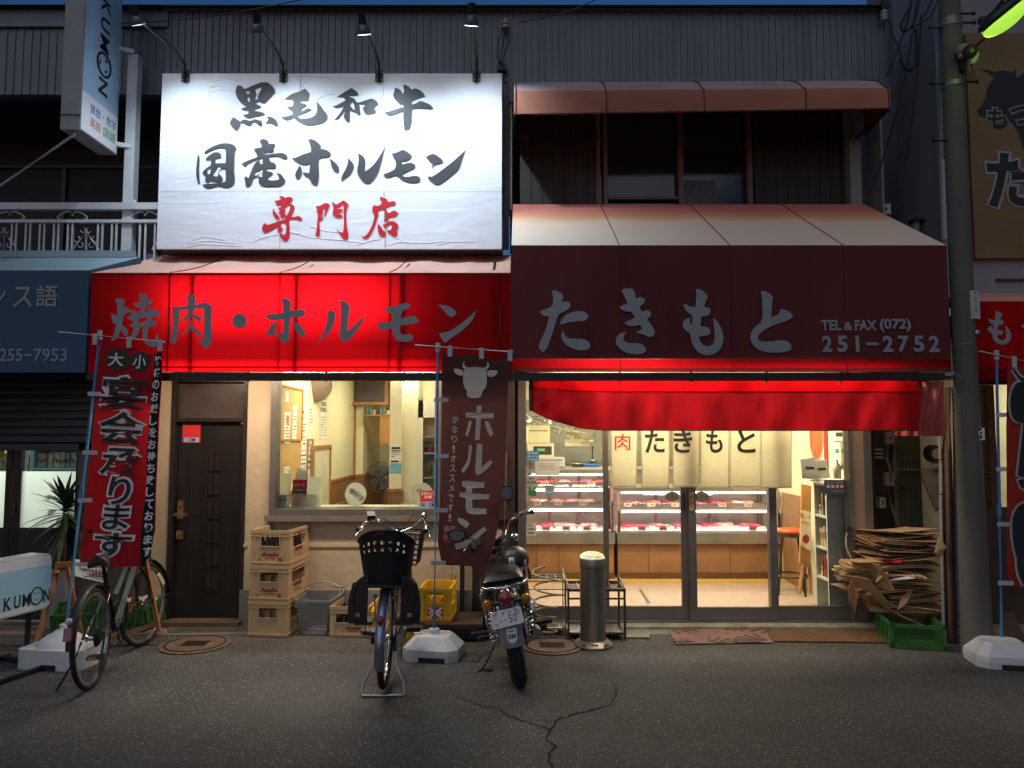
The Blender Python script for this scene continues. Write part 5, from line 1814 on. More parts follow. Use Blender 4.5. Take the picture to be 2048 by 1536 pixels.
def flag_words(b,S_,Yp,push,s_,cx_,cy_,w_,h_,bold=.0,slant=0.0,rot=0.0):
    vs,fs,(x0,y0,x1,y1)=words(s_,bold)
    fn=on_flag(S_,Yp,push)
    out=[]
    for x,y in vs:
        u=((x-x0)/(x1-x0)-.5)*w_
        v=-((y-y0)/(y1-y0)-.5)*h_
        u2=u*math.cos(rot)-v*math.sin(rot)-v*slant
        v2=u*math.sin(rot)+v*math.cos(rot)
        out.append(fn(cx_+u2,cy_+v2))
    b.add(out,fs)


# black right-hand stripe
bl=((314,704),(307,755),(300,840),(294,900),(291,985),(285,1030),(281,1080),(281,1132))
brr=((326,706),(325,755),(319,840),(316,900),(310,985),(308,1030),(304,1090),(289,1132))
fn=on_flag(S1f,Yf1,.006)
g=B()


def stripe(u,v):
    t_=v*(len(bl)-1)
    i=min(int(t_),len(bl)-2)
    l,r_=Vector(bl[i]).lerp(Vector(bl[i+1]),t_-i),Vector(brr[i]).lerp(Vector(brr[i+1]),t_-i)
    q=l.lerp(r_,u)
    return fn(q.x,q.y)


g.grid(stripe,4,40)
g.build('black_stripe',cloth('black flag cloth',(.012,.012,.014),.1,None,.1,3),clo,True)
g=B()
for cx_,cy_,r_ in ((240,720,22),(282,724,20)):
    ps=[fn(cx_+r_*math.cos(i*PI/16),cy_+r_*math.sin(i*PI/16)) for i in range(32)]
    g.add([fn(cx_,cy_)]+ps,[(0,i+1,(i+1) % 32+1) for i in range(32)])
g.build('black_disc',M_INK,clo,True)
g=B()
flag_words(g,S1f,Yf1,.016,'大',238,720,29,27,.02,.1)
flag_words(g,S1f,Yf1,.016,'小',282,724,26,27,.02,.1)
big=(('宴',252,787,88,66),('会',246,857,88,66),('承',244,925,76,58),('り',243,981,40,56),('ま',237,1033,50,50),('す',229,1089,72,50))
for s_,cx_,cy_,w_,h_ in big:
    flag_words(g,S1f,Yf1,.012,s_,cx_,cy_,w_+9,h_+9,.072,.1,R(3))
side='皆様のお越しをお待ち致しております'
for i,s_ in enumerate(side):
    t_=i/(len(side)-1)
    cx_,cy_=321+(297-321)*t_-3*math.sin(t_*PI),722+(1103-722)*t_
    flag_words(g,S1f,Yf1,.014,s_,cx_-2,cy_,13+4*min(1,t_*3),19,.025,.1)
g.build('white_lettering',M_WHITEINK,clo,True)
g=B()
for s_,cx_,cy_,w_,h_ in big:
    flag_words(g,S1f,Yf1,.018,s_,cx_,cy_,w_,h_,.014,.1,R(3))
g.build('black_lettering',M_INK,clo,True)

# brown offal flag
Yf2=5.70
fl,clo,S2f=flag('tall brown banner flag with cow head and cream lettering between the bicycle and motorcycle','flag',(868,1312),((868,1272),(876,697)),Yf2,None,None,(830,690),(1026,704),
                    (((884,705),(882,850),(880,1000),(876,1085),(882,1118),(890,1130)),((1019,712),(1013,850),(1007,960),(998,1040),(990,1085),(975,1133))),
                    cloth('brown flag cloth',(.115,.045,.04),.3,None,.1,3),
                    lambda x,z: .014*math.sin(x*12+z*1.1)+.010*math.sin(z*2.6+x*5),'pyramid',((880,800),(880,912),(878,1020),(874,1125)))
g=B()
k3=3.34
fn=on_flag(S2f,Yf2,.013)
for lp in ([(315,440),(345,440),(343,485),(428,490),(425,523),(342,525),(332,668),(302,668),(310,522),(240,515),(240,485),(313,487)],[(262,540),(282,540),(270,600),(252,645),(236,635),(250,590)],[(365,545),(390,542),(412,590),(425,630),(405,648),(380,605)],
           [(262,700),(283,702),(275,780),(262,840),(225,888),(208,870),(245,820),(258,770)],[(315,690),(352,693),(345,850),(405,798),(420,815),(380,865),(320,905),(302,885),(308,790)],
           [(215,945),(240,937),(365,948),(362,985),(280,988),(285,1020),(397,1030),(395,1060),(282,1063),(285,1118),(380,1125),(378,1160),(270,1163),(238,1140),(240,1055),(200,1045),(198,1020),(240,1015),(243,985),(215,975)],
           [(188,1185),(240,1200),(265,1225),(245,1258),(185,1215)],[(165,1360),(230,1345),(362,1243),(382,1265),(250,1380),(175,1400)]):
    g.flat(traced(860,680,k3,[lp]),fn)
for i,s_ in enumerate('かなり!オススメです!'):
    flag_words(g,S2f,Yf2,.012,s_,911-11*i/10,839+19.6*i,(6 if s_ == '!' else 12),15,.02)
g.build('cream_lettering',mat('cream print',(.62,.56,.46),.7,var=.03),clo,True)
g=B()
for lp in ([(225,205),(262,183),(345,183),(380,205),(382,310),(350,345),(345,375),(330,388),(262,388),(245,370),(250,340),(222,305)],[(160,195),(190,192),(225,208),(222,240),(195,240),(165,220)],[(382,208),(430,203),(455,212),(440,240),(405,252),(382,240)],
           [(232,142),(218,165),(222,190),(245,207),(262,188),(242,183),(230,168)],[(382,142),(397,165),(392,190),(372,207),(352,190),(375,183),(384,168)]):
    g.flat(traced(860,680,k3,[lp]),fn)
g.build('cow_head',mat('cream print',(.62,.56,.46),.7),clo,True)
g=B()
g.grid(lambda u,v: fn(888+24*u-2*v,1050+34*v+1.5*u),4,4)
g.build('red_stamp',M_REDINK,clo,True)
g=B()
for s_,cx_,cy_ in (('選',905.5,1059),('特',893.5,1058),('肉',904.5,1076),('牛',892.5,1075)):
    flag_words(g,S2f,Yf2,.017,s_,cx_,cy_,10,14,.0)
g.build('stamp_lettering',mat('cream print',(.62,.56,.46),.7),clo,True)

# right hand red flag
Yf3=5.60
fl,clo,S3f=flag('red banner flag with black brush strokes edged grey, right of the utility pole','flag',(2003,1326),((2004,1290),(1993,712)),Yf3,None,None,(1958,702),(2140,742),
                    (((2010,728),(2008,850),(2010,1000),(2014,1171)),((2135,742),(2135,850),(2137,1000),(2140,1180))),
                    cloth('orange red flag cloth',(.36,.035,.02),.3,None,.1,3),
                    lambda x,z: .014*math.sin(x*9+z*.9),'pyramid',((2000,830),(2001,938),(2003,1048),(2005,1165)))
fn=on_flag(S3f,Yf3,.012)
fn2=on_flag(S3f,Yf3,.018)
shapes=[[(2022,768),(2040,763),(2060,770),(2080,790),(2078,850),(2060,950),(2040,955),(2028,950),(2034,900),(2040,846),(2022,842),(2014,825),(2014,790)],
          [(2040,1004),(2070,1000),(2095,1030),(2100,1090),(2080,1150),(2050,1160),(2032,1130),(2020,1085),(2018,1040),(2025,1015)],
          [(2018,740),(2024,740),(2034,755),(2046,757),(2060,748),(2062,752),(2050,765),(2034,762)],
          [(2028,960),(2050,955),(2070,965),(2065,985),(2045,978),(2035,975)],[(2027,1118),(2040,1130),(2050,1165),(2040,1168),(2030,1145)]]
g=B()
for lp in shapes: g.flat(fill([soft(grow(lp,4.5))]),fn)
g.build('grey_outline',mat('grey print',(.36,.37,.38),.7),clo,True)
g=B()
for lp in shapes: g.flat(fill([soft(lp)]),fn2)
g.build('black_strokes',M_INK,clo,True)

# ================================================================ FLOOR SIGN, EASEL, PLANT, CRATES (left)
fs_=thing('floor_sign','pale blue and white illuminated box floor sign on black legs beside the white flag base','sign',G(45,1330))
c0,c1=P(-15,1175,5.24),P(87,1160,5.62)
dirv=(c1-c0); dirv.z=0; dirv.normalize()
nrm=Vector((dirv.y,-dirv.x,0))
zt0,zb0=P(97,1104,5.62).z,P(97,1213,5.62).z
cw_=0.62
ctr=c1-dirv*(cw_/2)
ctr.z=(zt0+zb0)/2
ang=math.atan2(dirv.y,dirv.x)


def fs_pt(u,z,off): return ctr+dirv*u+nrm*off+Vector((0,0,z-ctr.z))


def rrect(b,u0,u1,z0,z1,o0,o1,r_=.03):
    pts=[]
    for su,sz,a0 in ((u1-r_,z1-r_,0),(u0+r_,z1-r_,90),(u0+r_,z0+r_,180),(u1-r_,z0+r_,270)):
        for k_ in range(5):
            a=R(a0+22.5*k_)
            pts.append(fs_pt(su+r_*math.cos(a),sz+r_*math.sin(a),o0))
    b.prism(pts,nrm*(o1-o0))


g=B(); rrect(g,-cw_/2,cw_/2,zb0,zt0,-.075,.075,.05); g.build('casing',mat('white plastic casing',(.62,.65,.68),.35,var=.03),fs_,True,40)
g=B(); rrect(g,-cw_/2+.012,cw_/2-.012,zb0+.012,zt0-.012,.0755,.079,.03); fc=g.build('face',mat('clean white sign panel',(.84,.87,.9),.3),fs_,True)
hgt=zt0-zb0
B().prism([fs_pt(-cw_/2+.012,zb0+hgt*.14,.08),fs_pt(cw_/2-.012,zb0+hgt*.14,.08),fs_pt(cw_/2-.012,zb0+hgt*.80,.08),fs_pt(-cw_/2+.012,zb0+hgt*.80,.08)],nrm*.002).build('blue_panel',mat('sky blue sign panel',(.42,.70,.86),.3,var=.03),fc,True)
g=B()
z_=zb0+hgt*.24
for s_,u,wd in (('K',-.035,.058),('U',.038,.05),('M',.108,.06),('N',.272,.052)):
    g.text(s_,fs_pt(u,z_,.0835),dirv,(0,0,1),wd,.092,.02)
cO=fs_pt(.190,z_+.012,.0835)
g.tube([cO+dirv*(.048*math.cos(a*PI/12))+Vector((0,0,.062*math.sin(a*PI/12))) for a in range(24)],.005,5,True)
for sg in (-1,1): g.ball(cO+dirv*.016*sg+Vector((0,0,.02)),.0045,6,4)
g.tube([cO+dirv*-.008+Vector((0,0,-.028)),cO+Vector((0,0,-.031)),cO+dirv*.008+Vector((0,0,-.028))],.003,4)
g.build('lettering',M_INK,fc,True)
g=B()
for u in (-.2,.2):
    a=fs_pt(u,zb0,0)
    g.bar(a,Vector((a.x,a.y,.02)),.028)
    g.bar(Vector((a.x,a.y,.02))-nrm*.02+nrm*.28,Vector((a.x,a.y,.02))-nrm*.24,.03)
a,b_=fs_pt(-.32,.02,.26),fs_pt(.26,.02,.26)
g.bar(a,b_,.03)
a,b_=fs_pt(-.32,.02,-.24),fs_pt(.26,.02,-.24)
g.bar(a,b_,.03)
g.build('leg_frame',M_BLACKM,fs_,True)
B().bb(fs_pt(-.25,zb0+hgt*.55,.08),fs_pt(-.16,zb0+hgt*.60,.10)).build('side_latch',M_WHITEPAINT,fs_,True)

# easel
ez=thing('sandwich_board','orange wooden A-frame menu stand with tilted white paper behind the parked bicycle','menu stand',G(190,1280))
g=B()
pp=lambda x,y,Y: P(x,y,Y)
for a,b_ in (((118,1128),(66,1312)),((133,1128),(166,1290)),((118,1140),(128,1135)),((290,1118),(318,1262)),((283,1130),(262,1225))):
    g.bar(pp(*a,5.98),pp(*b_,5.98-(.25 if b_[0] in (66,) else 0)),.028,.03)
g.bar(pp(112,1130,5.95),pp(292,1118,5.95),.03,.04)
g.bar(pp(160,1298,5.85),pp(316,1246,6.0),.025,.035)
g.build('frame',M_WOOD,ez,True)
B().bar(pp(104,1146,5.92),pp(118,1143,5.92),.10,.02).build('side_block',M_WOOD,ez,True)
g=B().prism([pp(148,1118,5.9),pp(214,1130,5.9),pp(210,1166,5.85),pp(150,1152,5.85)],(0,.004,0))
pp_=g.build('paper',M_PAPER,ez,True)
g=B()
for i,s_ in enumerate(('ランチ','焼肉定食 ホルモン定食','お持ち帰り出来ます')):
    g.text(s_,pp(182,1130+10*i+(i*1.0),5.878-.008*i),(1,0,-.2),(0,.25,1),(.1 if i == 0 else .2),None,.01)
g.build('lettering',M_INK,pp_,True)

# plant in a grey planter
pt=thing('yucca_plant','spiky yucca plant in a tall grey planter by the classroom glass door','plant',G(122,1248))
rnd=random.Random(4)
g=B()
M_LEAF=mat('dark green sword leaf',(.03,.055,.025),.45,var=.5,vs=9,spec=.3)


def leaf(b,base,az,el,ln_,wd,droop):
    d=Vector((math.cos(az)*math.cos(el),math.sin(az)*math.cos(el),math.sin(el)))
    sd=d.cross(Vector((0,0,1))).normalized()
    L_,R_,Mi=[],[],[]
    n_=6
    for i in range(n_+1):
        t_=i/n_
        p=base+d*ln_*t_-Vector((0,0,droop*ln_*t_*t_))
        w2=wd*(math.sin(min(1,t_*1.6+.25)*PI/2)*(1-t_ ** 3))/2
        L_.append(p+sd*w2+Vector((0,0,.006*(1-t_)))); R_.append(p-sd*w2+Vector((0,0,.006*(1-t_)))); Mi.append(p)
    k_=n_+1
    b.add(L_+Mi+R_,[(i,i+1,k_+i+1,k_+i) for i in range(n_)]+[(k_+i,k_+i+1,2*k_+i+1,2*k_+i) for i in range(n_)])


hd_z=P(120,1012,6.3).z
for i in range(64):
    tier=rnd.random()
    leaf(g,Vector((rnd.uniform(-.02,.02),rnd.uniform(-.02,.02),hd_z-.16*tier)),rnd.uniform(0,2*PI),R(rnd.uniform(35,88)-75*tier),rnd.uniform(.24,.38),rnd.uniform(.04,.056),.1+.75*tier*rnd.random())
for i in range(22):
    leaf(g,Vector((rnd.uniform(-.02,.02),rnd.uniform(-.02,.02),hd_z-.2)),rnd.uniform(0,2*PI),R(rnd.uniform(-75,-35)),rnd.uniform(.22,.36),.045,.35)
g.build('leaves',M_LEAF,pt)
B().tube([(0,0,.42),(.015,0,.6),(0,0,hd_z-.1)],[.03,.028,.025],8).build('trunk',mat('fibrous yucca stem',(.10,.075,.05),.9,bump=.6,var=.3),pt,smooth=60)
g=B().rbox((0,0,.24),(.24,.24,.48),.03,3)
g.build('planter',mat('grey planter',(.16,.17,.18),.5,var=.1),pt)
gbrd=thing('notice_board','grey standing board leaning behind the yucca planter','board',G(150,1252))
c_=P(150,1130,6.45)
B().box((0,.12,.48),(.36,.03,.88),(R(-4),0,0)).build('panel',mat('dull grey board',(.22,.23,.24),.6,var=.1),gbrd)
B().box((0,.10,.93),(.37,.04,.03),(R(-4),0,0)).build('top_rail',M_DARKALU,gbrd)


# ================================================================ CRATES
def crate(name,lab,cat_,loc,rz,w_,d_,h_,m,win,group=None,ribs=True,t_=.012,inner=None):
    o=thing(name,lab,cat_,loc,rz,group)
    b=B()
    fx, z0, z1, sx_, zs0_, zs1_ = win     # front opening half width fraction and heights, side opening
    for sx in (-1,1):
        for sy in (-1,1):
            b.box((sx*(w_/2-.016),sy*(d_/2-.016),h_/2),(.036,.036,h_-.002))
    for sy in (-1,1):
        y=sy*(d_/2-t_/2)
        b.box((0,y,z0/2),(w_-.06,t_,z0))
        b.box((0,y,(z1+h_)/2),(w_-.06,t_,h_-z1))
        wz=(w_-.06)/2-fx*w_/2
        for sx in (-1,1):
            b.box((sx*(fx*w_/2+wz/2),y,(z0+z1)/2),(wz,t_,z1-z0))
    for sx in (-1,1):
        x=sx*(w_/2-t_/2)
        b.box((x,0,zs0_/2),(t_,d_-.06,zs0_))
        b.box((x,0,(zs1_+h_)/2),(t_,d_-.06,h_-zs1_))
        wz=(d_-.06)/2-sx_*d_/2
        for sy in (-1,1):
            b.box((x,sy*(sx_*d_/2+wz/2),(zs0_+zs1_)/2),(t_,wz,zs1_-zs0_))
    b.box((0,0,.012),(w_-.03,d_-.03,.01))
    body=b.build('body',m,o)
    b=B()
    e_=.006
    for zr,hh in ((h_-.012,.028),(h_-.05,.008),(.02,.012)):
        for sy in (-1,1): b.box((0,sy*(d_/2+e_/2),zr),(w_+2*e_,e_,hh))
        for sx in (-1,1): b.box((sx*(w_/2+e_/2),0,zr),(e_,d_,hh))
    # lip round the front opening
    for sx in (-1,1): b.box((sx*fx*w_/2,-d_/2-.003,(z0+z1)/2),(.008,.006,z1-z0))
    for zz in (z0,z1): b.box((0,-d_/2-.003,zz),(fx*w_+.008,.006,.008))
    if ribs:
        for sx in (-1,1):
            b.box((sx*(w_/2-.036),-d_/2-.003,h_/2-.02),(.005,.006,h_-.07))
    b.build('rim',m,o)
    if inner:
        b=B()
        nx,ny,hh=inner
        for i in range(1,nx): b.box((-w_/2+w_*i/nx,0,hh/2),(.006,d_-.03,hh))
        for j in range(1,ny): b.box((0,-d_/2+d_*j/ny,hh/2+.001),(w_-.03,.006,hh))
        b.build('divider',m,o)
    return o


M_BEERC=mat('cream beer crate plastic',(.52,.36,.19),.45,var=.06,vs=4,dirt=.2,dirtcol=(.25,.16,.08))
M_YELC=mat('yellow crate plastic',(.68,.40,.02),.4,var=.06,vs=4,dirt=.2,dirtcol=(.3,.16,.02))
M_DKRED=mat('dark red print',(.22,.01,.02),.6)
M_BOTTLE=mat('brown bottle glass',(.018,.009,.005),.12,var=.2,spec=.6)


def asahi(o,w_,d_,h_,size,num,full=True):
    b=B()
    y=-d_/2-.0025
    b.text('Asahi',(.0,y,h_*.31),(1,0,.0),(.22,0,1),w_*.46,.036,.045)
    b.text('ASAHI BEER',(.0,y,h_*.19),(1,0,0),(0,0,1),w_*.30,.011,.03)
    b.text(size,(-w_*.28,y,h_*.165),(1,0,0),(0,0,1),.034,.032,.01)
    b.text(num,(w_*.27,y,h_*.165),(1,0,0),(0,0,1),.038,.032,.05)
    b.build('lettering',M_DKRED,o)
    b=B()
    x=w_/2+.0025
    b.text('Asahi',(x,-.03,h_*.42),(0,1,0),(0,.2,1),d_*.42,.05,.05)
    b.text('ビール',(x,-.03,h_*.25),(0,1,0),(0,0,1),d_*.3,.035,.02)
    b.build('side_lettering',M_DKRED,o)


bottle_proto=None


def bottle(x,y,z,lab,group,s_=1.0):
    global bottle_proto
    if bottle_proto is None:
        bottle_proto=thing('beer_bottle',lab,'bottle',(x,y,z),0,group)
        B().lathe([(.030,0),(.033,.005),(.033,.125),(.029,.155),(.017,.195),(.0135,.215),(.0125,.255),(.015,.257),(.015,.270),(.012,.272)],(0,0,0),14).build('glass',M_BOTTLE,bottle_proto,smooth=50)
        o=bottle_proto
    else:
        o=dup(bottle_proto)
        o.location=(x,y,z)
        o['label']=lab
        o['group']=group
    o.scale=(s_,s_,s_)
    return o


cw1,cd1,ch1=.338,.42,.296
cb=G(538,1275)
stack_y=cb.y+cd1/2
rz_=R(-7)
for i,(lab,full) in enumerate((('cream beer crate without lettering at the bottom of the stack of three',0),('cream beer crate with red lettering in the middle of the stack of three',1),('cream beer crate holding brown bottles, topmost of the stack of three',1))):
    o=crate('beer_crate',lab,'crate',(cb.x+.01+.004*i,stack_y,ch1*i+.004),rz_,cw1,cd1,ch1-.004,M_BEERC,(.5,.155,.255,.62,.14,.255),'beer crates along the rendered wall',True,.012,(4,5,.20 if i < 2 else .1))
    if full: asahi(o,cw1,cd1,ch1,'大','20')
    else:
        B().text('ビール',(cw1/2+.0025,-.03,ch1*.3),(0,1,0),(0,0,1),.13,.06,.03).build('side_lettering',M_DKRED,o)
mrot=Matrix.Rotation(rz_,3,'Z')
for i in range(4):
    for j in range(5):
        if (i,j) in ((3,0),(2,4),(0,0),(3,4)): continue
        p=mrot @ Vector((-cw1/2+cw1*(i+.5)/4,-cd1/2+cd1*(j+.5)/5,0))
        bottle(cb.x+.018+p.x,stack_y+p.y,ch1*2+.022,'brown beer bottle standing in the top crate of the stack of three','bottles in the top beer crate',.86)

# small crate of 30 small bottles
sb=G(702,1275)
sw,sd_,sh_=.33,.42,.25
o=crate('beer_crate','low cream beer crate full of small bottles between grey basket and yellow crate','crate',(sb.x,sb.y+sd_/2,.004),R(-4),sw,sd_,sh_,M_BEERC,(.72,.115,.195,.6,.12,.2),'beer crates along the rendered wall')
b=B()
y=-sd_/2-.0025
b.text('Asahi',(.03,y,.073),(1,0,.0),(.22,0,1),.13,.034,.045)
b.text('ASAHI BEER',(.03,y,.045),(1,0,0),(0,0,1),.09,.009,.03)
b.text('小',(-.055,y,.042),(1,0,0),(0,0,1),.03,.028,.01)
b.text('30',(.11,y,.042),(1,0,0),(0,0,1),.034,.03,.05)
b.build('lettering',M_DKRED,o)
for i in range(5):
    for j in range(6):
        if rnd.random() < .12: continue
        bottle(sb.x-sw/2+sw*(i+.5)/5,sb.y+sd_/2-sd_/2+sd_*(j+.5)/6,.022,'small brown beer bottle standing in the low cream crate','bottles in the low beer crate',.70)

# yellow crates
yb=G(782,1281)
yc1=crate('bottle_crate','yellow bottle crate on the ground partly hidden behind the child seat bicycle','crate',(yb.x,yb.y+.2,.004),R(4),.36,.38,.23,M_YELC,(.5,.09,.17,.5,.09,.17),'yellow bottle crates',True,.012,(3,4,.09))
# dolly
db=G(905,1284)
dl=thing('dolly','dark wooden platform dolly on castors under the yellow crate','dolly',(db.x,db.y+.22,0))
B().box((0,0,.115),(.48,.44,.05)).build('platform',mat('dark worn plywood',(.05,.032,.02),.7,var=.5,vs=6,dirt=.5,dirtcol=(.12,.08,.04)),dl)
B().box((0,-.2205,.07),(.48,.012,.09)).build('apron',M_BLACKM,dl)
for sx in (-1,1):
    for sy in (-1,1):
        c_=B().lathe([(.03,-.012),(.034,-.008),(.034,.008),(.03,.012)],(sx*.2,sy*.17,.035),14,(1,0,0)).build('castor',M_RUBBER,dl)
        B().box((sx*.2,sy*.17,.075),(.03,.04,.03)).build('fork',M_STEEL,c_)
yr=P(878,1256,db.y+.06)
yc2=crate('bottle_crate','yellow bottle crate with red cross emblem standing on the dolly','crate',(P(873,1256,db.y+.1).x,db.y+.25,.142),R(-3),.262,.34,.275,M_YELC,(.55,.15,.225,.55,.12,.22),'yellow bottle crates',True,.010,(3,4,.19))
b=B()
y=-.34/2-.0025
b.prism([(-.065,y,.03),(.065,y,.03),(.065,y,.118),(-.065,y,.118)],(0,.001,0))
em=b.build('emblem',M_REDINK,yc2)
b=B()
for sg in (-1,1): b.prism([(-.063,y-.001,.074+sg*.038),(-.045,y-.001,.074+sg*.044),(.063,y-.001,.074-sg*.038),(.045,y-.001,.074-sg*.044)],(0,.0008,0))
b.box((0,y-.0012,.075),(.11,.001,.02))
b.build('emblem_cross',M_WHITEINK,em)
b=B().text('ウヰルキンソン',(0,y-.002,.075),(1,0,0),(0,0,1),.105,.015,.02)
b.build('emblem_lettering',M_REDINK,em)
# grey shopping basket
gb=G(625,1272)
bk=thing('shopping_basket','grey plastic shopping basket with raised wire handle beside the beer crates','basket',(gb.x+.015,gb.y+.2,.004),R(-6))
b=B()
M_GREYP=mat('grey basket plastic',(.20,.21,.22),.5,var=.1)
bw0,bd0,bw1,bd1,bh=.22,.33,.31,.42,.285


def bp3(u,v,z):
    t_=z/bh
    return Vector((u*(bw0+(bw1-bw0)*t_)/2,v*(bd0+(bd1-bd0)*t_)/2,z))


for k_ in range(15):
    u=-1+2*k_/14
    for sy in (-1,1): b.bar(bp3(u,sy,0),bp3(u,sy,bh),.007,.004)
for k_ in range(19):
    v=-1+2*k_/18
    for sx in (-1,1): b.bar(bp3(sx,v,0),bp3(sx,v,bh),.007,.004)
for zz in [bh*i/9 for i in range(10)]:
    for sy in (-1,1): b.bar(bp3(-1,sy,zz),bp3(1,sy,zz),.005,.006)
    for sx in (-1,1): b.bar(bp3(sx,-1,zz),bp3(sx,1,zz),.005,.006)
for u in (-.6,-.2,.2,.6): b.bar(bp3(u,-1,0),bp3(u,1,0),.03,.004)
for zz,hh in ((bh,.02),(bh-.05,.02)):
    for sy in (-1,1): b.bar(bp3(-1.02,sy*1.02,zz),bp3(1.02,sy*1.02,zz),.012,hh)
    for sx in (-1,1): b.bar(bp3(sx*1.02,-1.02,zz),bp3(sx*1.02,1.02,zz),.012,hh)
b.build('body',M_GREYP,bk)
b=B()
b.tube([bp3(-1.02,.12,bh),bp3(-.95,.2,bh+.07),bp3(-.5,.25,bh+.1),bp3(0,.25,bh+.11),bp3(.5,.25,bh+.1),bp3(.95,.2,bh+.07),bp3(1.02,.12,bh)],.006,6)
b.tube([bp3(-1.04,-.12,bh),bp3(-1.1,.35,bh+.02),bp3(-.9,.75,bh+.05),bp3(.9,.75,bh+.05),bp3(1.1,.35,bh+.02),bp3(1.04,-.12,bh)],.006,6)
b.build('handle',mat('pale wire handle',(.32,.33,.34),.4,.3),bk,smooth=60)

# green crates by the easel and under the cardboard
M_GREENC=mat('green crate plastic',(.03,.13,.025),.45,var=.1,vs=5,dirt=.25,dirtcol=(.03,.06,.02))


def mesh_crate(lab,loc,rz,w_,d_,h_,tilt=0):
    o=thing('produce_crate',lab,'crate',loc,rz,'green produce crates',rot=(tilt,0,rz))
    b=B()
    for sx in (-1,1):
        for sy in (-1,1): b.box((sx*(w_/2-.012),sy*(d_/2-.012),h_/2),(.03,.03,h_))
    for zz,hh in ((h_-.015,.03),(.02,.04)):
        for sy in (-1,1): b.box((0,sy*(d_/2-.004),zz),(w_,.014,hh))
        for sx in (-1,1): b.box((sx*(w_/2-.004),0,zz),(.014,d_,hh))
    for sx in (-1,1):
        for k_ in range(3): b.box((sx*(w_/2-.002),-d_/4+k_*d_/4,h_/2),(.016,.02,h_-.05))
    b.box((0,0,.012),(w_-.03,d_-.03,.012))
    b.build('frame',M_GREENC,o)
    b=B()
    st=.026
    n_=int((d_)/st)
    hz=h_-.07
    for sx in (-1,1):
        x=sx*(w_/2-.008)
        for k_ in range(-4,n_+4):
            for sl in (-1,1):
                y0,y1=-d_/2+k_*st,-d_/2+k_*st+sl*hz
                y0c,y1c=max(-d_/2,min(d_/2,y0)),max(-d_/2,min(d_/2,y1))
                if abs(y0c-y1c) < .01: continue
                f0,f1=(y0c-y0)/(y1-y0),(y1c-y0)/(y1-y0)
                b.bar((x,y0c,.04+hz*f0),(x,y1c,.04+hz*f1),.004,.006)
    n_=int(w_/st)
    for sy in (-1,1):
        y=sy*(d_/2-.008)
        for k_ in range(-4,n_+4):
            for sl in (-1,1):
                y0,y1=-w_/2+k_*st,-w_/2+k_*st+sl*hz
                y0c,y1c=max(-w_/2,min(w_/2,y0)),max(-w_/2,min(w_/2,y1))
                if abs(y0c-y1c) < .01: continue
                f0,f1=(y0c-y0)/(y1-y0),(y1c-y0)/(y1-y0)
                b.bar((y0c,y,.04+hz*f0),(y1c,y,.04+hz*f1),.004,.006)
    b.build('lattice',M_GREENC,o)
    return o


gc=G(1850,1300)
mesh_crate('green lattice crate on the ground carrying the tall cardboard stack',(gc.x+.01,gc.y+.24,.004),R(-14),.40,.50,.19)
gl=G(130,1275)
mesh_crate('tilted open green crate left of the blue flag pole, behind the floor sign',(gl.x+.02,gl.y+.14,.03),R(20),.34,.28,.2,R(12))
gl2=G(262,1262)
mesh_crate('green crate behind the bicycle wheels holding crumpled paper',(gl2.x,gl2.y+.12,.03),R(-20),.36,.26,.2,R(8))
pb_=thing('paper_bundle','crumpled pinkish paper lying in the green crate behind the bicycle','paper',(gl2.x,gl2.y+.1,.22))
rnd=random.Random(8)
hm={}


def crumple(u,v):
    k_=(round(u*8),round(v*6))
    if k_ not in hm: hm[k_]=rnd.uniform(0,.05)
    return Vector(((u-.5)*.3,(v-.5)*.2,hm[k_]))


B().slab(crumple,8,6,(0,0,-.004)).build('sheet',mat('pinkish paper',(.45,.36,.30),.8,var=.25,vs=20),pb_)

# ================================================================ ASHTRAY, UMBRELLA STANDS, HOSE
ab=G(1186,1291)
at_=thing('standing_ashtray','stainless steel column ashtray with slanted perforated top by the sliding doors','ashtray',ab)
M_BRUSH=mat('brushed dull steel',(.30,.27,.23),.4,.9,var=.1,vs=3,stretch=(6,6,.4),dirt=.3,dirtcol=(.14,.11,.08))
ht=P(1186,1118,ab.y).z
B().lathe([(.108,.05),(.108,.06),(.103,.1),(.103,ht-.06),(.108,ht-.055),(.108,ht-.02),(.1,ht+.01),(.08,ht+.012)],(0,0,0),32).build('column',M_BRUSH,at_,smooth=40)
B().lathe([(.158,.002),(.158,.018),(.145,.03),(.118,.052),(.108,.056)],(0,0,0),32).build('foot',M_BRUSH,at_,smooth=40)
ax=Vector((0,-.32,1)).normalized()
tp=B().lathe([(.1,-.02),(.103,.0),(.098,.008),(.0001,.010)],(0,0,ht+.012),32,ax).build('top_dish',mat('bright steel dish',(.38,.38,.32),.35,.7,var=.05),at_,smooth=40)
g=B()
X_,Y_=Vector((1,0,0)),ax.cross(Vector((1,0,0)))
tc_=Vector((0,0,ht+.012))+ax*.0105
for (x,y,sx,sy) in ((0,0,.16,.012),(-.03,-.022,.035,.008),(.035,-.022,.035,.008),(-.01,-.04,.04,.008),(.045,-.04,.02,.008),(0,-.06,.06,.006),(-.05,.03,.015,.01),(-.018,.05,.012,.01),(.02,.05,.012,.01),(.055,.035,.015,.01),(0,.072,.014,.012),(0,.03,.05,.004)):
    c_=tc_+X_*x+Y_*y
    g.quad(c_-X_*sx/2-Y_*sy/2,c_+X_*sx/2-Y_*sy/2,c_+X_*sx/2+Y_*sy/2,c_-X_*sx/2+Y_*sy/2)
g.build('slots',M_BLACKM,tp)
g=B()
for x in (-.09,-.0,.09): g.box((x,-.135,.036),(.05 if x == 0 else .03,.004,.02),(R(-38),0,0))
g.build('foot_label',M_BLACKM,at_)


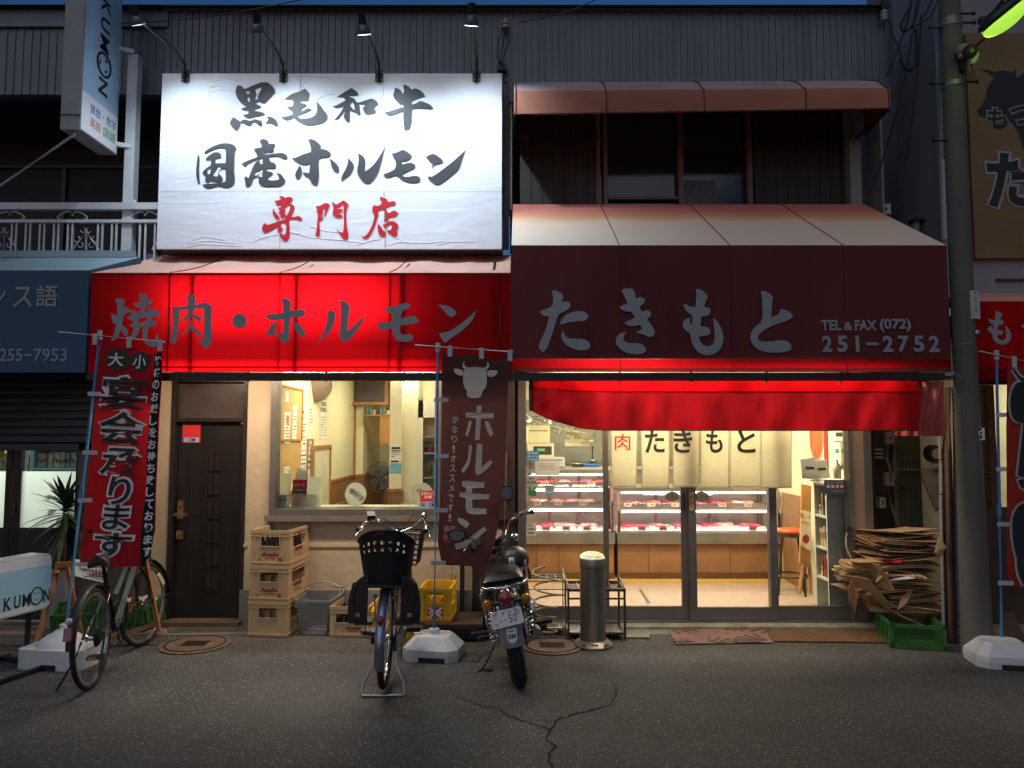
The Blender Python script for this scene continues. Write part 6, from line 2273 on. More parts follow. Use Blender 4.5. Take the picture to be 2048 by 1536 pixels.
def umbrella_stand(lab,x0,x1,yf_,yb_,zt_,nx,ny,m,tilted=0.0,r_=.011,hook=True):
    o=thing('umbrella_stand',lab,'umbrella stand',((x0+x1)/2,(yf_+yb_)/2,0),0,'umbrella stands by the sliding doors')
    w_,d_=x1-x0,yb_-yf_
    zb=zt_+tilted
    q=lambda u,v,z: Vector((-w_/2+w_*u,-d_/2+d_*v,z))
    for u in (0,1):
        for v in (0,1):
            B().bar(q(u,v,0),q(u,v,(zt_ if v == 0 else zb)+(.06 if v == 1 and hook else 0)),r_*1.6).build('leg',m,o)
    g=B()
    for v,z in ((0,zt_),(1,zb)): g.bar(q(0,v,z),q(1,v,z),r_*2)
    for u in (0,1): g.bar(q(u,0,zt_),q(u,1,zb),r_*2)
    for i in range(1,nx): g.bar(q(i/nx,0,zt_),q(i/nx,1,zb),r_*.8)
    for j in range(1,ny): g.bar(q(0,j/ny,zt_+(zb-zt_)*j/ny),q(1,j/ny,zt_+(zb-zt_)*j/ny),r_*.8)
    g.build('top_grid',m,o)
    g=B()
    for z in (.06,zt_-.07):
        g.bar(q(0,0,z),q(1,0,z),r_*1.3)
        if z < .1:
            g.bar(q(0,1,z),q(1,1,z),r_*1.3)
            for u in (0,1): g.bar(q(u,0,z),q(u,1,z),r_*1.3)
    g.build('rail',m,o)
    g=B()
    g.box((0,0,.045),(w_-.03,d_-.03,.01))
    g.build('drip_tray',m,o)
    if hook:
        g=B()
        for u in (0,1): g.tube([q(u,1,zb+.06),q(u,.6,zb+.04),q(u,.0,zt_+.01)],r_*.7,6)
        g.build('side_loop',m,o,smooth=60)
    return o


f0,f1=G(1137,1281),G(1250,1281)
umbrella_stand('dark umbrella stand with slotted grid behind the steel ashtray',f0.x,f1.x,f0.y,f0.y+.33,P(1190,1180,f0.y).z,5,4,mat('dark brown steel',(.10,.085,.07),.4,.7))
f0,f1=G(1045,1272),G(1131,1272)
umbrella_stand('light wire umbrella stand behind the motorcycle',f0.x,f1.x,f0.y+.02,f0.y+.3,P(1090,1163,f0.y).z,5,3,mat('pale wire',(.32,.29,.25),.4,.7),0,.006)
hc=G(1085,1268)
hs=thing('coiled_hose','beige coiled hose hanging beside the motorcycle down to the pavement','hose',(hc.x-.0,hc.y-.1,0))
pts=[]
hp=[(1078,1130,14),(1090,1160,26),(1100,1190,30),(1090,1215,26),(1090,1235,22),(1092,1250,26),(1085,1262,30),(1080,1272,26)]
n_=180
for i in range(n_+1):
    t_=i/n_*(len(hp)-1)
    k_=min(int(t_),len(hp)-2)
    f_=t_-k_
    x,y,r_=[hp[k_][q]*(1-f_)+hp[k_+1][q]*f_ for q in range(3)]
    a=i/n_*2*PI*7
    c_=P(x,y,hc.y-.1)
    pts.append(c_+Vector((r_*.0040*math.cos(a),r_*.003*math.sin(a),.0)))
B().tube(pts,.009,6).build('tube',mat('beige hose',(.38,.32,.20),.5),hs,True,60)
# bucket and leaning poles behind the motorcycle
bb_=G(985,1262)
bu=thing('bucket','rusty brown metal bucket behind the motorcycle','bucket',(bb_.x+.02,bb_.y+.12,.004))
B().lathe([(.10,0),(.105,.01),(.135,.30),(.14,.305),(.132,.31),(.128,.29),(.1,.02),(.0001,.02)],(0,0,0),22).build('pail',mat('rusty pail',(.13,.065,.035),.6,.3,var=.4,vs=8,bump=.3),bu,smooth=40)
B().tube([(-.138,0,.27),(-.11,-.09,.2),(0,-.15,.16),(.11,-.09,.2),(.138,0,.27)],.004,6).build('wire_handle',M_STEEL,bu)
for i,(a,b_,lab) in enumerate((((1000,905),(985,1240),'thin brown pole leaning beside the brown flag against the dark panel'),((1013,905),(1003,1240),'second thin pole leaning between flag and door frame'))):
    o=B().tube([P(*b_,W-.14),P(*a,W-.03)],.010,8).build('pole',mat('brown pole',(.16,.10,.06),.5),None,smooth=60)
    tag(o,lab,'pole')
o=thing('black_post','black steel post with hanging cable behind the yellow crate','post',G(922,1262))
pz_=G(922,1262)
B().bb((pz_.x-.02,pz_.y+.12,0),(pz_.x+.02,pz_.y+.15,P(922,1090,pz_.y).z)).build('post',M_BLACKM,o,True)
B().tube([P(905,1120,pz_.y+.1),P(903,1170,pz_.y+.1),P(908,1200,pz_.y+.1),P(912,1150,pz_.y+.1)],.004,6).build('cable',M_CABLE,o,True)

# ================================================================ CARDBOARD STACK
M_CARD=[mat('brown cardboard %d' % i,c_,.85,var=.15,vs=4,stretch=(1,1,1),dirt=.15,dirtcol=(.12,.07,.04)) for i,c_ in enumerate(((.46,.29,.14),(.36,.21,.10),(.52,.36,.19),(.30,.18,.10)))]
rnd=random.Random(21)


def sheet(lab,c_,w_,d_,rz,tx,ty,bend,m,fold=False,group='flattened boxes in the cardboard stack',name='cardboard_box'):
    o=thing(name,lab,'cardboard',c_,0,group,rot=(tx,ty,rz))
    k1,k2,k3=rnd.uniform(-1,1),rnd.uniform(-1,1),rnd.uniform(0,6)

    def f_(u,v,s_=0):
        x,y=(u-.5)*w_,(v-.5)*d_
        z=bend*((u-.5) ** 2*4*k1+.6*math.sin(u*5+k3)+(v-.5)*k2*.8)+s_
        return Vector((x,y,z))
    B().slab(lambda u,v: f_(u,v),8,4,(0,0,-.005)).build('panel',m,o,smooth=30)
    if fold:
        B().slab(lambda u,v: f_(u*.92+.02,v*.95,.012+.02*v*abs(k1)),8,4,(0,0,-.005)).build('flap',m,o,smooth=30)
    return o


zb0_,zt0_=.20,P(1800,1060,6.4).z
ncard=44
for i in range(ncard):
    t_=i/(ncard-1)
    z=zb0_+(zt0_-zb0_)*t_
    mid=P(1812-8*math.sin(t_*3)-(32 if .25 < t_ < .6 else 0),1150,6.35)
    w_=rnd.uniform(.42,.60)+(.14 if .25 < t_ < .55 else 0)
    sheet('flattened brown cardboard box lying in the tall stack by the utility pole',(mid.x+rnd.uniform(-.04,.02),6.42+rnd.uniform(-.05,.04),z),w_,rnd.uniform(.34,.46),rnd.uniform(-.35,.35),rnd.uniform(-.10,.06),rnd.uniform(-.09,.07),rnd.uniform(.004,.018),rnd.choice(M_CARD),rnd.random() < .6)
# the loose ones that stick out
for px_,py_,w_,d_,rz,tx,ty,lab in ((1745,1150,.26,.30,.3,-.1,1.05,'tan cardboard flap bent steeply upward at the left of the stack'),(1725,1122,.28,.2,.05,.0,.06,'stiff cardboard strip sticking out toward the glass door'),
                                          (1735,1182,.34,.3,.2,-.1,.75,'folded open cardboard box drooping left of the stack'),(1846,1227,.30,.24,-.3,-.5,.1,'light cardboard lid sagging at the front near the bottom of the stack'),
                                          (1815,1242,.42,.24,-.35,-.3,.45,'cardboard sheet draped over the green crate corner')):
    p=P(px_,py_,6.2)
    sheet(lab,p,w_,d_,rz,tx,ty,.012,M_CARD[2] if 'light' in lab else M_CARD[0],group='loose cardboard sticking out of the stack')
for nm,pts,Y,m,lab in (('cardboard_tag',[(1870,1105),(1881,1074),(1893,1094),(1883,1117)],6.0,M_CARD[2],'tan diamond shaped cardboard piece caught behind the conduit'),
                           ('cardboard_scrap',[(1697,1176),(1707,1160),(1717,1190),(1712,1232),(1704,1210)],6.05,mat('orange cardboard',(.38,.17,.07),.8),'narrow orange cardboard scrap hanging by the door frame'),
                           ('cardboard_scrap',[(1795,1220),(1805,1200),(1822,1178),(1828,1184),(1812,1208)],6.05,M_CARD[3],'twisted cardboard strip hanging from the middle of the stack'),
                           ('packing_tape',[(1752,1165),(1760,1150),(1778,1143),(1768,1158)],6.1,mat('clear brown tape',(.55,.40,.15),.3),'crumpled yellow packing tape on the stack'),
                           ('red_strap',[(1762,1118),(1803,1121),(1803,1126),(1764,1123)],6.1,M_REDINK,'short red strap poking out of the cardboard stack'),
                           ('white_sheet',[(1780,1160),(1830,1151),(1832,1157),(1790,1164)],6.1,M_PAPER,'folded white printed sheet between the cardboard')):
    c_=P(*pts[0],Y)
    o=thing(nm,lab,'cardboard' if 'card' in nm else nm.split('_')[1],c_)
    B().prism([P(x,y,Y)-c_+Vector((0,.02*(i % 2),0)) for i,(x,y) in enumerate(pts)],(0,.006,0)).build('piece',m,o)

# ================================================================ PIPES AND METERS AT THE CORNER
def pipe(lab,pts,r_,m,name='pipe',rings=(),Y=6.05):
    a=P(*pts[0],Y)
    o=thing(name,lab,'pipe',(a.x,a.y,0),group='pipes between the shop and the utility pole')
    B().tube([P(x,y,Y) for x,y in pts],r_,12).build('tube',m,o,True,60)
    if rings:
        g=B()
        for y in rings:
            t_=(y-pts[0][1])/(pts[-1][1]-pts[0][1])
            c_=P(*pts[0],Y).lerp(P(*pts[-1],Y),t_)
            g.lathe([(r_+.0005,-.004),(r_+.003,0),(r_+.0005,.004)],c_,12)
        g.build('collar',M_BLACKM,o,True)
    return o


pipe('thick rust brown drain pipe down the shop corner',[(1893,775),(1894,900),(1903,1282)],.036,mat('rust brown pipe',(.085,.045,.028),.6,var=.25,vs=5,stretch=(1,1,.3)),'drain_pipe',(1246,))
o=pipe('pale grey wrapped pipe beside the utility pole',[(1909,752),(1912,1000),(1920,1312)],.023,mat('pale wrapped pipe',(.26,.27,.30),.5,var=.15,dirt=.3,dirtcol=(.05,.05,.05)),'wrapped_pipe')
g=B()
n_=26
for i in range(n_):
    t_=(i+.3)/n_
    c_=P(1909,752,6.05).lerp(P(1920,1312,6.05),t_)
    g.tube([c_+Vector((.0245*math.cos(a*PI/5+PI),.0245*math.sin(a*PI/5+PI),.004*a)) for a in range(6)],.0022,4)
g.build('binding',M_CABLE,o,True)
pipe('slim grey conduit left of the brown drain pipe',[(1879,868),(1882,1000),(1889,1300)],.015,mat('grey conduit',(.23,.235,.24),.5),'conduit',(920,990,1100,1180))
c_=P(1863,907,7.1)
me_=thing('electric_meter','round electricity meter with glass dial on the alley wall','meter',c_)
B().lathe([(.085,0),(.085,.05),(.075,.09),(.05,.095)],(0,0,0),24,(0,-1,0)).build('body',M_BLACKM,me_,smooth=40)
B().lathe([(.05,.0),(.047,.01),(.0001,.012)],(.0,-.096,.0),20,(0,-1,0)).build('dial',mat('dial face',(.32,.27,.22),.3),me_,smooth=40)
B().bar((0,-.11,-.01),(.0,-.11,.025),.004).build('needle',M_REDINK,me_)
B().box((0,-.07,-.12),(.10,.02,.05)).build('name_plate',mat('dull plate',(.3,.24,.2),.5),me_)
g=B().prism([(-.11,-.02,-.14),(.1,-.02,-.14),(.1,-.02,-.52),(.0,-.02,-.52),(-.1,-.02,-.25)],(0,.03,0))
g.build('back_board',mat('meter back board',(.22,.19,.17),.7,var=.2),me_)
for px_,py_,w_,h_,lab in ((1778,876,.07,.12,'small brown switch box high in the dark alley'),(1778,958,.09,.13,'square junction box with hanging cables in the dark alley'),(1762,1005,.065,.10,'pale switch box with dark slot near the shop corner')):
    c_=P(px_,py_,7.2)
    o=thing('switch_box',lab,'switch box',c_,group='switch boxes in the alley')
    B().box((0,0,0),(w_,.05,h_)).build('casing',mat('brownish box',(.22,.17,.13),.6) if w_ > .066 else mat('pale box',(.42,.40,.30),.6),o)
    B().box((.005,-.027,0),(.012,.004,.05)).build('slot',M_BLACKM,o)
for pts,r_,lab in (([(1776,890),(1774,920),(1780,938),(1784,948)],.012,'bent brown conduit between two alley boxes'),([(1775,975),(1782,1010),(1792,1040),(1798,1058)],.015,'slanting pale pipe low in the alley'),
                     ([(1768,985),(1770,975),(1776,990),(1772,996)],.004,'thin looped wire below the alley junction box'),([(1788,962),(1800,970),(1812,985),(1808,992),(1796,980),(1786,990)],.006,'tangle of black cable under the alley junction box'),
                     ([(1752,960),(1758,1000),(1757,1060)],.005,'thin grey wire down the shop corner')):
    o=B().tube([P(x,y,7.15) for x,y in pts],r_,7).build('alley_cable',mat('alley pipe',(.16,.13,.11),.6) if r_ > .01 else M_CABLE,None,smooth=60)
    tag(o,lab,'cable','cables and pipes in the alley')
o=thing('alley_clutter','stacked pale brackets on the dark alley wall','bracket',P(1758,915,7.2))
g=B()
for k_ in range(3): g.box((0,0,.04*k_),(.075,.03,.018))
g.build('bracket',mat('pale bracket',(.3,.28,.25),.6),o)
B().box((0,.02,.04),(.03,.02,.14)).build('back_strip',M_BLACKM,o)
o=thing('leaning_board','dark brown board leaning behind the right hand flag base','board',G(2035,1290))
p_=G(2035,1290)
B().prism([P(2010,1232,6.0),P(2028,1226,6.0),P(2062,1300,5.9),P(2010,1306,5.9)],(0,.03,0)).build('board',mat('brown board',(.06,.035,.02),.6),o,True)


# ================================================================ BICYCLES
M_SPOKE=mat('spoke steel',(.45,.45,.46),.3,.9,var=.05)
M_RIM=mat('silver rim',(.42,.41,.39),.3,.8,var=.08)
M_SADDLE=mat('black saddle',(.010,.010,.011),.5,var=.2)


def spin(v,ang,c):
    m=Matrix.Rotation(ang,3,'Z')
    return c+m @ (v-c)


def wheel(o,cy,Rw,steer=0.0,pivot=None,tw=.017,ns=28,rimm=None,hubr=.02,cog=False):
    """bicycle wheel in the y-z plane; axle at (0,cy,Rw)"""
    c_=Vector((0,cy,Rw))
    f_=(lambda v: spin(v,steer,pivot)) if steer else (lambda v: v)

    def done(b,nm,m,par,sm=60):
        b.v=[f_(v) for v in b.v]
        return b.build(nm,m,par,smooth=sm)
    w_=done(B().ring(c_,Rw-tw,tw,(1,0,0),48,10),'wheel',M_RUBBER,o)
    b=B()
    r1=Rw-2*tw
    b.lathe([(r1+.006,-.011),(r1-.012,-.011),(r1-.016,0),(r1-.012,.011),(r1+.006,.011)],c_,48,(1,0,0),cap=False)
    done(b,'rim',rimm or M_RIM,w_)
    b=B()
    for i in range(ns):
        a=2*PI*i/ns
        a2=a+(.5 if i % 4 < 2 else -.5)
        sx=.028 if i % 2 else -.028
        b.tube([c_+Vector((sx,hubr*math.cos(a2),hubr*math.sin(a2))),c_+Vector((0,r1*math.cos(a),r1*math.sin(a)))],.0009,3,cap=False)
    done(b,'spokes',M_SPOKE,w_)
    b=B().lathe([(.008,-.05),(.012,-.04),(.026,-.03),(.016,-.02),(.016,.02),(.026,.03),(.012,.04),(.008,.05)],c_,14,(1,0,0))
    h_=done(b,'hub',M_CHROME,w_)
    if cog:
        b=B()
        for i,r_ in enumerate((.06,.052,.044,.036)): b.lathe([(r_,0),(r_,.004),(.02,.004)],c_+Vector((.032+.007*i,0,0)),24,(1,0,0))
        done(b,'sprocket',M_BLACKM,w_)
    return w_


def fender(o,cy,Rw,a0,a1,m,steer=0.0,pivot=None,w_=.055,gap=.018):
    c_=Vector((0,cy,Rw))
    n_=24
    b=B()

    def fn(u,v):
        a=R(a0+(a1-a0)*u)
        r_=Rw+gap+.012*math.cos((v-.5)*PI)
        p=c_+Vector(((v-.5)*w_,r_*math.cos(a),r_*math.sin(a)))
        return spin(p,steer,pivot) if steer else p
    b.slab(fn,n_,5,(0,0,.0015))
    b2=b.build('fender',m,o,smooth=60)
    g=B()
    for a in (a0+.15*(a1-a0),a0+.75*(a1-a0)):
        for sx in (-1,1):
            q=[c_+Vector((sx*.045,0,0)),c_+Vector((sx*w_/2,(Rw+gap)*math.cos(R(a)),(Rw+gap)*math.sin(R(a))))]
            g.tube([spin(v,steer,pivot) if steer else v for v in q],.0025,4)
    g.build('fender_stay',M_SPOKE,b2)
    return b2


def saddle(o,c_,m,s_=1.0):
    b=B()

    def top(u,v):
        y=(u-.45)*.27*s_
        hw=(.085*(1-u) ** .55+.018)*s_ if u > .02 else .06*s_
        x=(v-.5)*2*hw
        z=.018*math.cos((v-.5)*PI)+.012*(u-.5) ** 2*4-.03*abs(v-.5) ** 2*4
        return Vector(c_)+Vector((x,y,z))
    b.slab(top,12,8,(0,0,-.035))
    return b.build('saddle',m,o,smooth=70)


# ---- bicycle on the left
c0_=G(183,1376)
bk1=thing('bicycle','dark city bicycle with grey green down tube parked under the red banner flag','bicycle',c0_,rot=(0,R(-2),R(10)))
Rw,Lw=.328,1.0
M_FR1=mat('grey green bicycle frame',(.13,.155,.145),.35,.3,var=.05)
piv=Vector((0,Lw-.10,Rw))
STEER=R(-14)
wheel(bk1,0,Rw,cog=True)
wheel(bk1,Lw,Rw,STEER,piv)
fender(bk1,0,Rw,20,178,M_BLACKP)
fender(bk1,Lw,Rw,-20,118,M_BLACKP,STEER,piv)
bbk,hb,htp,sc_=Vector((0,.42,.27)),Vector((0,Lw-.13,Rw+.34)),Vector((0,Lw-.18,Rw+.48)),Vector((0,.26,.62))
b=B()
b.tube([bbk,hb],.022,12)
b.tube([bbk+Vector((0,.01,.25)),htp-(htp-hb)*.15],.017,10)
b.tube([hb-(htp-hb)*.15,htp],.021,12)
b.build('frame',M_FR1,bk1,smooth=60)
b=B()
b.tube([bbk,sc_],.018,10)
for sx in (-1,1):
    b.tube([Vector((sx*.055,0,Rw)),Vector((sx*.03,.38,.275))],.010,8)
    b.tube([Vector((sx*.055,0,Rw)),Vector((sx*.02,.25,.60))],.009,8)
b.tube([sc_,Vector((0,.20,.80))],.014,10)
b.tube([Vector((-.04,.22,.625)),Vector((.04,.26,.625))],.012,8)
b.build('rear_frame',M_BLACKM,bk1,smooth=60)
saddle(bk1,(0,.17,.835),M_SADDLE,.66)
b=B()
for sx in (-1,1):
    q=[hb-(htp-hb)*.2+Vector((sx*.045,0,0)),Vector((sx*.055,Lw-.02,Rw+.18)),Vector((sx*.052,Lw,Rw))]
    b.tube([spin(v,STEER,piv) for v in q],.012,8)
b.build('fork',M_BLACKM,bk1,smooth=60)
b=B()
st_=htp+Vector((0,-.02,.10))
q=[Vector((-.22,st_.y-.16,st_.z+.06)),Vector((-.20,st_.y-.02,st_.z+.07)),Vector((-.12,st_.y+.05,st_.z+.05)),st_+Vector((0,.04,0)),Vector((.12,st_.y+.05,st_.z+.05)),Vector((.20,st_.y-.02,st_.z+.07)),Vector((.22,st_.y-.16,st_.z+.06))]
b.tube([spin(v,STEER,piv) for v in q],.011,8)
b.tube([htp,spin(st_+Vector((0,.04,0)),STEER,piv)],.013,8)
hbm=b.build('handlebar',M_BLACKM,bk1,smooth=60)
for sx in (-1,1):
    B().tube([spin(Vector((sx*.222,st_.y-.17,st_.z+.06)),STEER,piv),spin(Vector((sx*.203,st_.y-.04,st_.z+.068)),STEER,piv)],.016,10).build('grip',M_RUBBER,hbm,smooth=60)
b=B().ring(bbk+Vector((.05,0,0)),.085,.004,(1,0,0),28,5)
b.ring(bbk+Vector((.062,0,0)),.098,.003,(1,0,0),28,5)
for k_ in range(4): b.bar(bbk+Vector((.05,0,0)),bbk+Vector((.05,.085*math.cos(k_*PI/2+.4),.085*math.sin(k_*PI/2+.4))),.012,.005)
b.bar(bbk+Vector((.065,0,0)),bbk+Vector((.072,.04,.17)),.02,.01)
b.bar(bbk+Vector((-.065,0,0)),bbk+Vector((-.072,-.04,-.17)),.02,.01)
b.tube([bbk+Vector((.05,-.02,.085)),Vector((.045,0,Rw+.05))],.004,4)
b.tube([bbk+Vector((.05,-.02,-.085)),Vector((.045,.02,Rw-.10))],.004,4)
crk=b.build('crank',M_BLACKM,bk1,smooth=40)
for sg,x in ((1,.12),(-1,-.12)):
    pd=B().box(bbk+Vector((x,.04*sg,.17*sg)),(.085,.07,.024)).build('pedal',M_BLACKP,crk)
    B().box(bbk+Vector((x,.04*sg-.036,.17*sg)),(.06,.003,.014)).build('pedal_reflector',mat('amber reflector',(.7,.25,.02),.2),pd)
B().bar((.06,.03,Rw-.11),(.06,-.02,Rw-.24),.03,.012).build('derailleur',M_BLACKM,bk1)
b=B().tube([Vector((-.06,-.01,Rw-.02)),Vector((-.10,.0,.2)),Vector((-.20,-.05,.01))],.008,8)
b.build('kickstand',M_BLACKM,bk1,smooth=60)
tl_=B().box((0,-Rw-.045,Rw+.12),(.045,.03,.08),(R(-15),0,0)).build('tail_light',mat('red reflector',(.22,.008,.01),.15,spec=.7),bk1)
B().ball((0,-Rw-.035,Rw+.20),.022,10,6).build('reflector_cap',mat('pale reflector',(.5,.52,.55),.2),tl_)
b=B().box(spin(Vector((.065,Lw-.02,Rw+.03)),STEER,piv),(.05,.10,.04),(0,0,0))
b.build('dynamo_lamp',M_CHROME,bk1)
b=B().bar(spin(Vector((.03,Lw+Rw*.5,Rw+Rw*.62)),STEER,piv),spin(Vector((.03,Lw+Rw*.74,Rw+Rw*.32)),STEER,piv),.012,.035)
b.build('wheel_reflector',mat('pale yellow reflector',(.62,.56,.36),.3),bk1)
# separate wire basket on the easel side
wb_=P(196,1138,5.8)
wbk=thing('wire_basket','small black wire basket hooked in front of the paper on the wooden stand','basket',wb_)
b=B()
for z in (.05,.0,-.05):
    k_=1+z*3
    b.tube([Vector((sx*.085*k_,sy*.07*k_,z)) for sx,sy in ((-1,-1),(1,-1),(1,1),(-1,1))],.0025,5,True)
for i in range(7):
    u=-1+i/3
    for sy in (-1,1): b.tube([Vector((u*.072,sy*.06,-.05)),Vector((u*.098,sy*.08,.05))],.002,4)
    b.tube([Vector((u*.072,-.06,-.05)),Vector((u*.072,.06,-.05))],.002,4)
b.build('wires',M_BLACKM,wbk)

# ---- bicycle with child seat
c0_=G(769,1383)
bk2=thing('bicycle','bicycle with black rear child seat on its stand in front of the dining window','bicycle',c0_+Vector((0,0,.028)),rot=(0,R(1),R(3)))
Rw,Lw=.325,.95
STEER=R(-5)
piv=Vector((0,Lw-.10,Rw))
wheel(bk2,0,Rw,rimm=M_CHROME,tw=.021)
wheel(bk2,Lw,Rw,STEER,piv,rimm=M_CHROME,tw=.019)
M_FEND=mat('silver fender',(.28,.30,.36),.25,.8,var=.06)
fd=fender(bk2,0,Rw,25,200,M_FEND,w_=.062)
fender(bk2,Lw,Rw,-10,115,M_FEND,STEER,piv,w_=.06)
B().lathe([(.024,0),(.024,.02),(.0001,.026)],(0,-Rw-.008,Rw+.19),14,(0,-1,.2),sx=.8,sy=1.3).build('tail_reflector',mat('dull red reflector',(.20,.02,.01),.2),fd,smooth=40)
M_FR2=mat('bronze brown frame',(.16,.11,.075),.3,.5,var=.05)
bbk,hb,htp,sc_=Vector((0,.42,.26)),Vector((0,Lw-.14,Rw+.30)),Vector((0,Lw-.20,Rw+.46)),Vector((0,.25,.52))
b=B()
b.tube([bbk,Vector((0,.62,.34)),hb],.024,12)
b.tube([bbk,sc_],.018,10)
b.tube([hb-(htp-hb)*.2,htp],.022,12)
for sx in (-1,1):
    b.tube([Vector((sx*.06,0,Rw)),Vector((sx*.03,.38,.265))],.011,8)
    b.tube([Vector((sx*.06,0,Rw)),Vector((sx*.02,.24,.51))],.010,8)
b.build('frame',M_FR2,bk2,smooth=60)
b=B()
for sx in (-1,1):
    b.tube([spin(v,STEER,piv) for v in (hb-(htp-hb)*.2+Vector((sx*.045,0,0)),Vector((sx*.055,Lw-.02,Rw+.18)),Vector((sx*.055,Lw,Rw)))],.012,8)
b.build('fork',M_CHROME,bk2,smooth=60)
b=B()
st_=htp+Vector((0,0,.14))
q=[Vector((-.25,st_.y-.26,st_.z+.04)),Vector((-.23,st_.y-.14,st_.z+.07)),Vector((-.20,st_.y-.02,st_.z+.10)),Vector((-.10,st_.y+.05,st_.z+.02)),st_+Vector((0,.05,-.02)),Vector((.10,st_.y+.05,st_.z+.02)),Vector((.20,st_.y-.02,st_.z+.10)),Vector((.23,st_.y-.14,st_.z+.07)),Vector((.25,st_.y-.26,st_.z+.04))]
b.tube([spin(v,STEER,piv) for v in q],.011,8)
b.tube([htp,spin(st_+Vector((0,.05,-.02)),STEER,piv)],.014,8)
hbm=b.build('handlebar',M_CHROME,bk2,smooth=60)
for sx in (-1,1):
    gp_=B().tube([spin(Vector((sx*.253,st_.y-.28,st_.z+.038)),STEER,piv),spin(Vector((sx*.232,st_.y-.15,st_.z+.068)),STEER,piv)],.016,10).build('grip',M_RUBBER,hbm,smooth=60)
    B().tube([spin(Vector((sx*.24,st_.y-.10,st_.z+.06)),STEER,piv),spin(Vector((sx*.26,st_.y-.12,st_.z+.02)),STEER,piv),spin(Vector((sx*.275,st_.y-.25,st_.z-.01)),STEER,piv)],.005,6).build('brake_lever',M_CHROME,hbm,smooth=60)
B().ball(spin(Vector((.20,st_.y-.03,st_.z+.125)),STEER,piv),.027,14,8,(1,1,.8)).build('bell',M_CHROME,hbm,smooth=60)
B().box(spin(Vector((-.21,st_.y-.05,st_.z+.12)),STEER,piv),(.06,.08,.03),(R(20),0,R(15))).build('control_unit',M_BLACKP,hbm)
b=B()
for sx,dz in ((-1,.1),(1,.13)):
    b.tube([spin(v,STEER,piv) for v in (Vector((sx*.23,st_.y-.08,st_.z+.08)),Vector((sx*.12,st_.y-.06,st_.z+dz)),Vector((sx*.03,st_.y+.05,st_.z+.03)),Vector((sx*.02,st_.y+.1,st_.z-.1)))],.003,5)
b.build('brake_cable',M_CABLE,hbm,smooth=60)
# crank, chain case, pedals
b=B()
b.slab(lambda u,v: Vector((.055,-.06+.56*u,.30-.03*u+(v-.5)*(.10+.10*u))),10,4,(.02,0,0))
b.build('chain_case',M_BLACKP,bk2,smooth=40)
b=B()
b.bar(bbk+Vector((.085,0,0)),bbk+Vector((.09,.16,-.03)),.022,.012)
b.bar(bbk+Vector((-.075,0,0)),bbk+Vector((-.085,-.16,.03)),.022,.012)
crk=b.build('crank',M_CHROME,bk2)
for sg,x in ((1,.14),(-1,-.14)):
    b=B().rbox(bbk+Vector((x,.16*sg,-.03*sg)),(.10,.085,.03),.015,2)
    b.build('pedal',M_BLACKP,crk)
B().cyl((-.055,0,Rw),(-.095,0,Rw),.045,18).build('drum_brake',M_BLACKM,bk2,smooth=40)
# U stand
b=B()
g_=-.028
q=[Vector((-.065,.02,Rw-.02)),Vector((-.07,-.01,.16)),Vector((-.13,-.06,.08+g_)),Vector((-.14,-.09,.02+g_)),Vector((-.13,-.10,.010+g_)),Vector((0,-.11,.012+g_)),Vector((.13,-.10,.010+g_)),Vector((.14,-.09,.02+g_)),Vector((.13,-.06,.08+g_)),Vector((.07,-.01,.16)),Vector((.065,.02,Rw-.02))]
b.tube(q,.008,8)
b.build('stand',M_STEEL,bk2,smooth=60)
saddle(bk2,(0,.24,.72),M_SADDLE,1.1)
B().tube([sc_,Vector((0,.23,.70))],.014,10).build('seat_post',M_CHROME,bk2)
# rear carrier
b=B()
for sx in (-1,1):
    b.tube([Vector((sx*.06,.20,.60)),Vector((sx*.06,-.18,.62))],.006,6)
    b.tube([Vector((sx*.06,0,Rw)),Vector((sx*.075,-.08,.62))],.006,6)
    b.tube([Vector((sx*.07,0,Rw+.02)),Vector((sx*.12,-.13,.40)),Vector((sx*.12,-.13,.60))],.007,6)
b.build('carrier',M_STEEL,bk2,smooth=60)
# child seat
cs=None


def shell(u,v):
    # u across, v from seat floor up the back
    a=(u-.5)*PI
    wd=.150+.035*v
    x=wd*math.sin(a)
    yb=-.20-.06*v
    y=yb+(.16+.04*(1-v))*(1-math.cos(a))*.95
    top=.36-.06*(1-math.cos(a))-.04*abs(math.sin(a)) ** 3
    return Vector((x,y,.70+v*top))


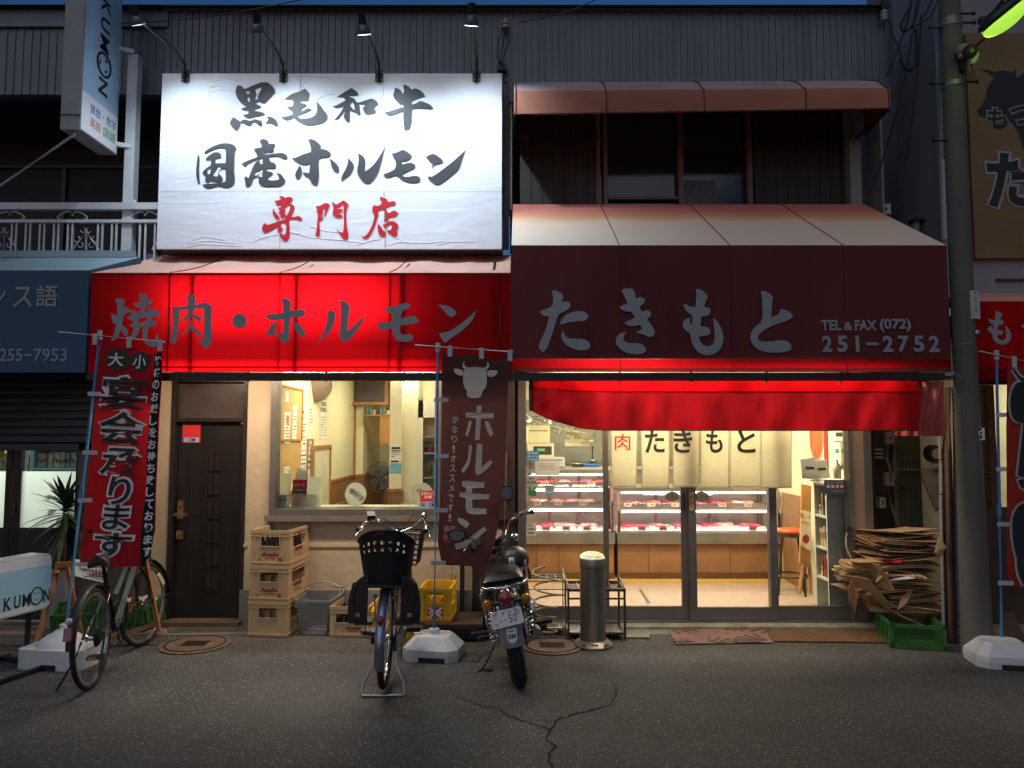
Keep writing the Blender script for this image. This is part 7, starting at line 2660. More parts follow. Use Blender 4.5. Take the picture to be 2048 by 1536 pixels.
b=B()
nu,nv=22,16
holes=set()
for i in range(4,18):
    if i % 2 == 0:
        holes |= {(i,10),(i,12)}
full_=B().grid(shell,nu,nv)
fs=[f for k_,f in enumerate(full_.f) if (k_ % nu,k_ // nu) not in holes]
b.add(full_.v,fs)
off=[v+Vector((v.x*-.04,.006,0)) for v in full_.v]
b.add(off,[f[::-1] for f in fs])
cs=b.build('child_seat',mat('black child seat plastic',(.011,.011,.012),.5,var=.15),bk2,smooth=60)
b=B()
b.tube([shell(i/24,1) for i in range(25)],.008,6)
b.box((0,-.08,.70),(.27,.27,.02))
b.build('seat_rim',M_BLACKP,cs,smooth=60)
B().box((-.02,-.268,1.04),(.05,.004,.016),(R(8),0,0)).build('badge',mat('dark red badge',(.12,.015,.02),.4),cs)
for sx in (-1,1):
    def guard(u,v):
        y=-.16+.20*u
        z=.75-.30*v-.02*math.sin(u*PI)
        if v < .2: pass
        x=sx*(.135+.05*math.sin(min(1,v*1.2)*PI)+.03*v+.02*math.sin(u*PI))
        k_=1-.25*max(0,(.12-v))/.12
        return Vector((x*k_,y,z))
    b=B().slab(guard,8,12,(sx*.004,0,0))
    # broad rear edge that faces backward
    b.slab(lambda u,v: Vector((sx*(.105+(.085+.045*math.sin(v*PI*.7))*u) ,-.165+.02*u,.76-.31*v-.05*(1-u)*(0 if v < .5 else 0)-(.05*u*u if v < .15 else 0))),6,12,(0,.006,0))
    lg=b.build('leg_guard',M_BLACKP,cs,smooth=60)
    B().box((sx*.165,-.17,.51),(.028,.003,.026)).build('slot',mat('tan slot',(.30,.21,.11),.7),lg)
    B().box((sx*.13,-.10,.455),(.11,.14,.02)).build('foot_rest',M_BLACKP,cs)
b=B()
for sx in (-.05,.05): b.tube([Vector((sx,-.24,.98)),Vector((sx,-.10,.85)),Vector((sx*.6,.02,.74))],.012,5)
b.build('harness',M_BLACKP,cs)
# front basket, woven plastic
b=B()
by_,bz_=Lw+.03,Rw+.32
for i in range(9):
    u=-1+i/4
    for sy in (-1,1): b.bar(spin(Vector((u*.12,by_+sy*.10,bz_)),STEER,piv),spin(Vector((u*.15,by_+sy*.14,bz_+.25)),STEER,piv),.016,.004)
    for sx in (-1,1): b.bar(spin(Vector((sx*.12,by_+u*.10,bz_)),STEER,piv),spin(Vector((sx*.15,by_+u*.14,bz_+.25)),STEER,piv),.014,.004)
for j in range(7):
    t_=j/6
    q=[Vector((sx*(.12+.03*t_),by_+sy*(.10+.04*t_),bz_+.25*t_)) for sx,sy in ((-1,-1),(1,-1),(1,1),(-1,1))]
    b.tube([spin(v,STEER,piv) for v in q],.007 if j < 6 else .011,5,True)
b.build('basket',M_BLACKP,bk2,smooth=30)

# ================================================================ MOTORCYCLE
c0_=G(1041,1367)
mc=thing('motorcycle','small retro motorcycle seen from behind with black seat, chrome rails and white plate','motorcycle',c0_,rot=(0,R(-9.5),R(2)))
Rm,Lm=.295,1.06
M_GREYF=mat('grey painted mudguard',(.20,.21,.22),.3,.2,var=.05)
M_SEAT=mat('black vinyl seat',(.007,.007,.008),.32,var=.2,spec=.35)
MST=R(36)
mp_=Vector((0,Lm,Rm))


def mwheel(cy,steer,nm='wheel',w_=.055):
    f_=(lambda v: mp_+Matrix.Rotation(MST,3,Vector((0,-math.sin(R(27)),math.cos(R(27))))) @ (v-mp_)) if steer else (lambda v: v)
    c_=Vector((0,cy,Rm))
    b=B().lathe([(Rm-.075,-w_*.8),(Rm-.04,-w_),(Rm-.012,-w_*.72),(Rm,-w_*.25),(Rm,w_*.25),(Rm-.012,w_*.72),(Rm-.04,w_),(Rm-.075,w_*.8)],c_,44,(1,0,0),cap=False)
    b.v=[f_(v) for v in b.v]
    o=b.build('wheel',M_RUBBER,mc,smooth=50)
    b=B()
    n_=40
    for i in range(n_):
        a=2*PI*i/n_
        for sg in (-1,1):
            b.box(f_(c_+Vector((sg*w_*.35,(Rm+.001)*math.cos(a+sg*.04),(Rm+.001)*math.sin(a+sg*.04)))),(w_*.5,.018,.005),(a-PI/2,0,sg*.4+steer))
    b.build('tread',M_RUBBER,o)
    b=B().lathe([(Rm-.07,-.035),(Rm-.085,-.03),(Rm-.09,0),(Rm-.085,.03),(Rm-.07,.035)],c_,40,(1,0,0),cap=False)
    b.v=[f_(v) for v in b.v]
    b.build('rim',M_CHROME,o,smooth=50)
    b=B()
    for i in range(24):
        a=2*PI*i/24
        b.tube([f_(c_+Vector(((.03 if i % 2 else -.03),.05*math.cos(a+.3),.05*math.sin(a+.3)))),f_(c_+Vector((0,(Rm-.085)*math.cos(a),(Rm-.085)*math.sin(a))))],.002,3,cap=False)
    b.build('spokes',M_SPOKE,o)
    b=B().lathe([(.02,-.07),(.065,-.05),(.065,.05),(.02,.07)],c_,20,(1,0,0))
    b.v=[f_(v) for v in b.v]
    b.build('hub',M_STEEL,o,smooth=40)
    return o


mwheel(0,0)
mwheel(Lm,MST,w_=.05)
# rear mudguard
b=B()


def mg(u,v):
    a=R(60+112*u)
    r_=Rm+.035+.025*math.cos((v-.5)*PI)
    return Vector(((v-.5)*.145,r_*math.cos(a),Rm+r_*math.sin(a)))


b.slab(mg,18,8,(0,0,.003))
mgd=b.build('mudguard',M_GREYF,mc,smooth=60)
b=B()
shp=[(-.035,.03),(-.024,.045),(0,.038),(.024,.045),(.035,.03),(.03,.0),(.034,-.02),(.02,-.042),(0,-.05),(-.02,-.042),(-.034,-.02),(-.03,.0)]
bz=Rm+.19
by_=-Rm-.058
b.prism([Vector((x,by_+(z)*.12,bz-.06+z)) for x,z in shp],(0,.002,0))
stk=b.build('sticker',M_WHITEINK,mgd)
b=B().text('530',(0,by_-.004,bz-.067),(1,0,0),(0,.12,1),.052,.026,.05).text('ROUTE',(0,by_-.002,bz-.034),(1,0,0),(0,.12,1),.04,.010,.02)
b.build('sticker_lettering',M_INK,stk)
# number plate
b=B().rbox((0,0,0),(.205,.106,.002),.012,3)
m_=Matrix.Rotation(R(78),3,'X')
pc_=Vector((-.015,-Rm-.085,.545))
rl_=Matrix.Rotation(R(-4),3,'Y')
b.v=[pc_+rl_ @ (m_ @ v) for v in b.v]
npl=b.build('number_plate',M_WHITEINK,mc)
b=B()
pr_,pu_,pn_=rl_ @ Vector((1,0,0)),rl_ @ (m_ @ Vector((0,1,0))),rl_ @ (m_ @ Vector((0,0,1)))
at=lambda u,v: pc_+pr_*u+pu_*v+pn_*.003
for s_,u,v,w2,h2,bo in (('堺',-.018,.03,.016,.017,0),('市',.022,.03,.016,.017,0),('3',-.078,-.03,.010,.022,0),('V',-.064,-.03,.010,.020,0),('・',-.04,-.012,.010,.010,.02),('・',-.012,-.012,.010,.010,.02),('5',.022,-.010,.022,.05,.0),('0',.052,-.010,.022,.05,0)):
    b.text(s_,at(u,v),pr_,pu_,w2,h2,bo)
b.build('plate_lettering',mat('dark green ink',(.02,.05,.04),.5),npl)
b=B()
b.ring(at(.072,.022),.012,.003,pn_,18,4)
for k_ in range(3): b.bar(at(-.082+.009*k_,.008),at(-.082+.009*k_,.035),.005,.001)
b.bar(at(-.086,.036),at(-.060,.036),.006,.001)
b.build('plate_emblem',M_REDINK,npl)
b=B()
for u in (-.06,.06): b.ball(at(u,.043),.006,8,4)
b.build('plate_bolt',M_STEEL,npl)
# tail light and signals
b=B()
b.lathe([(.030,-.05),(.046,-.04),(.048,.02),(.038,.045),(.0001,.05)],(0,-Rm-.055,.665),18,(0,-1,.1),sx=1,sy=1.25)
tl_=b.build('tail_light',mat('red lens',(.20,.006,.010),.1,spec=.8,coat=.5),mc,smooth=50)
B().box((0,-Rm+.02,.65),(.075,.09,.10)).build('bracket',M_CHROME,tl_)
for sx in (-1,1):
    b=B().lathe([(.022,-.03),(.032,-.02),(.034,.01),(.026,.026),(.0001,.03)],(sx*.125,-Rm-.02,.63),16,(0,-1,0))
    ts=b.build('turn_signal',mat('amber lens',(.35,.13,.01),.15,spec=.7),mc,smooth=50)
    B().cyl((sx*.04,-Rm-.01,.625),(sx*.105,-Rm-.01,.628),.014,10).build('stalk',M_BLACKM,ts)
# seat
b=B()


def seat(u,v):
    y=-.26+.62*u
    a=(v-.5)*PI
    hw=.135-.035*u ** 2
    x=hw*math.sin(a)
    z=.725+.055*math.cos(a) ** .6*(1-.25*u)+.02*(1-u) if abs(a) < PI/2-.01 else .725
    if u < .12: z -= (.12-u)*.35*math.cos(a)
    return Vector((x,y,z))


b.slab(seat,16,12,(0,0,-.02))
b.add([seat(0,i/12) for i in range(13)],[tuple(range(13))])
b.build('seat',M_SEAT,mc,smooth=50)
b=B()
b.tube([(.15,.22,.70),(.15,-.18,.72),(.12,-.30,.725),(.0,-.345,.725),(-.12,-.30,.725),(-.15,-.18,.72),(-.15,.22,.70)],.010,8)
b.tube([(-.14,-.26,.71),(-.165,-.29,.69),(-.165,-.27,.65)],.008,8)
b.build('grab_rail',M_CHROME,mc,smooth=60)
# shocks
for sx in (-1,1):
    a,c_=Vector((sx*.135,-.10,.69)),Vector((sx*.125,.02,.30))
    sk=B().tube([a,c_],.012,10).build('shock_absorber',M_CHROME,mc,smooth=60)
    d_=(c_-a)
    X_,Y_=basis(d_)
    b=B().tube([a+d_*(.38+.58*i/90)+(X_*math.cos(i*.5)+Y_*math.sin(i*.5))*.027 for i in range(91)],.006,6)
    b.build('spring',M_CHROME,sk,smooth=60)
    B().cyl(a+d_*.0,a+d_*.38,.028,12).build('cover',M_STEEL,sk,smooth=40)
    B().bar((sx*.11,.0,Rm),(sx*.11,.48,Rm+.02),.035,.05).build('swing_arm',M_STEEL,mc)
# frame, tank, engine
b=B()
for sx in (-1,1):
    b.tube([(sx*.10,-.20,.64),(sx*.10,.35,.62),(sx*.04,Lm-.34,.72)],.016,8)
    b.tube([(sx*.10,.38,.62),(sx*.10,.46,.30),(sx*.08,Lm-.40,.24),(sx*.03,Lm-.28,.66)],.016,8)
b.build('frame',M_BLACKM,mc,smooth=60)
b=B()


def tank(u,v):
    y=.36+.46*u
    a=2*PI*v
    k_=max(.05,math.sin(PI*(.12+.76*u))) ** .5
    return Vector((.095*k_*math.cos(a),y,.72+.075*k_*math.sin(a)))


b.grid(tank,12,20)
b.add([tank(0,i/20) for i in range(20)],[tuple(range(20))])
b.build('fuel_tank',mat('black tank paint',(.02,.02,.022),.2,.2,var=.05,coat=.5),mc,smooth=60)
b=B()
b.rbox((0,.60,.36),(.24,.30,.22),.04,3)
b.lathe([(.09,0),(.09,.07),(.075,.08)],(.12,.55,.34),22,(1,0,0))
b.lathe([(.085,0),(.085,.06),(.07,.07)],(-.12,.55,.34),22,(-1,0,0))
for k_ in range(7): b.box((0,.70,.46+.026*k_),(.20,.18,.010))
b.box((0,.70,.54),(.13,.12,.20))
b.build('engine',M_STEEL,mc,smooth=40)
b=B()
b.tube([(.10,.78,.52),(.14,.90,.40),(.15,.70,.22),(.155,.40,.24)],.024,10)
b.tube([(.155,.40,.24),(.165,.15,.30),(.17,-.12,.345)],[.026,.034,.030],14)
b.build('exhaust',mat('dull exhaust steel',(.12,.11,.10),.4,.8),mc,smooth=60)
for sx in (-1,1):
    b=B().rbox((sx*.135,.24,.50),(.05,.20,.20),.02,2)
    b.build('side_cover',mat('black side cover',(.014,.014,.015),.3),mc)
    b=B().cyl((sx*.12,.40,.27),(sx*.30,.38,.28),.018,10)
    b.build('foot_peg',M_RUBBER,mc,smooth=40)
    b=B().cyl((sx*.11,.12,.31),(sx*.24,.06,.33),.017,10)
    b.build('passenger_peg',M_RUBBER,mc,smooth=40)
b=B().tube([(-.11,.42,.22),(-.19,.36,.12),(-.27,.28,.045),(-.30,.24,.045)],.011,8)
b.box((-.235,.28,.04),(.10,.05,.012))
b.tube([(-.19,.30,.16),(-.27,.20,.155),(-.285,.19,.13)],.009,6)
b.build('side_stand',M_BLACKM,mc,smooth=60)
# fork, headlight, gauge, bars
RAKE=Vector((0,-math.sin(R(27)),math.cos(R(27))))
sp2=lambda v: mp_+Matrix.Rotation(MST,3,RAKE) @ (Vector(v)-mp_)
b=B()
for sx in (-1,1):
    b.tube([sp2((sx*.085,Lm-.02,Rm)),sp2((sx*.085,Lm-.26,.86))],.019,10)
    b.tube([sp2((sx*.085,Lm-.02,Rm)),sp2((sx*.085,Lm-.12,.55))],.026,10)
b.bar(sp2((-.11,Lm-.21,.70)),sp2((.11,Lm-.21,.70)),.05,.03)
b.bar(sp2((-.11,Lm-.26,.86)),sp2((.11,Lm-.26,.86)),.05,.025)
b.build('fork',M_STEEL,mc,smooth=60)
b=B()
fo=B().lathe([(.10,.10),(.105,.08),(.10,.0),(.07,-.06),(.0001,-.08)],(0,0,0),22,(0,1,0))
b.add([sp2(v+Vector((0,Lm-.12,.80))) for v in fo.v],fo.f)
b.build('headlight',M_BLACKM,mc,smooth=50)
b=B()
ga=sp2((0,Lm-.27,.91))
gx=Vector((-.12,-.62,.78)).normalized()
b.lathe([(.055,-.07),(.066,-.05),(.068,.01),(.060,.018),(.058,.01),(.0001,.008)],ga,24,gx)
gg=b.build('speedometer',M_BLACKM,mc,smooth=40)
gX,gY=basis(gx)
b=B().lathe([(.056,.011),(.0001,.0112)],ga,24,gx)
b.build('dial',mat('dim red dial',(.16,.02,.018),.4,var=.3,vs=30),gg)
b=B()
rt=Vector((1,0,0))-gx*gx.x; rt.normalize()
up2=gx.cross(rt)
for k_ in range(9):
    a=R(-30+30*k_)
    p_=ga+gx*.0125+(rt*math.cos(a)+up2*math.sin(a))*.042
    b.bar(p_,p_+(rt*math.cos(a)+up2*math.sin(a))*.009,.004,.001)
b.build('dial_marks',M_WHITEINK,gg)
b=B().bar(ga+gx*.0135,ga+gx*.0135+(rt*.8+up2*.45)*.04,.005,.001)
b.build('needle',M_REDINK,gg)
b=B()
hz=.92
q=[(-.30,Lm-.44,hz+.03),(-.22,Lm-.38,hz+.05),(-.16,Lm-.30,hz+.03),(-.07,Lm-.265,hz-.09),(.07,Lm-.265,hz-.09),(.16,Lm-.30,hz+.03),(.22,Lm-.38,hz+.05),(.30,Lm-.44,hz+.03)]
b.tube([sp2(v) for v in q],.012,8)
hbm=b.build('handlebar',M_CHROME,mc,smooth=60)
for sx in (-1,1):
    b=B().tube([sp2((sx*.305,Lm-.443,hz+.029)),sp2((sx*.225,Lm-.383,hz+.05))],.018,12)
    b.cyl(sp2((sx*.303,Lm-.442,hz+.03)),sp2((sx*.317,Lm-.449,hz+.028)),.019,12)
    b.build('grip',M_RUBBER,hbm,smooth=40)
    b=B().box(sp2((sx*.215,Lm-.355,hz+.05)),(.05,.05,.045),(0,0,MST))
    b.build('switch_box',M_CHROME,hbm)
    b=B().tube([sp2((sx*.20,Lm-.32,hz+.05)),sp2((sx*.27,Lm-.33,hz+.055)),sp2((sx*.35,Lm-.37,hz+.04))],.006,6)
    b.build('brake_lever',M_CHROME,hbm,smooth=60)
    # mirrors
    s0=sp2((sx*.19,Lm-.33,hz+.05))
    mcn=s0+(Vector((-.02,-.04,.20)) if sx > 0 else Vector((-.13,-.10,.07)))
    b=B().tube([s0,s0.lerp(mcn,.5)+Vector((0,.03,0)),mcn+Vector((0,.012,-.03 if sx > 0 else 0))],.007,6)
    mr_=b.build('mirror',M_BLACKM,hbm,smooth=60)
    oc=[(-.052,.02),(-.01,.055),(.04,.052),(.058,.01),(.03,-.05),(-.03,-.045)]
    if sx < 0: oc=[(-.075,.03),(-.02,.05),(.05,.028),(.055,-.012),(.0,-.045),(-.055,-.035)]
    tl=Vector((0,.0,0))
    B().prism([mcn+Vector((x*1.12,-(z*.35 if sx < 0 else 0),z*1.12)) for x,z in oc],(0,.022,0)).build('mirror_housing',M_BLACKP,mr_)
    B().prism([mcn+Vector((x*.92,-.003-(z*.35 if sx < 0 else 0),z*.92)) for x,z in oc],(0,.002,0)).build('mirror_glass',mat('mirror glass',(.75,.78,.85),.03,1,var=.0),mr_)
    # front signals
    c_=sp2((sx*.19,Lm-.22,.80))
    fs2=B().ball(c_,.036,16,10).build('front_signal',M_CHROME,mc,smooth=60)
    B().cyl(sp2((sx*.08,Lm-.22,.80)),c_,.008,8).build('stalk',M_CHROME,fs2)
b=B()
for sx in (-1,1):
    b.tube([sp2((sx*.2,Lm-.33,hz+.03)),sp2((sx*.16,Lm-.24,hz-.02)),sp2((sx*.09,Lm-.2,hz-.16)),sp2((sx*.05,Lm-.3,hz-.3))],.005,5)
b.tube([sp2((.22,Lm-.34,hz+.02)),sp2((.20,Lm-.26,hz-.08)),sp2((.08,Lm-.28,hz-.12))],.005,5)
b.build('control_cable',M_CABLE,hbm,smooth=60)
# helmet on the tank
hl_=P(1031,1126,5.47)
hm_=thing('helmet','matt black open helmet with stickers resting on the motorcycle tank','helmet',hl_,rot=(0,R(-6),0))
hm_.scale=(.86,.86,.86)
b=B()


def hsh(u,v):
    a=2*PI*u
    e=(v)*PI*.62
    return Vector((.122*math.sin(e)*math.cos(a),.14*math.sin(e)*math.sin(a),.03+.115*math.cos(e)-.0))


b.grid(hsh,32,14)
sh_=b.build('shell',mat('matt black helmet',(.018,.018,.019),.42,var=.15),hm_,smooth=70)
B().tube([hsh(i/32,1) for i in range(32)],.007,6,True).build('edge_trim',M_BLACKP,sh_,smooth=60)


def on_h(x,z):
    e=math.acos(max(-1,min(1,(z-.03)/.115)))
    s_=math.sin(e)
    cx_=max(-1,min(1,x/(.122*s_)))
    return Vector((x,-.14*s_*math.sqrt(1-cx_*cx_)-.0015,z))


for x,z,w2,h2,tx in ((-.03,.045,.045,.055,'55'),(.085,.015,.02,.05,''),(-.055,-.005,.05,.018,'')):
    B().grid(lambda u,v: on_h(x+(u-.5)*w2,z+(v-.5)*h2),5,5).build('sticker',M_WHITEINK,sh_)
    if tx:
        vs,fs,(a0,b0,a1,b1)=words(tx,.04)
        k_=B()
        k_.add([on_h(x+((px_-a0)/(a1-a0)-.5)*w2*.55,z-.006+((py_-b0)/(b1-b0)-.5)*h2*.4)+Vector((0,-.002,0)) for px_,py_ in vs],fs)
        k_.build('sticker_lettering',M_INK,sh_)
B().tube([Vector((.10,-.03,-.03)),Vector((.115,-.06,-.10)),Vector((.11,-.05,-.14)),Vector((.10,-.02,-.06))],.007,6).build('chin_strap',M_BLACKP,hm_,smooth=60)


# ================================================================ THINGS IN THE DINING ROOM WINDOW
LXw=LX+.014


def onwall(y,z,dy,dz,name,lab,cat_,m,group=None,th=.004,tilt=0.0,off=0.0):
    """flat thing on the left dining room wall (facing +x)"""
    o=thing(name,lab,cat_,(LXw-.012+off,y,z),0,group)
    b=B().box((th/2,0,0),(th,dy,dz),(tilt,0,0))
    b.build('sheet',m,o)
    return o


def wall_y(px_):  # depth on the left wall for an image column
    return (LX)/((px_-1024)/F)*math.cos(PITCH)


def scrib(o,y0,y1,z0,z1,rows,m=M_INK,fx=.006,seed=1,d=.6,hh=.45):
    """rows of small printed words as dashes on a +x facing sheet"""
    r_=random.Random(seed)
    b=B()
    n_=0
    for i in range(rows):
        z=z1+(z0-z1)*(i+.5)/rows
        y=y0
        while y < y1:
            l_=r_.uniform(.15,.5)*(y1-y0)*.3
            if r_.random() < d:
                b.box((fx,min(y+l_/2,y1),z),(.0006,l_*.9,(z1-z0)/rows*hh))
                n_ += 1
            y += l_*1.15
    if n_: b.build('print',m,o)


M_CORK=mat('cork board',(.42,.25,.09),.85,var=.15,vs=60)
y0,y1=wall_y(556)-.0,wall_y(602)
zc1,zc0=P(580,775,(y0+y1)/2).z,P(580,880,(y0+y1)/2).z
y0=max(y0,W+.22)
o=thing('cork_board','cork notice board with white sheets high on the left dining room wall','notice board',(LXw-.01,(y0+y1)/2,(zc0+zc1)/2))
B().box((.006,0,0),(.012,y1-y0,zc1-zc0)).build('board',M_CORK,o)
g=B()
for s_ in (-1,1):
    g.box((.01,s_*(y1-y0)/2,0),(.022,.02,zc1-zc0+.02))
    g.box((.01,0,s_*(zc1-zc0)/2),(.022,y1-y0,.02))
g.build('frame',M_WOOD,o)
for dy,dz,w_,h_,sd in ((-.14,-.14,.17,.30,3),(.10,-.09,.13,.34,4),(-.16,.16,.10,.1,6)):
    p_=B().box((.014,dy,dz),(.002,w_,h_)).build('sheet',M_PAPER,o)
    scrib(p_,dy-w_*.42,dy+w_*.42,dz-h_*.42,dz+h_*.42,9,M_INK,.0156,sd)
B().lathe([(.05,0),(.04,.002),(.0001,.003)],(.0152,-.12,-.06),14,(1,0,0)).build('dish_picture',mat('food photo',(.35,.15,.04),.5,var=.6,vs=40),o)
o=onwall((y0+y1)/2+.01,zc0-.22,y1-y0,.40,'notice_board','lower plain cork panel with pinned list on the left dining room wall','notice board',M_CORK,th=.01)
p_=B().box((.012,-.12,-.14),(.002,.16,.20)).build('sheet',M_PAPER,o)
scrib(p_,-.19,-.05,-.22,-.05,8,M_INK,.0138,9)
specs=[(598,845,.10,.30,'paper_strip','long white menu strip with red line high on the dining room wall',7),(606,850,.12,.40,'hanging_scroll','white hanging scroll sheet on the dining room wall',5),(622,835,.14,.26,'hanging_scroll','small white hanging scroll with red text on the dining room wall',6),(608,868,.15,.28,'menu_sheet','white menu sheet below the scrolls on the dining room wall',7),(592,870,.10,.28,'menu_sheet','narrow white menu sheet beside the cork board',8)]
for i,(px_,py_,dy,dz,nm,lab,rows) in enumerate(specs):
    yy=wall_y(px_)
    o=onwall(yy,P(px_,py_,yy).z,dy,dz,nm,lab,'menu sheet',M_PAPER,'menu sheets on the dining room wall',off=.001+.0008*i)
    scrib(o,-dy*.35,dy*.35,-dz*.42,dz*.42,rows,M_INK if i != 2 else M_REDINK,.0052,20+i)
# planner and framed lists
yy0,yy1=wall_y(588),wall_y(614)
o=onwall((yy0+yy1)/2,P(600,915,(yy0+yy1)/2).z,yy1-yy0,.36,'wall_planner','large gridded white planner with black lines on the dining room wall','planner',M_PAPER)
g=B()
for k_ in range(8): g.box((.0052,0,-.16+.045*k_),(.0008,(yy1-yy0)*.92,.006 if k_ % 2 else .012))
for k_ in range(5): g.box((.0056,(yy1-yy0)*(-.4+.2*k_),0),(.0008,.005,.32))
g.build('grid_lines',M_INK,o)
yy=wall_y(621)
o=onwall(yy,P(621,918,yy).z,.20,.42,'framed_list','wood framed bluish price list on the dining room wall','framed list',mat('bluish paper',(.55,.62,.66),.7))
g=B()
for s_ in (-1,1): g.box((.008,s_*.10,0),(.016,.016,.43))
g.box((.008,0,.21),(.016,.2,.016))
g.build('frame',M_WOOD,o)
scrib(o,-.07,.07,-.18,.18,6,M_INK,.0052,33,.5)
yy=wall_y(647)
o=onwall(yy,P(647,825,yy).z,.30,.62,'calendar','tall white wall calendar with photos above and date grids below','calendar',M_PAPER)
g=B()
for j in range(4):
    for i in range(5): g.box((.0052,-.11+.055*i,.24-.07*j),(.0008,.03+.01*((i+j) % 2),.05))
g.build('picture_rows',mat('mixed photo print',(.16,.14,.10),.6,var=.9,vs=35),o)
scrib(o,-.13,.13,-.28,-.04,8,mat('pale grey print',(.35,.36,.38),.7),.0052,12,.8)
# wall fan
fy=wall_y(632)
wfp=P(632,775,fy-.1)
wf_=thing('wall_fan','brownish wall fan hanging high on the left side of the dining room','fan',(wfp.x-.02,fy-.1,wfp.z+.02))
g=B()
fax=Vector((.45,-.75,-.45)).normalized()
for r_ in (.19,.15,.11,.07):
    g.ring((0,0,0),r_,.005,fax,28,4)
fo_=B().lathe([(.19,-.02),(.195,0),(.19,.05),(.15,.07)],(0,0,0),28,fax)
g.add(fo_.v,fo_.f)
g.build('cage',mat('brown grey fan cage',(.22,.15,.12),.5),wf_,smooth=40)
g=B()
X_,Y_=basis(fax)
for k_ in range(4):
    a=k_*PI/2+.3
    d_=X_*math.cos(a)+Y_*math.sin(a)
    e_=X_*-math.sin(a)+Y_*math.cos(a)
    g.add([e_*-.03,e_*.03,d_*.16+e_*.07+fax*.03,d_*.16-e_*.04],[(0,1,2,3)])
g.build('blades',mat('smoky blade',(.12,.09,.08),.4),wf_)
B().tube([fax*-.02,fax*-.10,Vector((-.12,0,.10)),Vector((-.14,.02,.2))],.03,10).build('arm',mat('brown grey fan cage',(.22,.15,.12),.5),wf_,smooth=60)
# framed blackboard hanging at the back, shelf of bottles
Yb=10.0
o=thing('blackboard','dark hanging blackboard in wood frame at the back of the dining room','blackboard',P(740,785,Yb))
xa,xb,za,zb_=P(711,785,Yb).x,P(770,785,Yb).x,P(740,804,Yb).z,2.55
cen=Vector(o.location)
B().bb((xa,Yb,za),(xb,Yb+.02,zb_)).build('board',mat('dusty blackboard',(.045,.04,.045),.6,var=.5,vs=8,bump=.2),o,True)
B().bb((xa,Yb-.004,za+.32),(xb,Yb-.001,zb_)).build('red_cloth',mat('maroon poster',(.15,.03,.03),.6,var=.3),o,True)
g=B()
g.bb((xa-.03,Yb-.02,za-.04),(xb+.05,Yb+.02,za))
g.bb((xb,Yb-.02,za),(xb+.05,Yb+.02,zb_))
g.build('frame',M_WOOD,o,True)
Ys=9.9
o=thing('bottle_shelf','wooden wall shelf holding bottles behind the dining room post','shelf',P(755,831,Ys))
xa,xb=P(728,830,Ys).x,P(778,830,Ys).x
zs_=P(750,829,Ys).z
B().bb((xa,Ys,zs_-.02),(xb,Ys+.18,zs_)).build('board',M_WOOD,o,True)
B().bb((P(759,860,Ys).x,Ys+.02,P(760,888,Ys).z),(P(781,860,Ys).x,Ys+.17,zs_-.021)).build('cabinet',mat('orange brown cabinet',(.36,.17,.06),.55,var=.15),o,True)
rr_=random.Random(2)
for i in range(7):
    x=xa+.03+(xb-xa-.06)*i/6
    h_=rr_.uniform(.07,.12)
    c_=((.02,.12,.16),(.05,.16,.06),(.4,.4,.35),(.06,.04,.02),(.1,.2,.35),(.3,.25,.2),(.12,.2,.05))[i]
    s_=thing('shelf_bottle','bottle standing on the wooden wall shelf behind the post','bottle',(x,Ys+.08,zs_),0,'bottles on the dining room shelf')
    B().lathe([(.022,0),(.024,.004),(.024,h_*.6),(.010,h_*.8),(.010,h_),(.0001,h_)],(0,0,0),10).build('glass',mat('bottle glass %d' % i,c_,.2),s_,smooth=40)
o=thing('potted_greenery','small green plant trailing at the end of the bottle shelf','plant',(xb-.03,Ys+.08,zs_))
g=B()
for i in range(26):
    a,e_=rr_.uniform(0,6.28),rr_.uniform(-.4,1.2)
    leaf(g,Vector((0,0,.05)),a,e_,rr_.uniform(.06,.13),.018,.3)
g.build('leaves',mat('fresh leaf',(.10,.17,.05),.5,var=.4),o)
B().lathe([(.025,0),(.035,.05),(.03,.05),(.0001,.045)],(0,0,0),12).build('pot',M_WHITEP,o)
# post notices
o=thing('notice_sheet','black and white notice sheet on the cream dining room post','notice',P(792,908,7.44))
pA,pB=P(781,893,7.44),P(803,926,7.44)
B().bb((pA.x,7.436,pB.z),(pB.x,7.44,pA.z)).build('sheet',M_PAPER,o,True)
g=B()
for zr,h_,a0,a1 in ((.9,.14,.1,.9),(.74,.07,.08,.92),(.62,.04,.1,.8),(.5,.03,.1,.9),(.38,.05,.1,.4),(.1,.1,.05,.75)):
    g.bb((pA.x+(pB.x-pA.x)*a0,7.4345,pB.z+(pA.z-pB.z)*(zr-h_/2)),(pA.x+(pB.x-pA.x)*a1,7.4355,pB.z+(pA.z-pB.z)*(zr+h_/2)))
g.build('print',M_INK,o,True)
o=thing('blue_calendar','sky blue sheet below the notice on the dining room post','calendar',P(792,935,7.44))
pA,pB=P(780,926.5,7.44),P(803,945,7.44)
B().bb((pA.x,7.436,pB.z),(pB.x,7.44,pA.z)).build('sheet',mat('sky blue paper',(.16,.42,.55),.6),o,True)
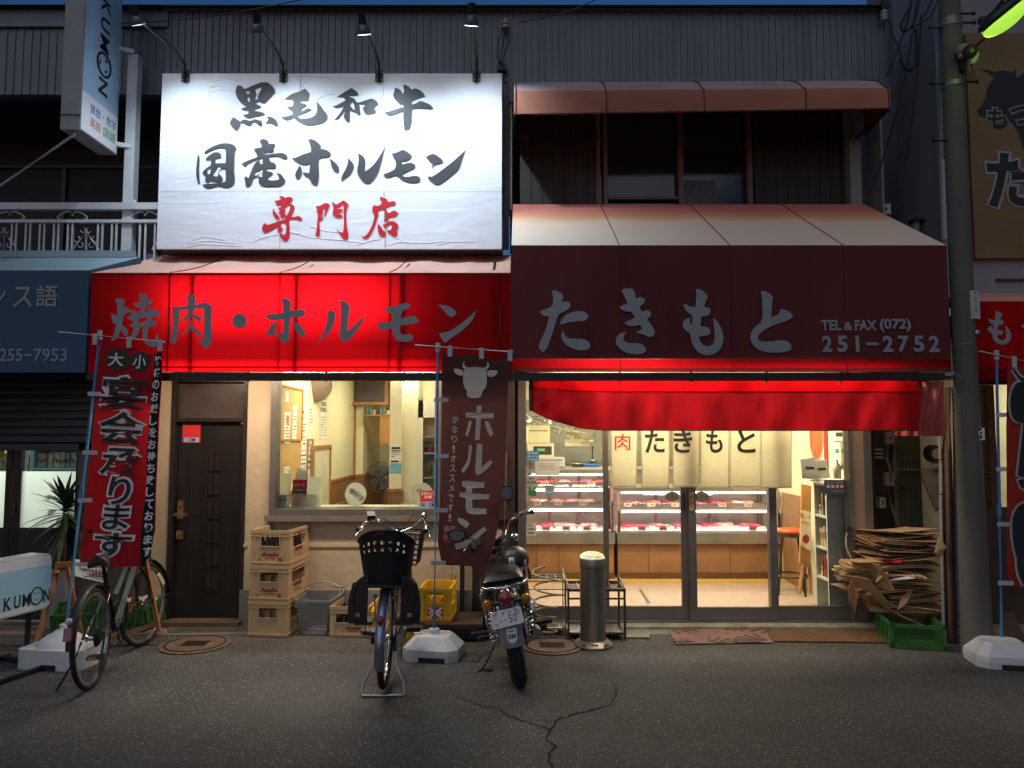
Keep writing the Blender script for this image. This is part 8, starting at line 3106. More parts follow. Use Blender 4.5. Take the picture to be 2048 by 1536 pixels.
# standing fan
o=thing('standing_fan','black standing fan behind the dining room window','fan',(P(763,1000,8.4).x,8.4,.03))
zf_=P(763,954,8.4).z-.03
g=B()
for r_ in (.17,.14,.11,.08,.05): g.ring((0,-.05,zf_),r_,.004,(0,1,0),26,4)
for k_ in range(18): g.tube([(0,-.06,zf_),(.17*math.cos(k_*PI/9),-.05,zf_+.17*math.sin(k_*PI/9))],.002,3)
g.build('cage',M_BLACKM,o)
g=B()
for k_ in range(5):
    a=k_*2*PI/5
    g.add([(.02*math.cos(a-1),-.02,zf_+.02*math.sin(a-1)),(.15*math.cos(a-.4),-.03,zf_+.15*math.sin(a-.4)),(.15*math.cos(a+.4),-.01,zf_+.15*math.sin(a+.4)),(.02*math.cos(a+1),-.02,zf_+.02*math.sin(a+1))],[(0,1,2,3)])
g.build('blades',mat('grey fan blade',(.1,.1,.1),.3),o)
g=B().cyl((0,0,.03),(0,0,zf_-.1),.018,10)
g.lathe([(.2,0),(.2,.015),(.05,.04),(.03,.06)],(0,0,0),22)
g.cyl((0,.02,zf_),(0,.14,zf_),.055,14)
g.box((0,.03,zf_-.12),(.06,.06,.12))
g.build('stand',M_BLACKM,o,smooth=40)
# fridge cabinet on the right
o=thing('glass_fridge','white framed glass door fridge at the right of the dining room window','fridge',(P(855,900,7.7).x,7.7,.03))
fa,fb=P(836,900,7.55).x,.03
g=B()
g.bb((fa,7.55,.03),(fa+.05,7.86,2.05))
g.bb((fa,7.55,P(850,835,7.55).z),(fb,7.86,2.05))
g.bb((fa+.05,7.80,.03),(fb,7.86,2.0))
g.build('case',mat('white fridge enamel',(.72,.70,.6),.4,var=.03),o,True)
g=B()
for ypx in (875,908,957): g.bb((fa+.05,7.58,P(850,ypx,7.58).z),(fb,7.8,P(850,ypx,7.58).z+.015))
g.build('shelf',M_WHITEPAINT,o,True)
B().bb((fa+.05,7.56,.05),(fb,7.566,P(850,836,7.55).z)).build('door_pane',M_PANE,o,True)
rr_=random.Random(5)
for i,(x_,ypx,c_,h_) in enumerate(((.08,908,(.35,.02,.02),.06),(.14,908,(.4,.03,.03),.06),(.10,957,(.28,.12,.05),.16),(.17,957,(.5,.45,.4),.12),(.22,957,(.05,.03,.02),.18))):
    s_=thing('fridge_jar','small container on a shelf of the glass door fridge','jar',(fa+x_,7.68,P(850,ypx,7.58).z+.016),0,'containers in the glass door fridge')
    B().lathe([(.024,0),(.026,.005),(.026,h_*.8),(.018,h_*.9),(.018,h_),(.0001,h_)],(0,0,0),12).build('jar',mat('jar %d' % i,c_,.3),s_,smooth=40)
o=thing('black_awning_flap','small black slanted shelf flap before the fridge','shelf',P(862,918,7.3))
B().prism([P(845,921,7.3),P(873,909,7.3),P(884,920,7.3)],(0,.05,0)).build('flap',M_BLACKM,o,True)
# things on the window board
zw_b=Z(1021)+.02


def on_board(px_,y=W+.22): return Vector((P(px_,1010,y).x,y,zw_b))


o=thing('plastic_bag','clear plastic packaging bag with small label standing in the left window corner','bag',on_board(566))
g=B().skin(lambda u,v: Vector(((u-.5)*.15*(1-.25*max(0,v-.8)*5*abs(u-.5)),.03*math.sin(u*PI)*(1-v)-.05+.06*v,.30*v)),8,8,(0,.003,0))
g.build('bag',cloth('milky plastic bag',(.62,.62,.46),.5,rough=.3),o,smooth=60)
g=B().box((0,-.062,.055),(.11,.003,.11))
lb=g.build('label',M_PAPER,o)
B().text('駅徒屋',(0,-.065,.055),(1,0,0),(0,0,1),.085,.03,.02).build('label_lettering',M_BLUEINK,lb)
o=thing('folded_card','grey white folded menu card standing on the window board beside red flyer','card',on_board(628))
g=B()
g.quad((-.075,0,0),(.065,0,0),(.06,.02,.27),(-.07,.02,.27))
g.add([(-.085,-.035,0),(.075,-.035,0),(.06,-.03,.10),(.05,-.028,.11),(-.06,-.028,.11),(-.075,-.03,.10)],[tuple(range(6))])
g.build('card',cloth('pale card',(.72,.72,.64),.45,bump=0),o)
o=thing('flyer_stand','red and black printed flyer with white envelope on the window board','flyer',on_board(598))
B().prism([(-.07,0,0),(.07,0,0),(.07,.03,.24),(-.07,.03,.24)],(0,.003,0)).build('flyer',cloth('crimson flyer',(.55,.04,.08),.4,bump=0),o)
B().prism([(-.068,.004,.115),(.068,.004,.115),(.068,.009,.165),(-.068,.009,.165)],(0,-.006,0)).build('dark_band',mat('charcoal band',(.10,.10,.11),.6),o)
g=B()
g.text('全国一斉',(0,.0,.195),(1,0,0),(0,.12,1),.11,.025,.03)
g.text('生販促抄',(0,-.004,.145),(1,0,0),(0,.12,1),.11,.022,.03)
g.build('lettering',mat('yellow print',(.75,.6,.2),.6),o)
B().quad((-.065,-.03,0),(.06,-.03,0),(.055,-.02,.115),(-.055,-.02,.115)).build('envelope',M_THINP,o)
B().prism([(-.05,.02,.24),(.05,.02,.24),(.065,.03,.32),(-.03,.03,.35)],(0,.003,0)).build('paper',M_THINP,o)
for px_,lab,t_ in ((709,'white round paper fan with outlined purple writing on the window board','あの店'),(843,'white round paper fan with handwritten sketch behind the security sticker','サイン')):
    o=thing('paper_fan',lab,'hand fan',on_board(px_,W+.2),0,'paper fans on the window board')
    g=B()
    ps=[]
    for k_ in range(28):
        a=2*PI*k_/28
        ps.append(Vector((.10*math.cos(a)*(1+.05*math.cos(a)),.02+.01*math.sin(a),.108+.105*math.sin(a))))
    g.add(ps,[tuple(range(28))])
    fc=g.build('leaf',cloth('fan paper',(.72,.72,.62),.5,bump=0),o)
    g=B()
    for k_ in range(14):
        a=R(-10+14*k_)
        g.bar((-.07,.0155,.03),(-.07+.19*math.cos(a)*.95,.022,max(.01,.03+.19*math.sin(a)*.95)),.0015,.001) if 0 else None
    g.tube([p+Vector((0,-.002,0)) for p in ps],.003,5,True)
    g.build('edge',M_WHITEINK,fc)
    g=B().bar((-.06,.01,.05),(-.21,.0,.008),.014,.006)
    g.build('handle',mat('ivory handle',(.7,.68,.58),.4),o)
    g=B()
    for k_,s_ in enumerate(t_):
        g.text(s_,(.015+.04*(k_-1),.013,.135-.03*k_),(1,0,.1),(-.1,.09,1),.055,.055,.05 if px_ < 800 else .0)
    g.build('lettering',mat('purple ink',(.10,.07,.2),.6),fc)
    if px_ < 800:
        g=B()
        for k_,s_ in enumerate(t_):
            g.text(s_,(.015+.04*(k_-1),.0118,.135-.03*k_),(1,0,.1),(-.1,.09,1),.05,.05,.01)
        g.build('lettering_core',M_WHITEINK,fc)
# camera notice sticker on the pane
o=thing('camera_sticker','red security camera notice sticker low on the dining window pane','sticker',P(856,997,W+.025))
pa,pb2=P(840,981,W+.026),P(872,1016,W+.026)
B().bb((pa.x,W+.025,pb2.z+.055),(pb2.x,W+.028,pa.z)).build('sheet',mat('red sticker',(.62,.03,.03),.4),o,True)
B().bb((pa.x,W+.025,pb2.z),(pb2.x,W+.028,pb2.z+.054)).build('band',mat('pale blue band',(.3,.42,.5),.5),o,True)
g=B()
g.text('防犯カメラ',P(856,987,W+.0235),(1,0,0),(0,0,1),.12,.028,.02)
g.text('設置',P(856,994,W+.0235),(1,0,0),(0,0,1),.07,.026,.02)
g.build('lettering',M_WHITEINK,o,True)
g=B()
for t_,c_ in (('S',843.5),('E',848.5),('O',861),('M',867.5)): g.text(t_,P(c_,1009.5,W+.0235),(1,0,0),(0,0,1),None,.034,.02)
g.build('band_lettering',mat('navy ink',(.02,.04,.2),.5),o,True)

# ================================================================ THINGS IN THE BUTCHERY
M_CASE=mat('case stainless',(.42,.38,.34),.3,.8,var=.06,vs=4)
M_CBASE=mat('brown case plinth',(.28,.13,.06),.6,var=.18,vs=3,dirt=.25,dirtcol=(.08,.04,.02))
M_TRAY=mat('white meat tray',(.7,.62,.56),.4,var=.05)
M_MEAT=[mat('raw meat %d' % i,c_,.35,var=.5,vs=45) for i,c_ in enumerate(((.45,.05,.06),(.55,.14,.13),(.38,.03,.04),(.6,.26,.22)))]
rr_=random.Random(17)


def showcase(lab,x0,x1,y0,ztop,zbase,shelves,end_glass):
    o=thing('display_case',lab,'display case',((x0+x1)/2,y0+.35,.03),0,'meat display cases')
    yb=y0+.75
    g=B().bb((x0,y0+.03,.034),(x1,yb,zbase))
    pl=g.build('plinth',M_CBASE,o,True)
    g=B()
    for k_ in range(1,4):
        x=x0+(x1-x0)*k_/4-.12
        g.bb((x,y0+.026,.10),(x+.006,y0+.0295,zbase-.02))
    g.bb((x0,y0+.02,.034),(x1,y0+.0295,.10))
    g.build('plinth_joint',mat('dark joint',(.12,.05,.02),.7),pl,True)
    g=B().bb((x0-.01,y0-.01,zbase+.002),(x1+.01,yb,zbase+.125))
    g.build('steel_band',M_CASE,o,True)
    g=B().bb((x0,y0+.1,ztop),(x1,yb,ztop+.04))
    g.bb((x0,yb-.03,zbase+.13),(x1,yb,ztop))
    g.build('top',M_CASE,o,True)
    g=B()
    for x in (x0,x0+(x1-x0)*.3,x0+(x1-x0)*.66,x1-.03):
        g.bb((x,yb-.06,zbase+.13),(x+.035,yb-.031,ztop))
    for x in (x0,x1-.03):
        g.bb((x,y0+.02,zbase+.13),(x+.03,y0+.05,ztop))
    g.build('posts',mat('pink brown case post',(.34,.20,.16),.5),o,True)
    for z in shelves[1:]:
        g=B().bb((x0+.03,y0+.16,z-.02),(x1-.03,yb-.05,z))
        g.bb((x0+.03,y0+.15,z-.035),(x1-.03,y0+.16,z+.045))
        g.build('shelf',M_CASE,o,True)
    g=B().bb((x0+.03,y0+.06,zbase+.125),(x1-.03,yb-.05,zbase+.14))
    g.build('shelf',M_TRAY,o,True)
    # lamps under the top and the shelf
    for z in [ztop-.02]+[s_-.05 for s_ in shelves[1:]]:
        g=B().cyl((x0+.06,y0+.13,z),(x1-.06,y0+.13,z),.013,10)
        g.build('tube_lamp',glow('case tube',(1,.88,.86),3),o,True)
        lamp(o,'AREA',Vector(((x0+x1)/2,y0+.18,z-.01))-Vector(o.location),2.0*(x1-x0),(1,.80,.78),x1-x0-.15,.05)
    B().slab(lambda u,v: Vector((x0+(x1-x0)*u,y0+.005+.10*v ** 3,zbase+.13+(ztop-zbase-.13)*v)),2,8,(0,.004,0)).build('front_pane',pane('case glass',tint=(.97,.95,.95)),o,True,60)
    if end_glass:
        g=B()
        prof=[(y0+.0,zbase+.13),(y0+.02,zbase+.35),(y0+.07,ztop-.1),(y0+.15,ztop+.04)]
        g.tube([(x1+.005,a,b_) for a,b_ in prof],.022,8)
        g.build('curved_edge',M_CASE,o,True,60)
    # trays of meat and price cards
    for si,z in enumerate(shelves):
        zz=z if si else zbase+.14
        x=x0+.08
        while x < x1-.3:
            w_=rr_.uniform(.22,.34)
            t=thing('meat_tray','tray of raw pink meat under film inside a display case','meat tray',(x+w_/2,y0+.33+(.04 if si else 0),zz+.002),0,'meat trays in the display cases')
            B().rbox((0,0,.012),(w_-.03,.26,.024),.02,2).build('tray',M_TRAY,t)
            g=B()
            for k_ in range(rr_.randint(5,9)):
                g.ball((rr_.uniform(-w_*.36,w_*.36),rr_.uniform(-.09,.09),.028+.012*rr_.random()),rr_.uniform(.035,.055),9,6,(1.2,1,.5))
            g.build('meat',rr_.choice(M_MEAT),t,smooth=60)
            if rr_.random() < .75:
                p_=thing('price_card','small handwritten price card clipped to the display case shelf','price card',(x+w_*rr_.uniform(.2,.7),y0+.143 if si else y0+.07,zz+.03),0,'price cards in the display cases')
                B().box((0,0,0),(.09,.003,.05),(R(-12),0,0)).build('card',M_PAPERY,p_)
                g=B()
                for k_ in range(3): g.box((-.02+.018*k_,-.003,-.004+.006*(k_ % 2)),(.012,.001,.006+.012*rr_.random()),(R(-12),0,.5*rr_.random()))
                g.build('handwriting',M_INK,p_)
                g=B()
                for s_ in (-1,1): g.box((0,-.0005-.004*s_*.4,s_*.0235),(.09,.003,.004))
                g.build('red_edge',mat('pink edge',(.6,.15,.13),.6),p_)
            x += w_


XA0,XA1=.14,P(1228,1050,8.5).x
XB0,XB1=P(1236,1050,8.5).x,P(1562,1050,8.5).x
zb_c=P(1024,1088,8.5).z
showcase('left meat display case behind the first glass pane',XA0,XA1,8.50,P(1024,946,8.6).z,zb_c,(0,P(1024,1012,8.6).z,P(1024,972,8.6).z),False)
showcase('wide meat display case with curved glass behind the sliding doors',XB0,XB1,8.50,P(1024,982,8.6).z,zb_c,(0,P(1024,1015,8.6).z),True)
# things on the counter at the left back
zt_c=P(1024,946,8.6).z+.04
Yc=9.0
for nm,lab,cat_,px0,px1,py0,py1,dep,m in (('microwave','white microwave oven on the counter behind the left glass pane','oven',1056,1108,887,915,.3,M_PAPERY),('meat_slicer','white boxy meat slicer behind the counter','slicer',1076,1130,915,932,.25,M_WHITEPAINT),('cooler_box','pale cream storage box behind the plastic curtain','box',1054,1100,851,886,.3,M_PAPERY)):
    a,b_=P(px0,py1,Yc),P(px1,py0,Yc)
    o=thing(nm,lab,cat_,((a.x+b_.x)/2,Yc+dep/2,a.z))
    B().rbox((0,0,(b_.z-a.z)/2),(b_.x-a.x,dep,b_.z-a.z),.02,2).build('casing',m,o)
    if nm == 'microwave':
        B().box((.02,-dep/2-.002,(b_.z-a.z)/2),((b_.x-a.x)*.7,.004,(b_.z-a.z)*.6)).build('door',M_DARKALU,o)
        B().box((.0,-dep/2-.005,(b_.z-a.z)*.55),((b_.x-a.x)*.3,.002,.03)).build('display',glow('green display',(.1,.35,.12),.25),o)
    else:
        B().box((0,-dep/2-.002,(b_.z-a.z)*.7),((b_.x-a.x)*.8,.004,.008)).build('seam',M_DARKALU,o)
o=thing('counter','pale steel work counter behind the display cases','counter',(1.5,9.6,.03))
B().bb((.14,9.30,P(1100,937,9.3).z-.03),(XB1,9.95,P(1100,937,9.3).z)).build('top',M_CASE,o,True)
B().bb((.14,9.35,.04),(XB1,9.9,P(1100,937,9.3).z-.031)).build('body',M_CASE,o,True)
zk_=P(1100,937,9.3).z
o=thing('blue_tray','bright blue plastic tray on the work counter','tray',(P(1178,932,9.5).x,9.5,zk_+.002))
g=B().lathe([(.13,0),(.15,.04),(.155,.042),(.145,.035),(.125,.006),(.0001,.006)],(0,0,0),18,sx=1,sy=.7)
g.build('tray',mat('blue tray plastic',(.05,.2,.62),.4),o,smooth=40)
o=thing('steel_bowl','stack of steel bowls on the work counter beside the blue tray','bowl',(P(1156,930,9.5).x,9.5,zk_+.002))
B().lathe([(.06,0),(.10,.05),(.105,.052),(.098,.048),(.05,.006),(.0001,.006)],(0,0,0),18).build('bowl',M_STEEL,o,smooth=40)
o=thing('ladle','long black handled ladle hanging on the steel splashback','ladle',P(1185,905,10.5))
B().tube([P(1185,893,10.5),P(1185,918,10.5)],.011,8).build('handle',M_BLACKP,o,True)
B().ball(P(1186,922,10.47),.04,12,8,(1,1,.6)).build('cup',M_STEEL,o,True,60)
for px0,px1,lab in ((1130,1155,'left handwritten cream price sheet hanging before the splashback'),(1156,1180,'right handwritten cream price sheet hanging before the splashback')):
    a,b_=P(px0,892,9.2),P(px1,854,9.2)
    o=thing('price_sheet',lab,'price sheet',((a.x+b_.x)/2,9.2,a.z))
    B().bb((a.x,9.2,a.z),(b_.x,9.203,b_.z)).build('sheet',M_PAPERY,o,True)
    g=B().text('牛ミンチ' if px0 < 1150 else '合挽ミンチ',((a.x+b_.x)/2,9.198,b_.z-.06),(1,0,.03),(0,0,1),.12,.035,.0)
    g.build('lettering',M_INK,o,True)
    g=B().text('100g' if px0 < 1150 else '100g',((a.x+b_.x)/2,9.198,a.z+.045),(1,0,.05),(0,0,1),.1,.022,.0)
    g.build('red_lettering',M_REDINK,o,True)
o=thing('plastic_curtain','clear crumpled plastic sheet hung across the back of the butchery','plastic sheet',(P(1110,860,9.1).x,9.1,2.0))
mclr=pane('clear plastic',tint=(.9,.9,.86),rough=.25)
g=B().slab(lambda u,v: P(1050+160*u,832+(858+30*u-832)*v,9.1)+Vector((0,.04*math.sin(u*23+v*7)+.03*math.sin(u*51),0)),40,8,(0,.002,0))
g.build('sheet',mclr,o,True,80)
g=B()
for k_ in range(7):
    g.tube([P(1052+2*k_,828+3*k_,9.08),P(1075+10*k_,845+3*k_,9.05),P(1100+14*k_,852+2.5*k_,9.08)],.004,5)
g.build('creases',mat('glossy crease',(.7,.7,.62),.2),o,True,60)
# stickers and notices on the first pane
ypn=W+.045-.006


def sticker(lab,px0,px1,py0,py1,m,txt=None,tm=None,nm='pane_sticker',tilt=0.0,lines=0,y=None):
    y=y or ypn
    a,b_=P(px0,py1,y),P(px1,py0,y)
    o=thing(nm,lab,'sticker',((a.x+b_.x)/2,y,(a.z+b_.z)/2),0,'stickers on the shop glass')
    w_,h_=b_.x-a.x,b_.z-a.z
    a2=B().box((0,0,0),(w_,0,h_),(0,tilt,0)).v
    B().quad(a2[0],a2[4],a2[5],a2[1]).build('sheet',m,o)
    if txt:
        g=B()
        for s_,fx,fz,fw,fh in txt: g.text(s_,(w_*fx,-.002,h_*fz),(1,0,0),(0,0,1),w_*fw,h_*fh,.02)
        g.build('lettering',tm or M_INK,o)
    if lines:
        g=B()
        for k_ in range(lines): g.box((-w_*.02*(k_ % 3),-.002,h_*(.30-.5*k_/lines)),(w_*(.7-.12*(k_ % 2)),.0008,h_*.025))
        g.build('print',mat('grey print',(.3,.3,.3),.7),o)
    return o


sticker('blue round cornered sticker with white wave at the left edge of the glass',1052,1078,902,922,cloth('azure sticker',(.05,.30,.58),.5,bump=0),(('スマホ',0,.28,.8,.2),('ポイント',0,-.05,.8,.22),('〜',0,-.35,.8,.12)),M_WHITEINK)
sticker('small grey and red letter sticker below the blue one',1054,1070,923,939,cloth('silver grey sticker',(.34,.32,.30),.5,bump=0),(('R',0,.15,.4,.45),('Pay',0,-.32,.5,.2)),mat('maroon ink',(.2,.02,.02),.6))
sticker('white printed notice sheet taped to the first glass pane',1070,1119,921,951,M_THINP,None,None,'paper_notice',0,5)
sticker('tiny pale blue book mark sticker on the glass edge',1054,1064,944,951,cloth('pale blue sticker',(.35,.5,.62),.5,bump=0),(('本',0,0,.5,.7),),M_BLUEINK)
sticker('white and blue food safety sticker on the glass edge',1053,1073,952,971,cloth('ivory sticker',(.5,.52,.42),.5,bump=0),(('食の',0,.25,.5,.28),('安心宣言',0,-.18,.9,.34)),mat('navy ink',(.02,.04,.2),.5))
sticker('green pay sticker with pink square on the glass edge',1057,1072,973,992,cloth('green sticker',(.04,.28,.10),.5,bump=0),(('♥',0,.34,.3,.16),('LINE',0,.16,.7,.1)),M_WHITEINK)
sticker('tilted blue and cream ticket sticker on the first glass pane',1090,1109,971,990,cloth('cream blue sticker',(.45,.47,.38),.5,bump=0),(('回数券',0,.1,.7,.25),('━━━━',0,.4,.95,.12),('━━━━',0,-.4,.95,.12)),mat('mid blue ink',(.05,.22,.45),.5),tilt=R(6))
sticker('cream handwritten price note low on the glass behind the motorcycle mirror',1052,1072,1046,1071,M_THINP,(('牛すじ',-.1,.3,.6,.18),('100円',0,.0,.7,.2),('━',0,-.3,.6,.1)),M_INK,'paper_notice')
for px_,lab in ((1344.5,'oval caution sticker with triangle on the left sliding door'),(1403,'oval caution sticker with triangle on the right sliding door')):
    y=W+(.045 if px_ < 1370 else .005)-.006
    c_=P(px_,993.5,y)
    o=thing('caution_sticker',lab,'sticker',c_,0,'caution stickers on the sliding doors')
    g=B().prism([Vector((.064*math.cos(a*PI/14),0,.048*math.sin(a*PI/14))) for a in range(28)],(0,.0012,0))
    g.build('sheet',cloth('pale green sticker',(.55,.55,.40),.6,bump=0),o)
    g=B()
    g.tube([Vector((.058*math.cos(a*PI/14),-.001,.042*math.sin(a*PI/14))) for a in range(28)],.0018,4,True)
    g.tube([Vector((-.026,-.0015,-.018)),Vector((.026,-.0015,-.018)),Vector((0,-.0015,.026))],.0028,4,True)
    g.text('!',(0,-.002,.0),(1,0,0),(0,0,1),.006,.026,.03)
    g.build('symbol',M_INK,o)
    g=B().text('注',(-.041,-.002,-.002),(1,0,0),(0,0,1),.02,.022,.02).text('意',(.041,-.002,-.002),(1,0,0),(0,0,1),.02,.022,.02)
    g.build('lettering',M_REDINK,o)
sticker('dark blue voucher poster with four orange squares on the right glass pane',1649,1691,960,989,cloth('slate blue poster',(.06,.11,.17),.5,bump=0),(('堺プレミアム商品券',0,.33,.75,.13),('■ ■ ■ ■',0,.06,.78,.2),('ご利用いただけます',.18,-.25,.5,.1)),mat('orange print',(.62,.32,.16),.6),'voucher_poster',y=W+.045-.006)
B().text('',(0,0,0),(1,0,0),(0,0,1),.1) if 0 else None
# noren curtain
yn_=W-.11
no=thing('noren_curtain','unbleached linen noren curtain with red and black writing over the sliding doors','curtain',(P(1400,900,yn_).x,yn_,2.0))
M_LIN=cloth('unbleached linen',(.72,.65,.43),.68,None,.07,40,stretch=(.3,1,3),bump=.2)
xs_p=[(1221,1276,1223,1272),(1281,1339,1284,1338),(1345,1399,1345,1398),(1399.5,1457,1400,1457),(1458.5,1520,1459,1520),(1520.8,1583,1521,1582)]


def norw(i):
    a,b_,c_,d_=xs_p[i]

    def fn(u,v):
        xt,xb2=a+(b_-a)*u,c_+(d_-c_)*u
        px_=xt+(xb2-xt)*v
        p=P(px_,835+(974.5+(1.2 if i % 2 else 0)-835)*v,yn_)
        p.y += .012*math.sin(u*5+i*1.7)*v-.004*i % 2+.006*math.sin(v*6+i)
        return p
    return fn


NP=[]
for i in range(6):
    pn=B().skin(norw(i),10,14).build('panel',M_LIN,no,True,70)
    g=B()
    f_=norw(i)
    g.tube([f_(j/8,.985)+Vector((0,-.002,0)) for j in range(9)],.003,4)
    g.tube([f_(.02,j/8)+Vector((0,-.001,0)) for j in range(9)],.0025,4)
    g.tube([f_(.98,j/8)+Vector((0,-.001,0)) for j in range(9)],.0025,4)
    g.build('stitching',mat('tan hem',(.30,.24,.13),.9),pn,True)
    NP.append(pn)
g=B()
zr_=P(1400,836,yn_).z
g.cyl((P(1215,836,yn_).x,yn_,zr_),(P(1590,836,yn_).x,yn_,zr_),.012,10)
for px_ in (1225,1580): g.bar((P(px_,836,yn_).x,yn_,zr_),(P(px_,836,yn_).x,W-.03,zr_+.03),.015)
g.build('rod',M_STEEL,no,True)
# letters on the cloth
def nor_letter(b,i,s_,cx_,cy_,w_,h_,bold):
    vs,fs,(x0,y0,x1,y1)=words(s_,bold)
    f_=norw(i)
    out=[]
    for x,y in vs:
        px_,py_=cx_+((x-x0)/(x1-x0)-.5)*w_,cy_-((y-y0)/(y1-y0)-.5)*h_
        a,b2,_,_=xs_p[i]
        p=f_((px_-a)/(b2-a),(py_-835)/(974.5-835))
        out.append(Vector((P(px_,py_,yn_).x,p.y-.010,P(px_,py_,yn_).z)))
    b.add(out,fs)


for i,s_,cx_,cy_,w_,h_,bo,m_ in ((0,'肉',1245,884,31,33,.008,M_REDINK),(1,'た',1309,883,39,46,.025,M_INK),(2,'き',1365,883,38,46,.025,M_INK),(3,'も',1427,883,34,46,.025,M_INK),(4,'と',1491,883,36,46,.025,M_INK)):
    g=B(); nor_letter(g,i,s_,cx_,cy_,w_,h_,bo); g.build('lettering',m_,NP[i],True)
# stool
sc0=P(1580,1180,7.9)
o=thing('bar_stool','tall bar stool with round red orange seat beside the bookcase','stool',(P(1580,1060,7.75).x,7.75,.03))
zsx=P(1580,1062,7.75).z-.03
B().lathe([(.13,-.02),(.145,-.01),(.145,.005),(.13,.022),(.09,.028),(.0001,.03)],(0,0,zsx),26).build('seat',mat('red orange vinyl',(.62,.08,.02),.35,var=.05),o,smooth=60)
B().lathe([(.14,-.055),(.147,-.05),(.147,-.015),(.14,-.012)],(0,0,zsx),26).build('seat_band',mat('dark brown band',(.06,.035,.03),.5),o,smooth=40)
lgp=[]
for k_ in range(4):
    a=k_*PI/2+.45
    B().tube([(.105*math.cos(a),.105*math.sin(a),zsx-.05),(.185*math.cos(a),.185*math.sin(a),0)],.012,8).build('leg',mat('dark brown tube',(.045,.03,.022),.4,.4),o,smooth=60)
B().ring((0,0,.19),.165,.010,(0,0,1),30,7).build('foot_ring',mat('dark brown tube',(.045,.03,.022),.4,.4),o,smooth=60)
# bookcase
BY0=6.76
BX0,BX1=P(1656,1100,BY0).x,3.13
BY1=BX0*F/(1622-1024)*1.0
ztb=P(1670,968,BY0).z
bc=thing('bookcase','pale grey bookcase full of comics seen side on behind the right glass pane','bookcase',((BX0+BX1)/2,(BY0+BY1)/2,.03))
M_BC=mat('pale grey melamine',(.50,.52,.50),.45,var=.04,vs=2)
g=B()
g.bb((BX0,BY0,.034),(BX1,BY0+.02,ztb))
g.bb((BX0,BY1-.02,.034),(BX1,BY1,ztb))
g.bb((BX1-.01,BY0+.02,.034),(BX1,BY1-.02,ztb))
cse=g.build('case',M_BC,bc,True)
shz=[.05,.05+(ztb-.05)*.245,.05+(ztb-.05)*.48,.05+(ztb-.05)*.73]
for z in shz+[ztb-.02]:
    B().bb((BX0+.004,BY0+.021,z-.0),(BX1-.012,BY1-.021,z+.02)).build('shelf',M_BC,bc,True)
bcol=((.6,.58,.5),(.5,.5,.46),(.3,.3,.28),(.15,.12,.1),(.55,.45,.2),(.4,.1,.08),(.65,.62,.58))
mb=[mat('book cover %d' % i,c_,.6) for i,c_ in enumerate(bcol)]
bprot=None
for si,z in enumerate(shz):
    y=BY0+.03
    lim=BY1-.05 if si else BY1-.18
    k_=0
    while y < lim:
        th=rr_.uniform(.012,.022)
        h_=min(rr_.uniform(.16,.21),(ztb-.05)*.235-.03)
        if (si in (0,2)) or y < BY0+.20:
            o=thing('book','thin upright comic book standing in the pale grey bookcase','book',(BX0+.02+rr_.uniform(0,.03),y,z+.021),0,'comics in the bookcase',rot=(R(-12) if si == 2 else 0,0,0))
            B().box((.07,th/2,h_/2),(.13,th*.92,h_)).build('cover',rr_.choice(mb),o)
            B().box((.0052,th/2,h_*.6),(.001,th*.6,h_*.35)).build('spine_title',M_INK if k_ % 3 else M_REDINK,o)
        k_ += 1
        y += th
    if si == 1 or si == 3:
        for q_ in range(5):
            o=thing('book','comic lying flat in a small pile in the bookcase','book',(BX0+.03,BY0+.30,z+.021+.018*q_),0,'comics lying in the bookcase')
            B().box((.07,0,.008),(.13,.16,.016)).build('cover',mb[q_ % 7],o)
            B().box((.0045,0,.008),(.001,.1,.008)).build('spine_title',M_INK,o)
for q_ in range(3):
    o=thing('newspaper','folded paper lying on top of the grey bookcase','newspaper',((BX0+BX1)/2-.02,(BY0+BY1)/2,ztb+.002+.011*q_),.15*q_,'folded papers on the bookcase')
    B().slab(lambda u,v: Vector(((u-.5)*.26,(v-.5)*.36,.012*math.sin(u*4+q_)+.012)),6,6,(0,0,-.006)).build('sheet',M_PAPER,o,smooth=40)
for px_,py_,w_,h_,lab in ((1622,955,.16,.2,'open white leaflet standing on top of the bookcase'),(1646,953,.15,.18,'second white leaflet leaning on top of the bookcase'),(1675,945,.09,.16,'grey bottle shaped container on the bookcase by the pillar')):
    p_=P(px_,py_+18,6.9)
    o=thing('leaflet',lab,'leaflet',(p_.x,6.9,ztb+.04))
    if 'bottle' in lab: B().lathe([(.035,0),(.035,.12),(.012,.15),(.012,.18),(.0001,.18)],(0,0,0),14).build('bottle',M_STEEL,o,smooth=40)
    else:
        B().prism([(-w_/2,0,0),(w_/2,0,.01),(w_/2-.02,.04,h_),(-w_/2,.04,h_-.02)],(0,.003,0)).build('sheet',M_PAPER,o)
        B().box((0,.012,h_*.5),(w_*.5,.002,.02)).build('print',M_INK,o)
# orange sign boards beside the bookcase
ob=thing('menu_easel','orange wooden menu easel with red and white poster beside the bookcase','menu stand',P(1612,1190,7.35))
B().prism([P(1604,968,7.42),P(1623,972,7.42),P(1621,1138,7.25),P(1600,1126,7.25)],(0,.03,0)).build('board',mat('orange wood board',(.50,.22,.06),.55),ob,True)
B().prism([P(1602,1020,7.36),P(1622,1024,7.36),P(1621,1102,7.25),P(1601,1090,7.25)],(0,.004,0)).build('poster',M_PAPERY,ob,True)
g=B().text('豚しゃぶ',P(1611,1033,7.30),(1,.0,-.15),(0,.2,1),.10,.05,.04).text('大放出',P(1610,1046,7.29),(1,.0,-.15),(0,.2,1),.08,.04,.03)
g.build('lettering',M_REDINK,ob,True)
g=B().ball(P(1612,1078,7.22),.035,12,8,(1,.1,1.3))
g.build('red_picture',mat('bright red print',(.6,.05,.06),.5),ob,True)
g=B()
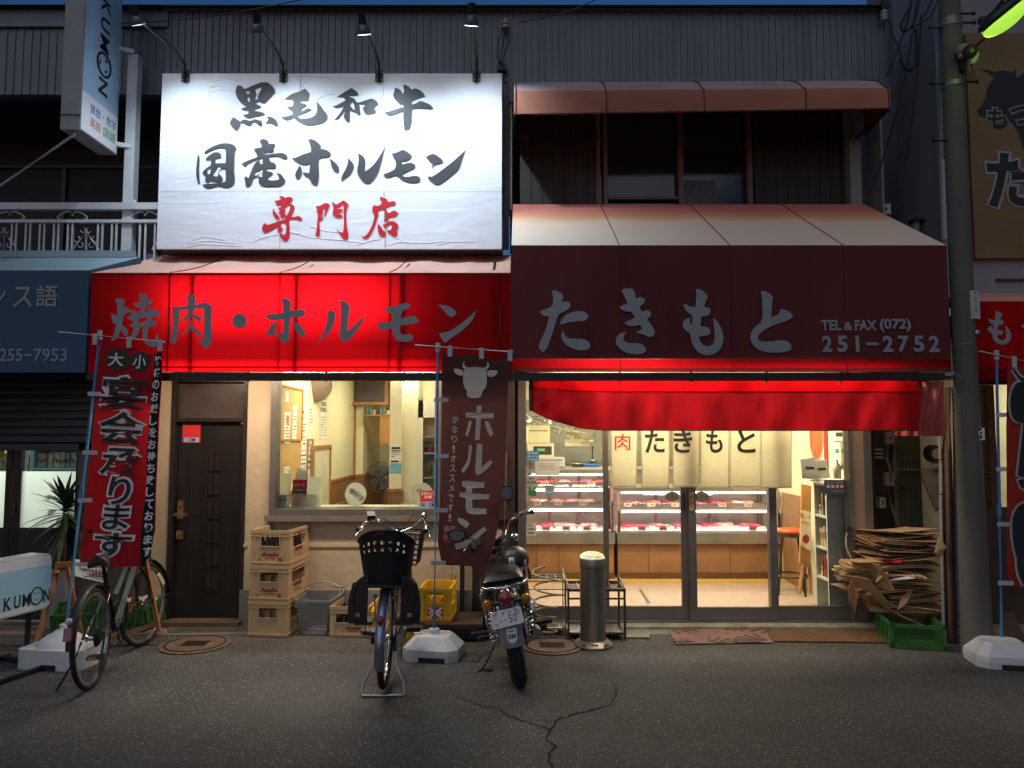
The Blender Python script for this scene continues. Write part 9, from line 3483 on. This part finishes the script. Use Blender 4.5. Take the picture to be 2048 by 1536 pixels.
for a,b_ in ((1606,1598),(1619,1622)): g.bar(P(a,1130,7.30),P(b_,1186,7.2),.03)
g.build('legs',M_WOOD,ob,True)
# kimchi poster on the back wall
wyr=lambda px_: RWX*F/(px_-1024)*math.cos(PITCH)
def rw(px_,py_,off=.004):
    d=ray(px_,py_)
    return Vector((0,0,EYE))+d*((RWX-off)/d.x)


def rquad(b,px0,px1,pt,pb_,off,th=.003):
    p=rw(px0,pb_,off)
    q=rw(px1,pt,off)
    z0=rw((px0+px1)/2,pb_,off).z
    z1=rw((px0+px1)/2,pt,off).z
    b.bb((p.x-th,q.y,z0),(p.x,p.y,z1))
    return Vector((p.x-th,(p.y+q.y)/2,(z0+z1)/2)),p.y-q.y,z1-z0


kp_=thing('kimchi_poster','tall poster of red kimchi on a plate on the cream side wall','poster',rw(1632,960))
g=B(); c_,w_,h_=rquad(g,1612,1653,830,958,.004)
g.build('sheet',mat('ivory poster',(.70,.60,.38),.5,var=.03),kp_,True)
g=B(); rquad(g,1650,1653,830,957,.008); g.build('red_border',M_REDINK,kp_,True)
for nm,rr2,off,m_ in (('plate',1.0,.009,mat('grey plate print',(.35,.3,.27),.5)),('kimchi',.88,.012,mat('kimchi print',(.50,.10,.03),.5,var=.8,vs=14,stretch=(1,3,.7)))):
    cK=rw(1632,876,off)
    B().prism([Vector((cK.x,cK.y+.17*rr2*math.cos(t_*PI/14),cK.z+.24*rr2*math.sin(t_*PI/14))) for t_ in range(28)],(-.002,0,0)).build(nm,m_,kp_,True)
B().text('キムチの小売',rw(1632,928,.011),(0,-1,0),(0,0,1),.36,.06,.02).build('red_lettering',M_REDINK,kp_,True)
B().text('大好評!',rw(1630,941,.011),(0,-1,0),(0,0,1),.28,.05,.01).build('lettering',M_INK,kp_,True)
for px0,px1,pt,pb_,lab in ((1668,1698,862,882,'beige wall box near the top of the right pillar inside'),(1668,1683,883,938,'narrow white notice with green mark on the inner right wall'),(1686,1696,883,938,'slim green grey holder beside the notice on the right wall')):
    o=thing('wall_notice',lab,'notice',rw(px0,pb_),0,'notices at the inner right wall')
    g=B(); c_,w_,h_=rquad(g,px0,px1,pt,pb_,.002,.02 if 'white' not in lab else .004)
    g.build('panel',M_PAPERY if 'beige' in lab else M_PAPER if 'white' in lab else mat('green grey',(.3,.3,.2),.6),o,True)
    B().box(c_+Vector((-.002,0,h_*.15)),(.003,w_*.4,.04)).build('mark',M_GREENINK if 'white' in lab else M_INK,o,True)
o=thing('door_stop_cord','beige rubber tube hanging from a tap at the right door jamb','tube',P(1695,1060,6.58))
B().tube([P(1695,1062,6.57),P(1692,1075,6.57),P(1693,1095,6.57),P(1700,1112,6.57),P(1703,1118,6.57)],.010,8).build('tube',mat('beige hose',(.38,.32,.20),.5),o,True,60)
B().box(P(1697,1058,6.57)-Vector(o.location),(.05,.05,.04)).build('tap',M_BLACKM,o)

# ================================================================ CLASSROOM BOOKSHELF
ysf=7.5
bx0_,bx1_=P(60,920,ysf).x,P(172,920,ysf).x
zt_s,zb_s=P(100,897,ysf).z,P(100,936,ysf).z
bs=thing('bookshelf','pale blue bookshelf with a row of books behind the classroom glass door','bookshelf',((bx0_+bx1_)/2,ysf,.02))
M_LB=mat('pale blue shelf board',(.26,.52,.58),.5,var=.05)
g=B()
g.bb((bx0_,ysf,.02),(bx0_+.03,ysf+.3,zt_s+.02))
g.bb((bx1_-.03,ysf,.02),(bx1_,ysf+.3,zt_s+.02))
g.bb((bx0_+.03,ysf+.28,.02),(bx1_-.03,ysf+.3,zt_s))
g.build('side_panels',M_LB,bs,True)
for z in (zt_s,zb_s-.02,zb_s-.3,.1): B().bb((bx0_+.03,ysf,z),(bx1_-.03,ysf+.279,z+.02)).build('shelf',M_LB,bs,True)
bs2=thing('bookshelf','white bookshelf with books at the left edge behind the classroom glass','bookshelf',(bx0_-.5,ysf,.02))
g=B()
g.bb((bx0_-.75,ysf,.02),(bx0_-.04,ysf+.02,zb_s-.05))
for z in (zb_s-.04,zt_s+.02): g.bb((bx0_-.75,ysf,z),(bx0_-.05,ysf+.28,z+.018))
g.bb((bx0_-.05,ysf,.02),(bx0_-.02,ysf+.3,zt_s+.3))
g.build('boards',M_WHITEPAINT,bs2,True)
ccol=((.55,.52,.4),(.6,.6,.55),(.3,.36,.36),(.5,.42,.18),(.1,.2,.32),(.35,.34,.28),(.45,.40,.33),(.25,.30,.20))
mcb=[mat('classroom book %d' % i,c_,.6,var=.2,vs=30) for i,c_ in enumerate(ccol)]
for (xa,xb,z,lab,grp) in ((bx0_+.05,bx1_-.05,zb_s,'slim book in the row on the pale blue classroom shelf','books on the pale blue shelf'),(bx0_+.05,bx1_-.05,zt_s+.02,'book standing on top of the pale blue classroom shelf','books on top of the pale blue shelf'),(bx0_-.7,bx0_-.06,zb_s-.02,'book in the row on the white classroom shelf','books on the white shelf')):
    x=xa
    while x < xb:
        t_=rr_.uniform(.012,.026)
        o=thing('book',lab,'book',(x+t_/2,ysf+.03,z+.001),0,grp)
        h_=rr_.uniform(.145,.17)
        B().box((0,.08,h_/2),(t_*.94,.15,h_)).build('cover',rr_.choice(mcb),o)
        B().box((0,.0046,h_*rr_.uniform(.35,.7)),(t_*.6,.001,h_*.25)).build('spine_label',rr_.choice((M_INK,M_WHITEINK,M_BLUEINK,M_REDINK)),o)
        x += t_
o=thing('yellow_sticker','yellow sticker with black letters on the classroom glass edge','sticker',P(3,905,W+.10))
p_=P(3,905,W+.10)
B().box((-.03,0,0),(.11,.002,.12)).build('sheet',mat('yellow sticker',(.72,.62,.02),.5),o)
B().text('calls',(-.02,-.003,.025),(1,0,0),(0,0,1),.07,.03,.02).text('tuch',(-.01,-.003,-.03),(1,0,0),(0,0,1),.06,.03,.02).build('lettering',M_INK,o)
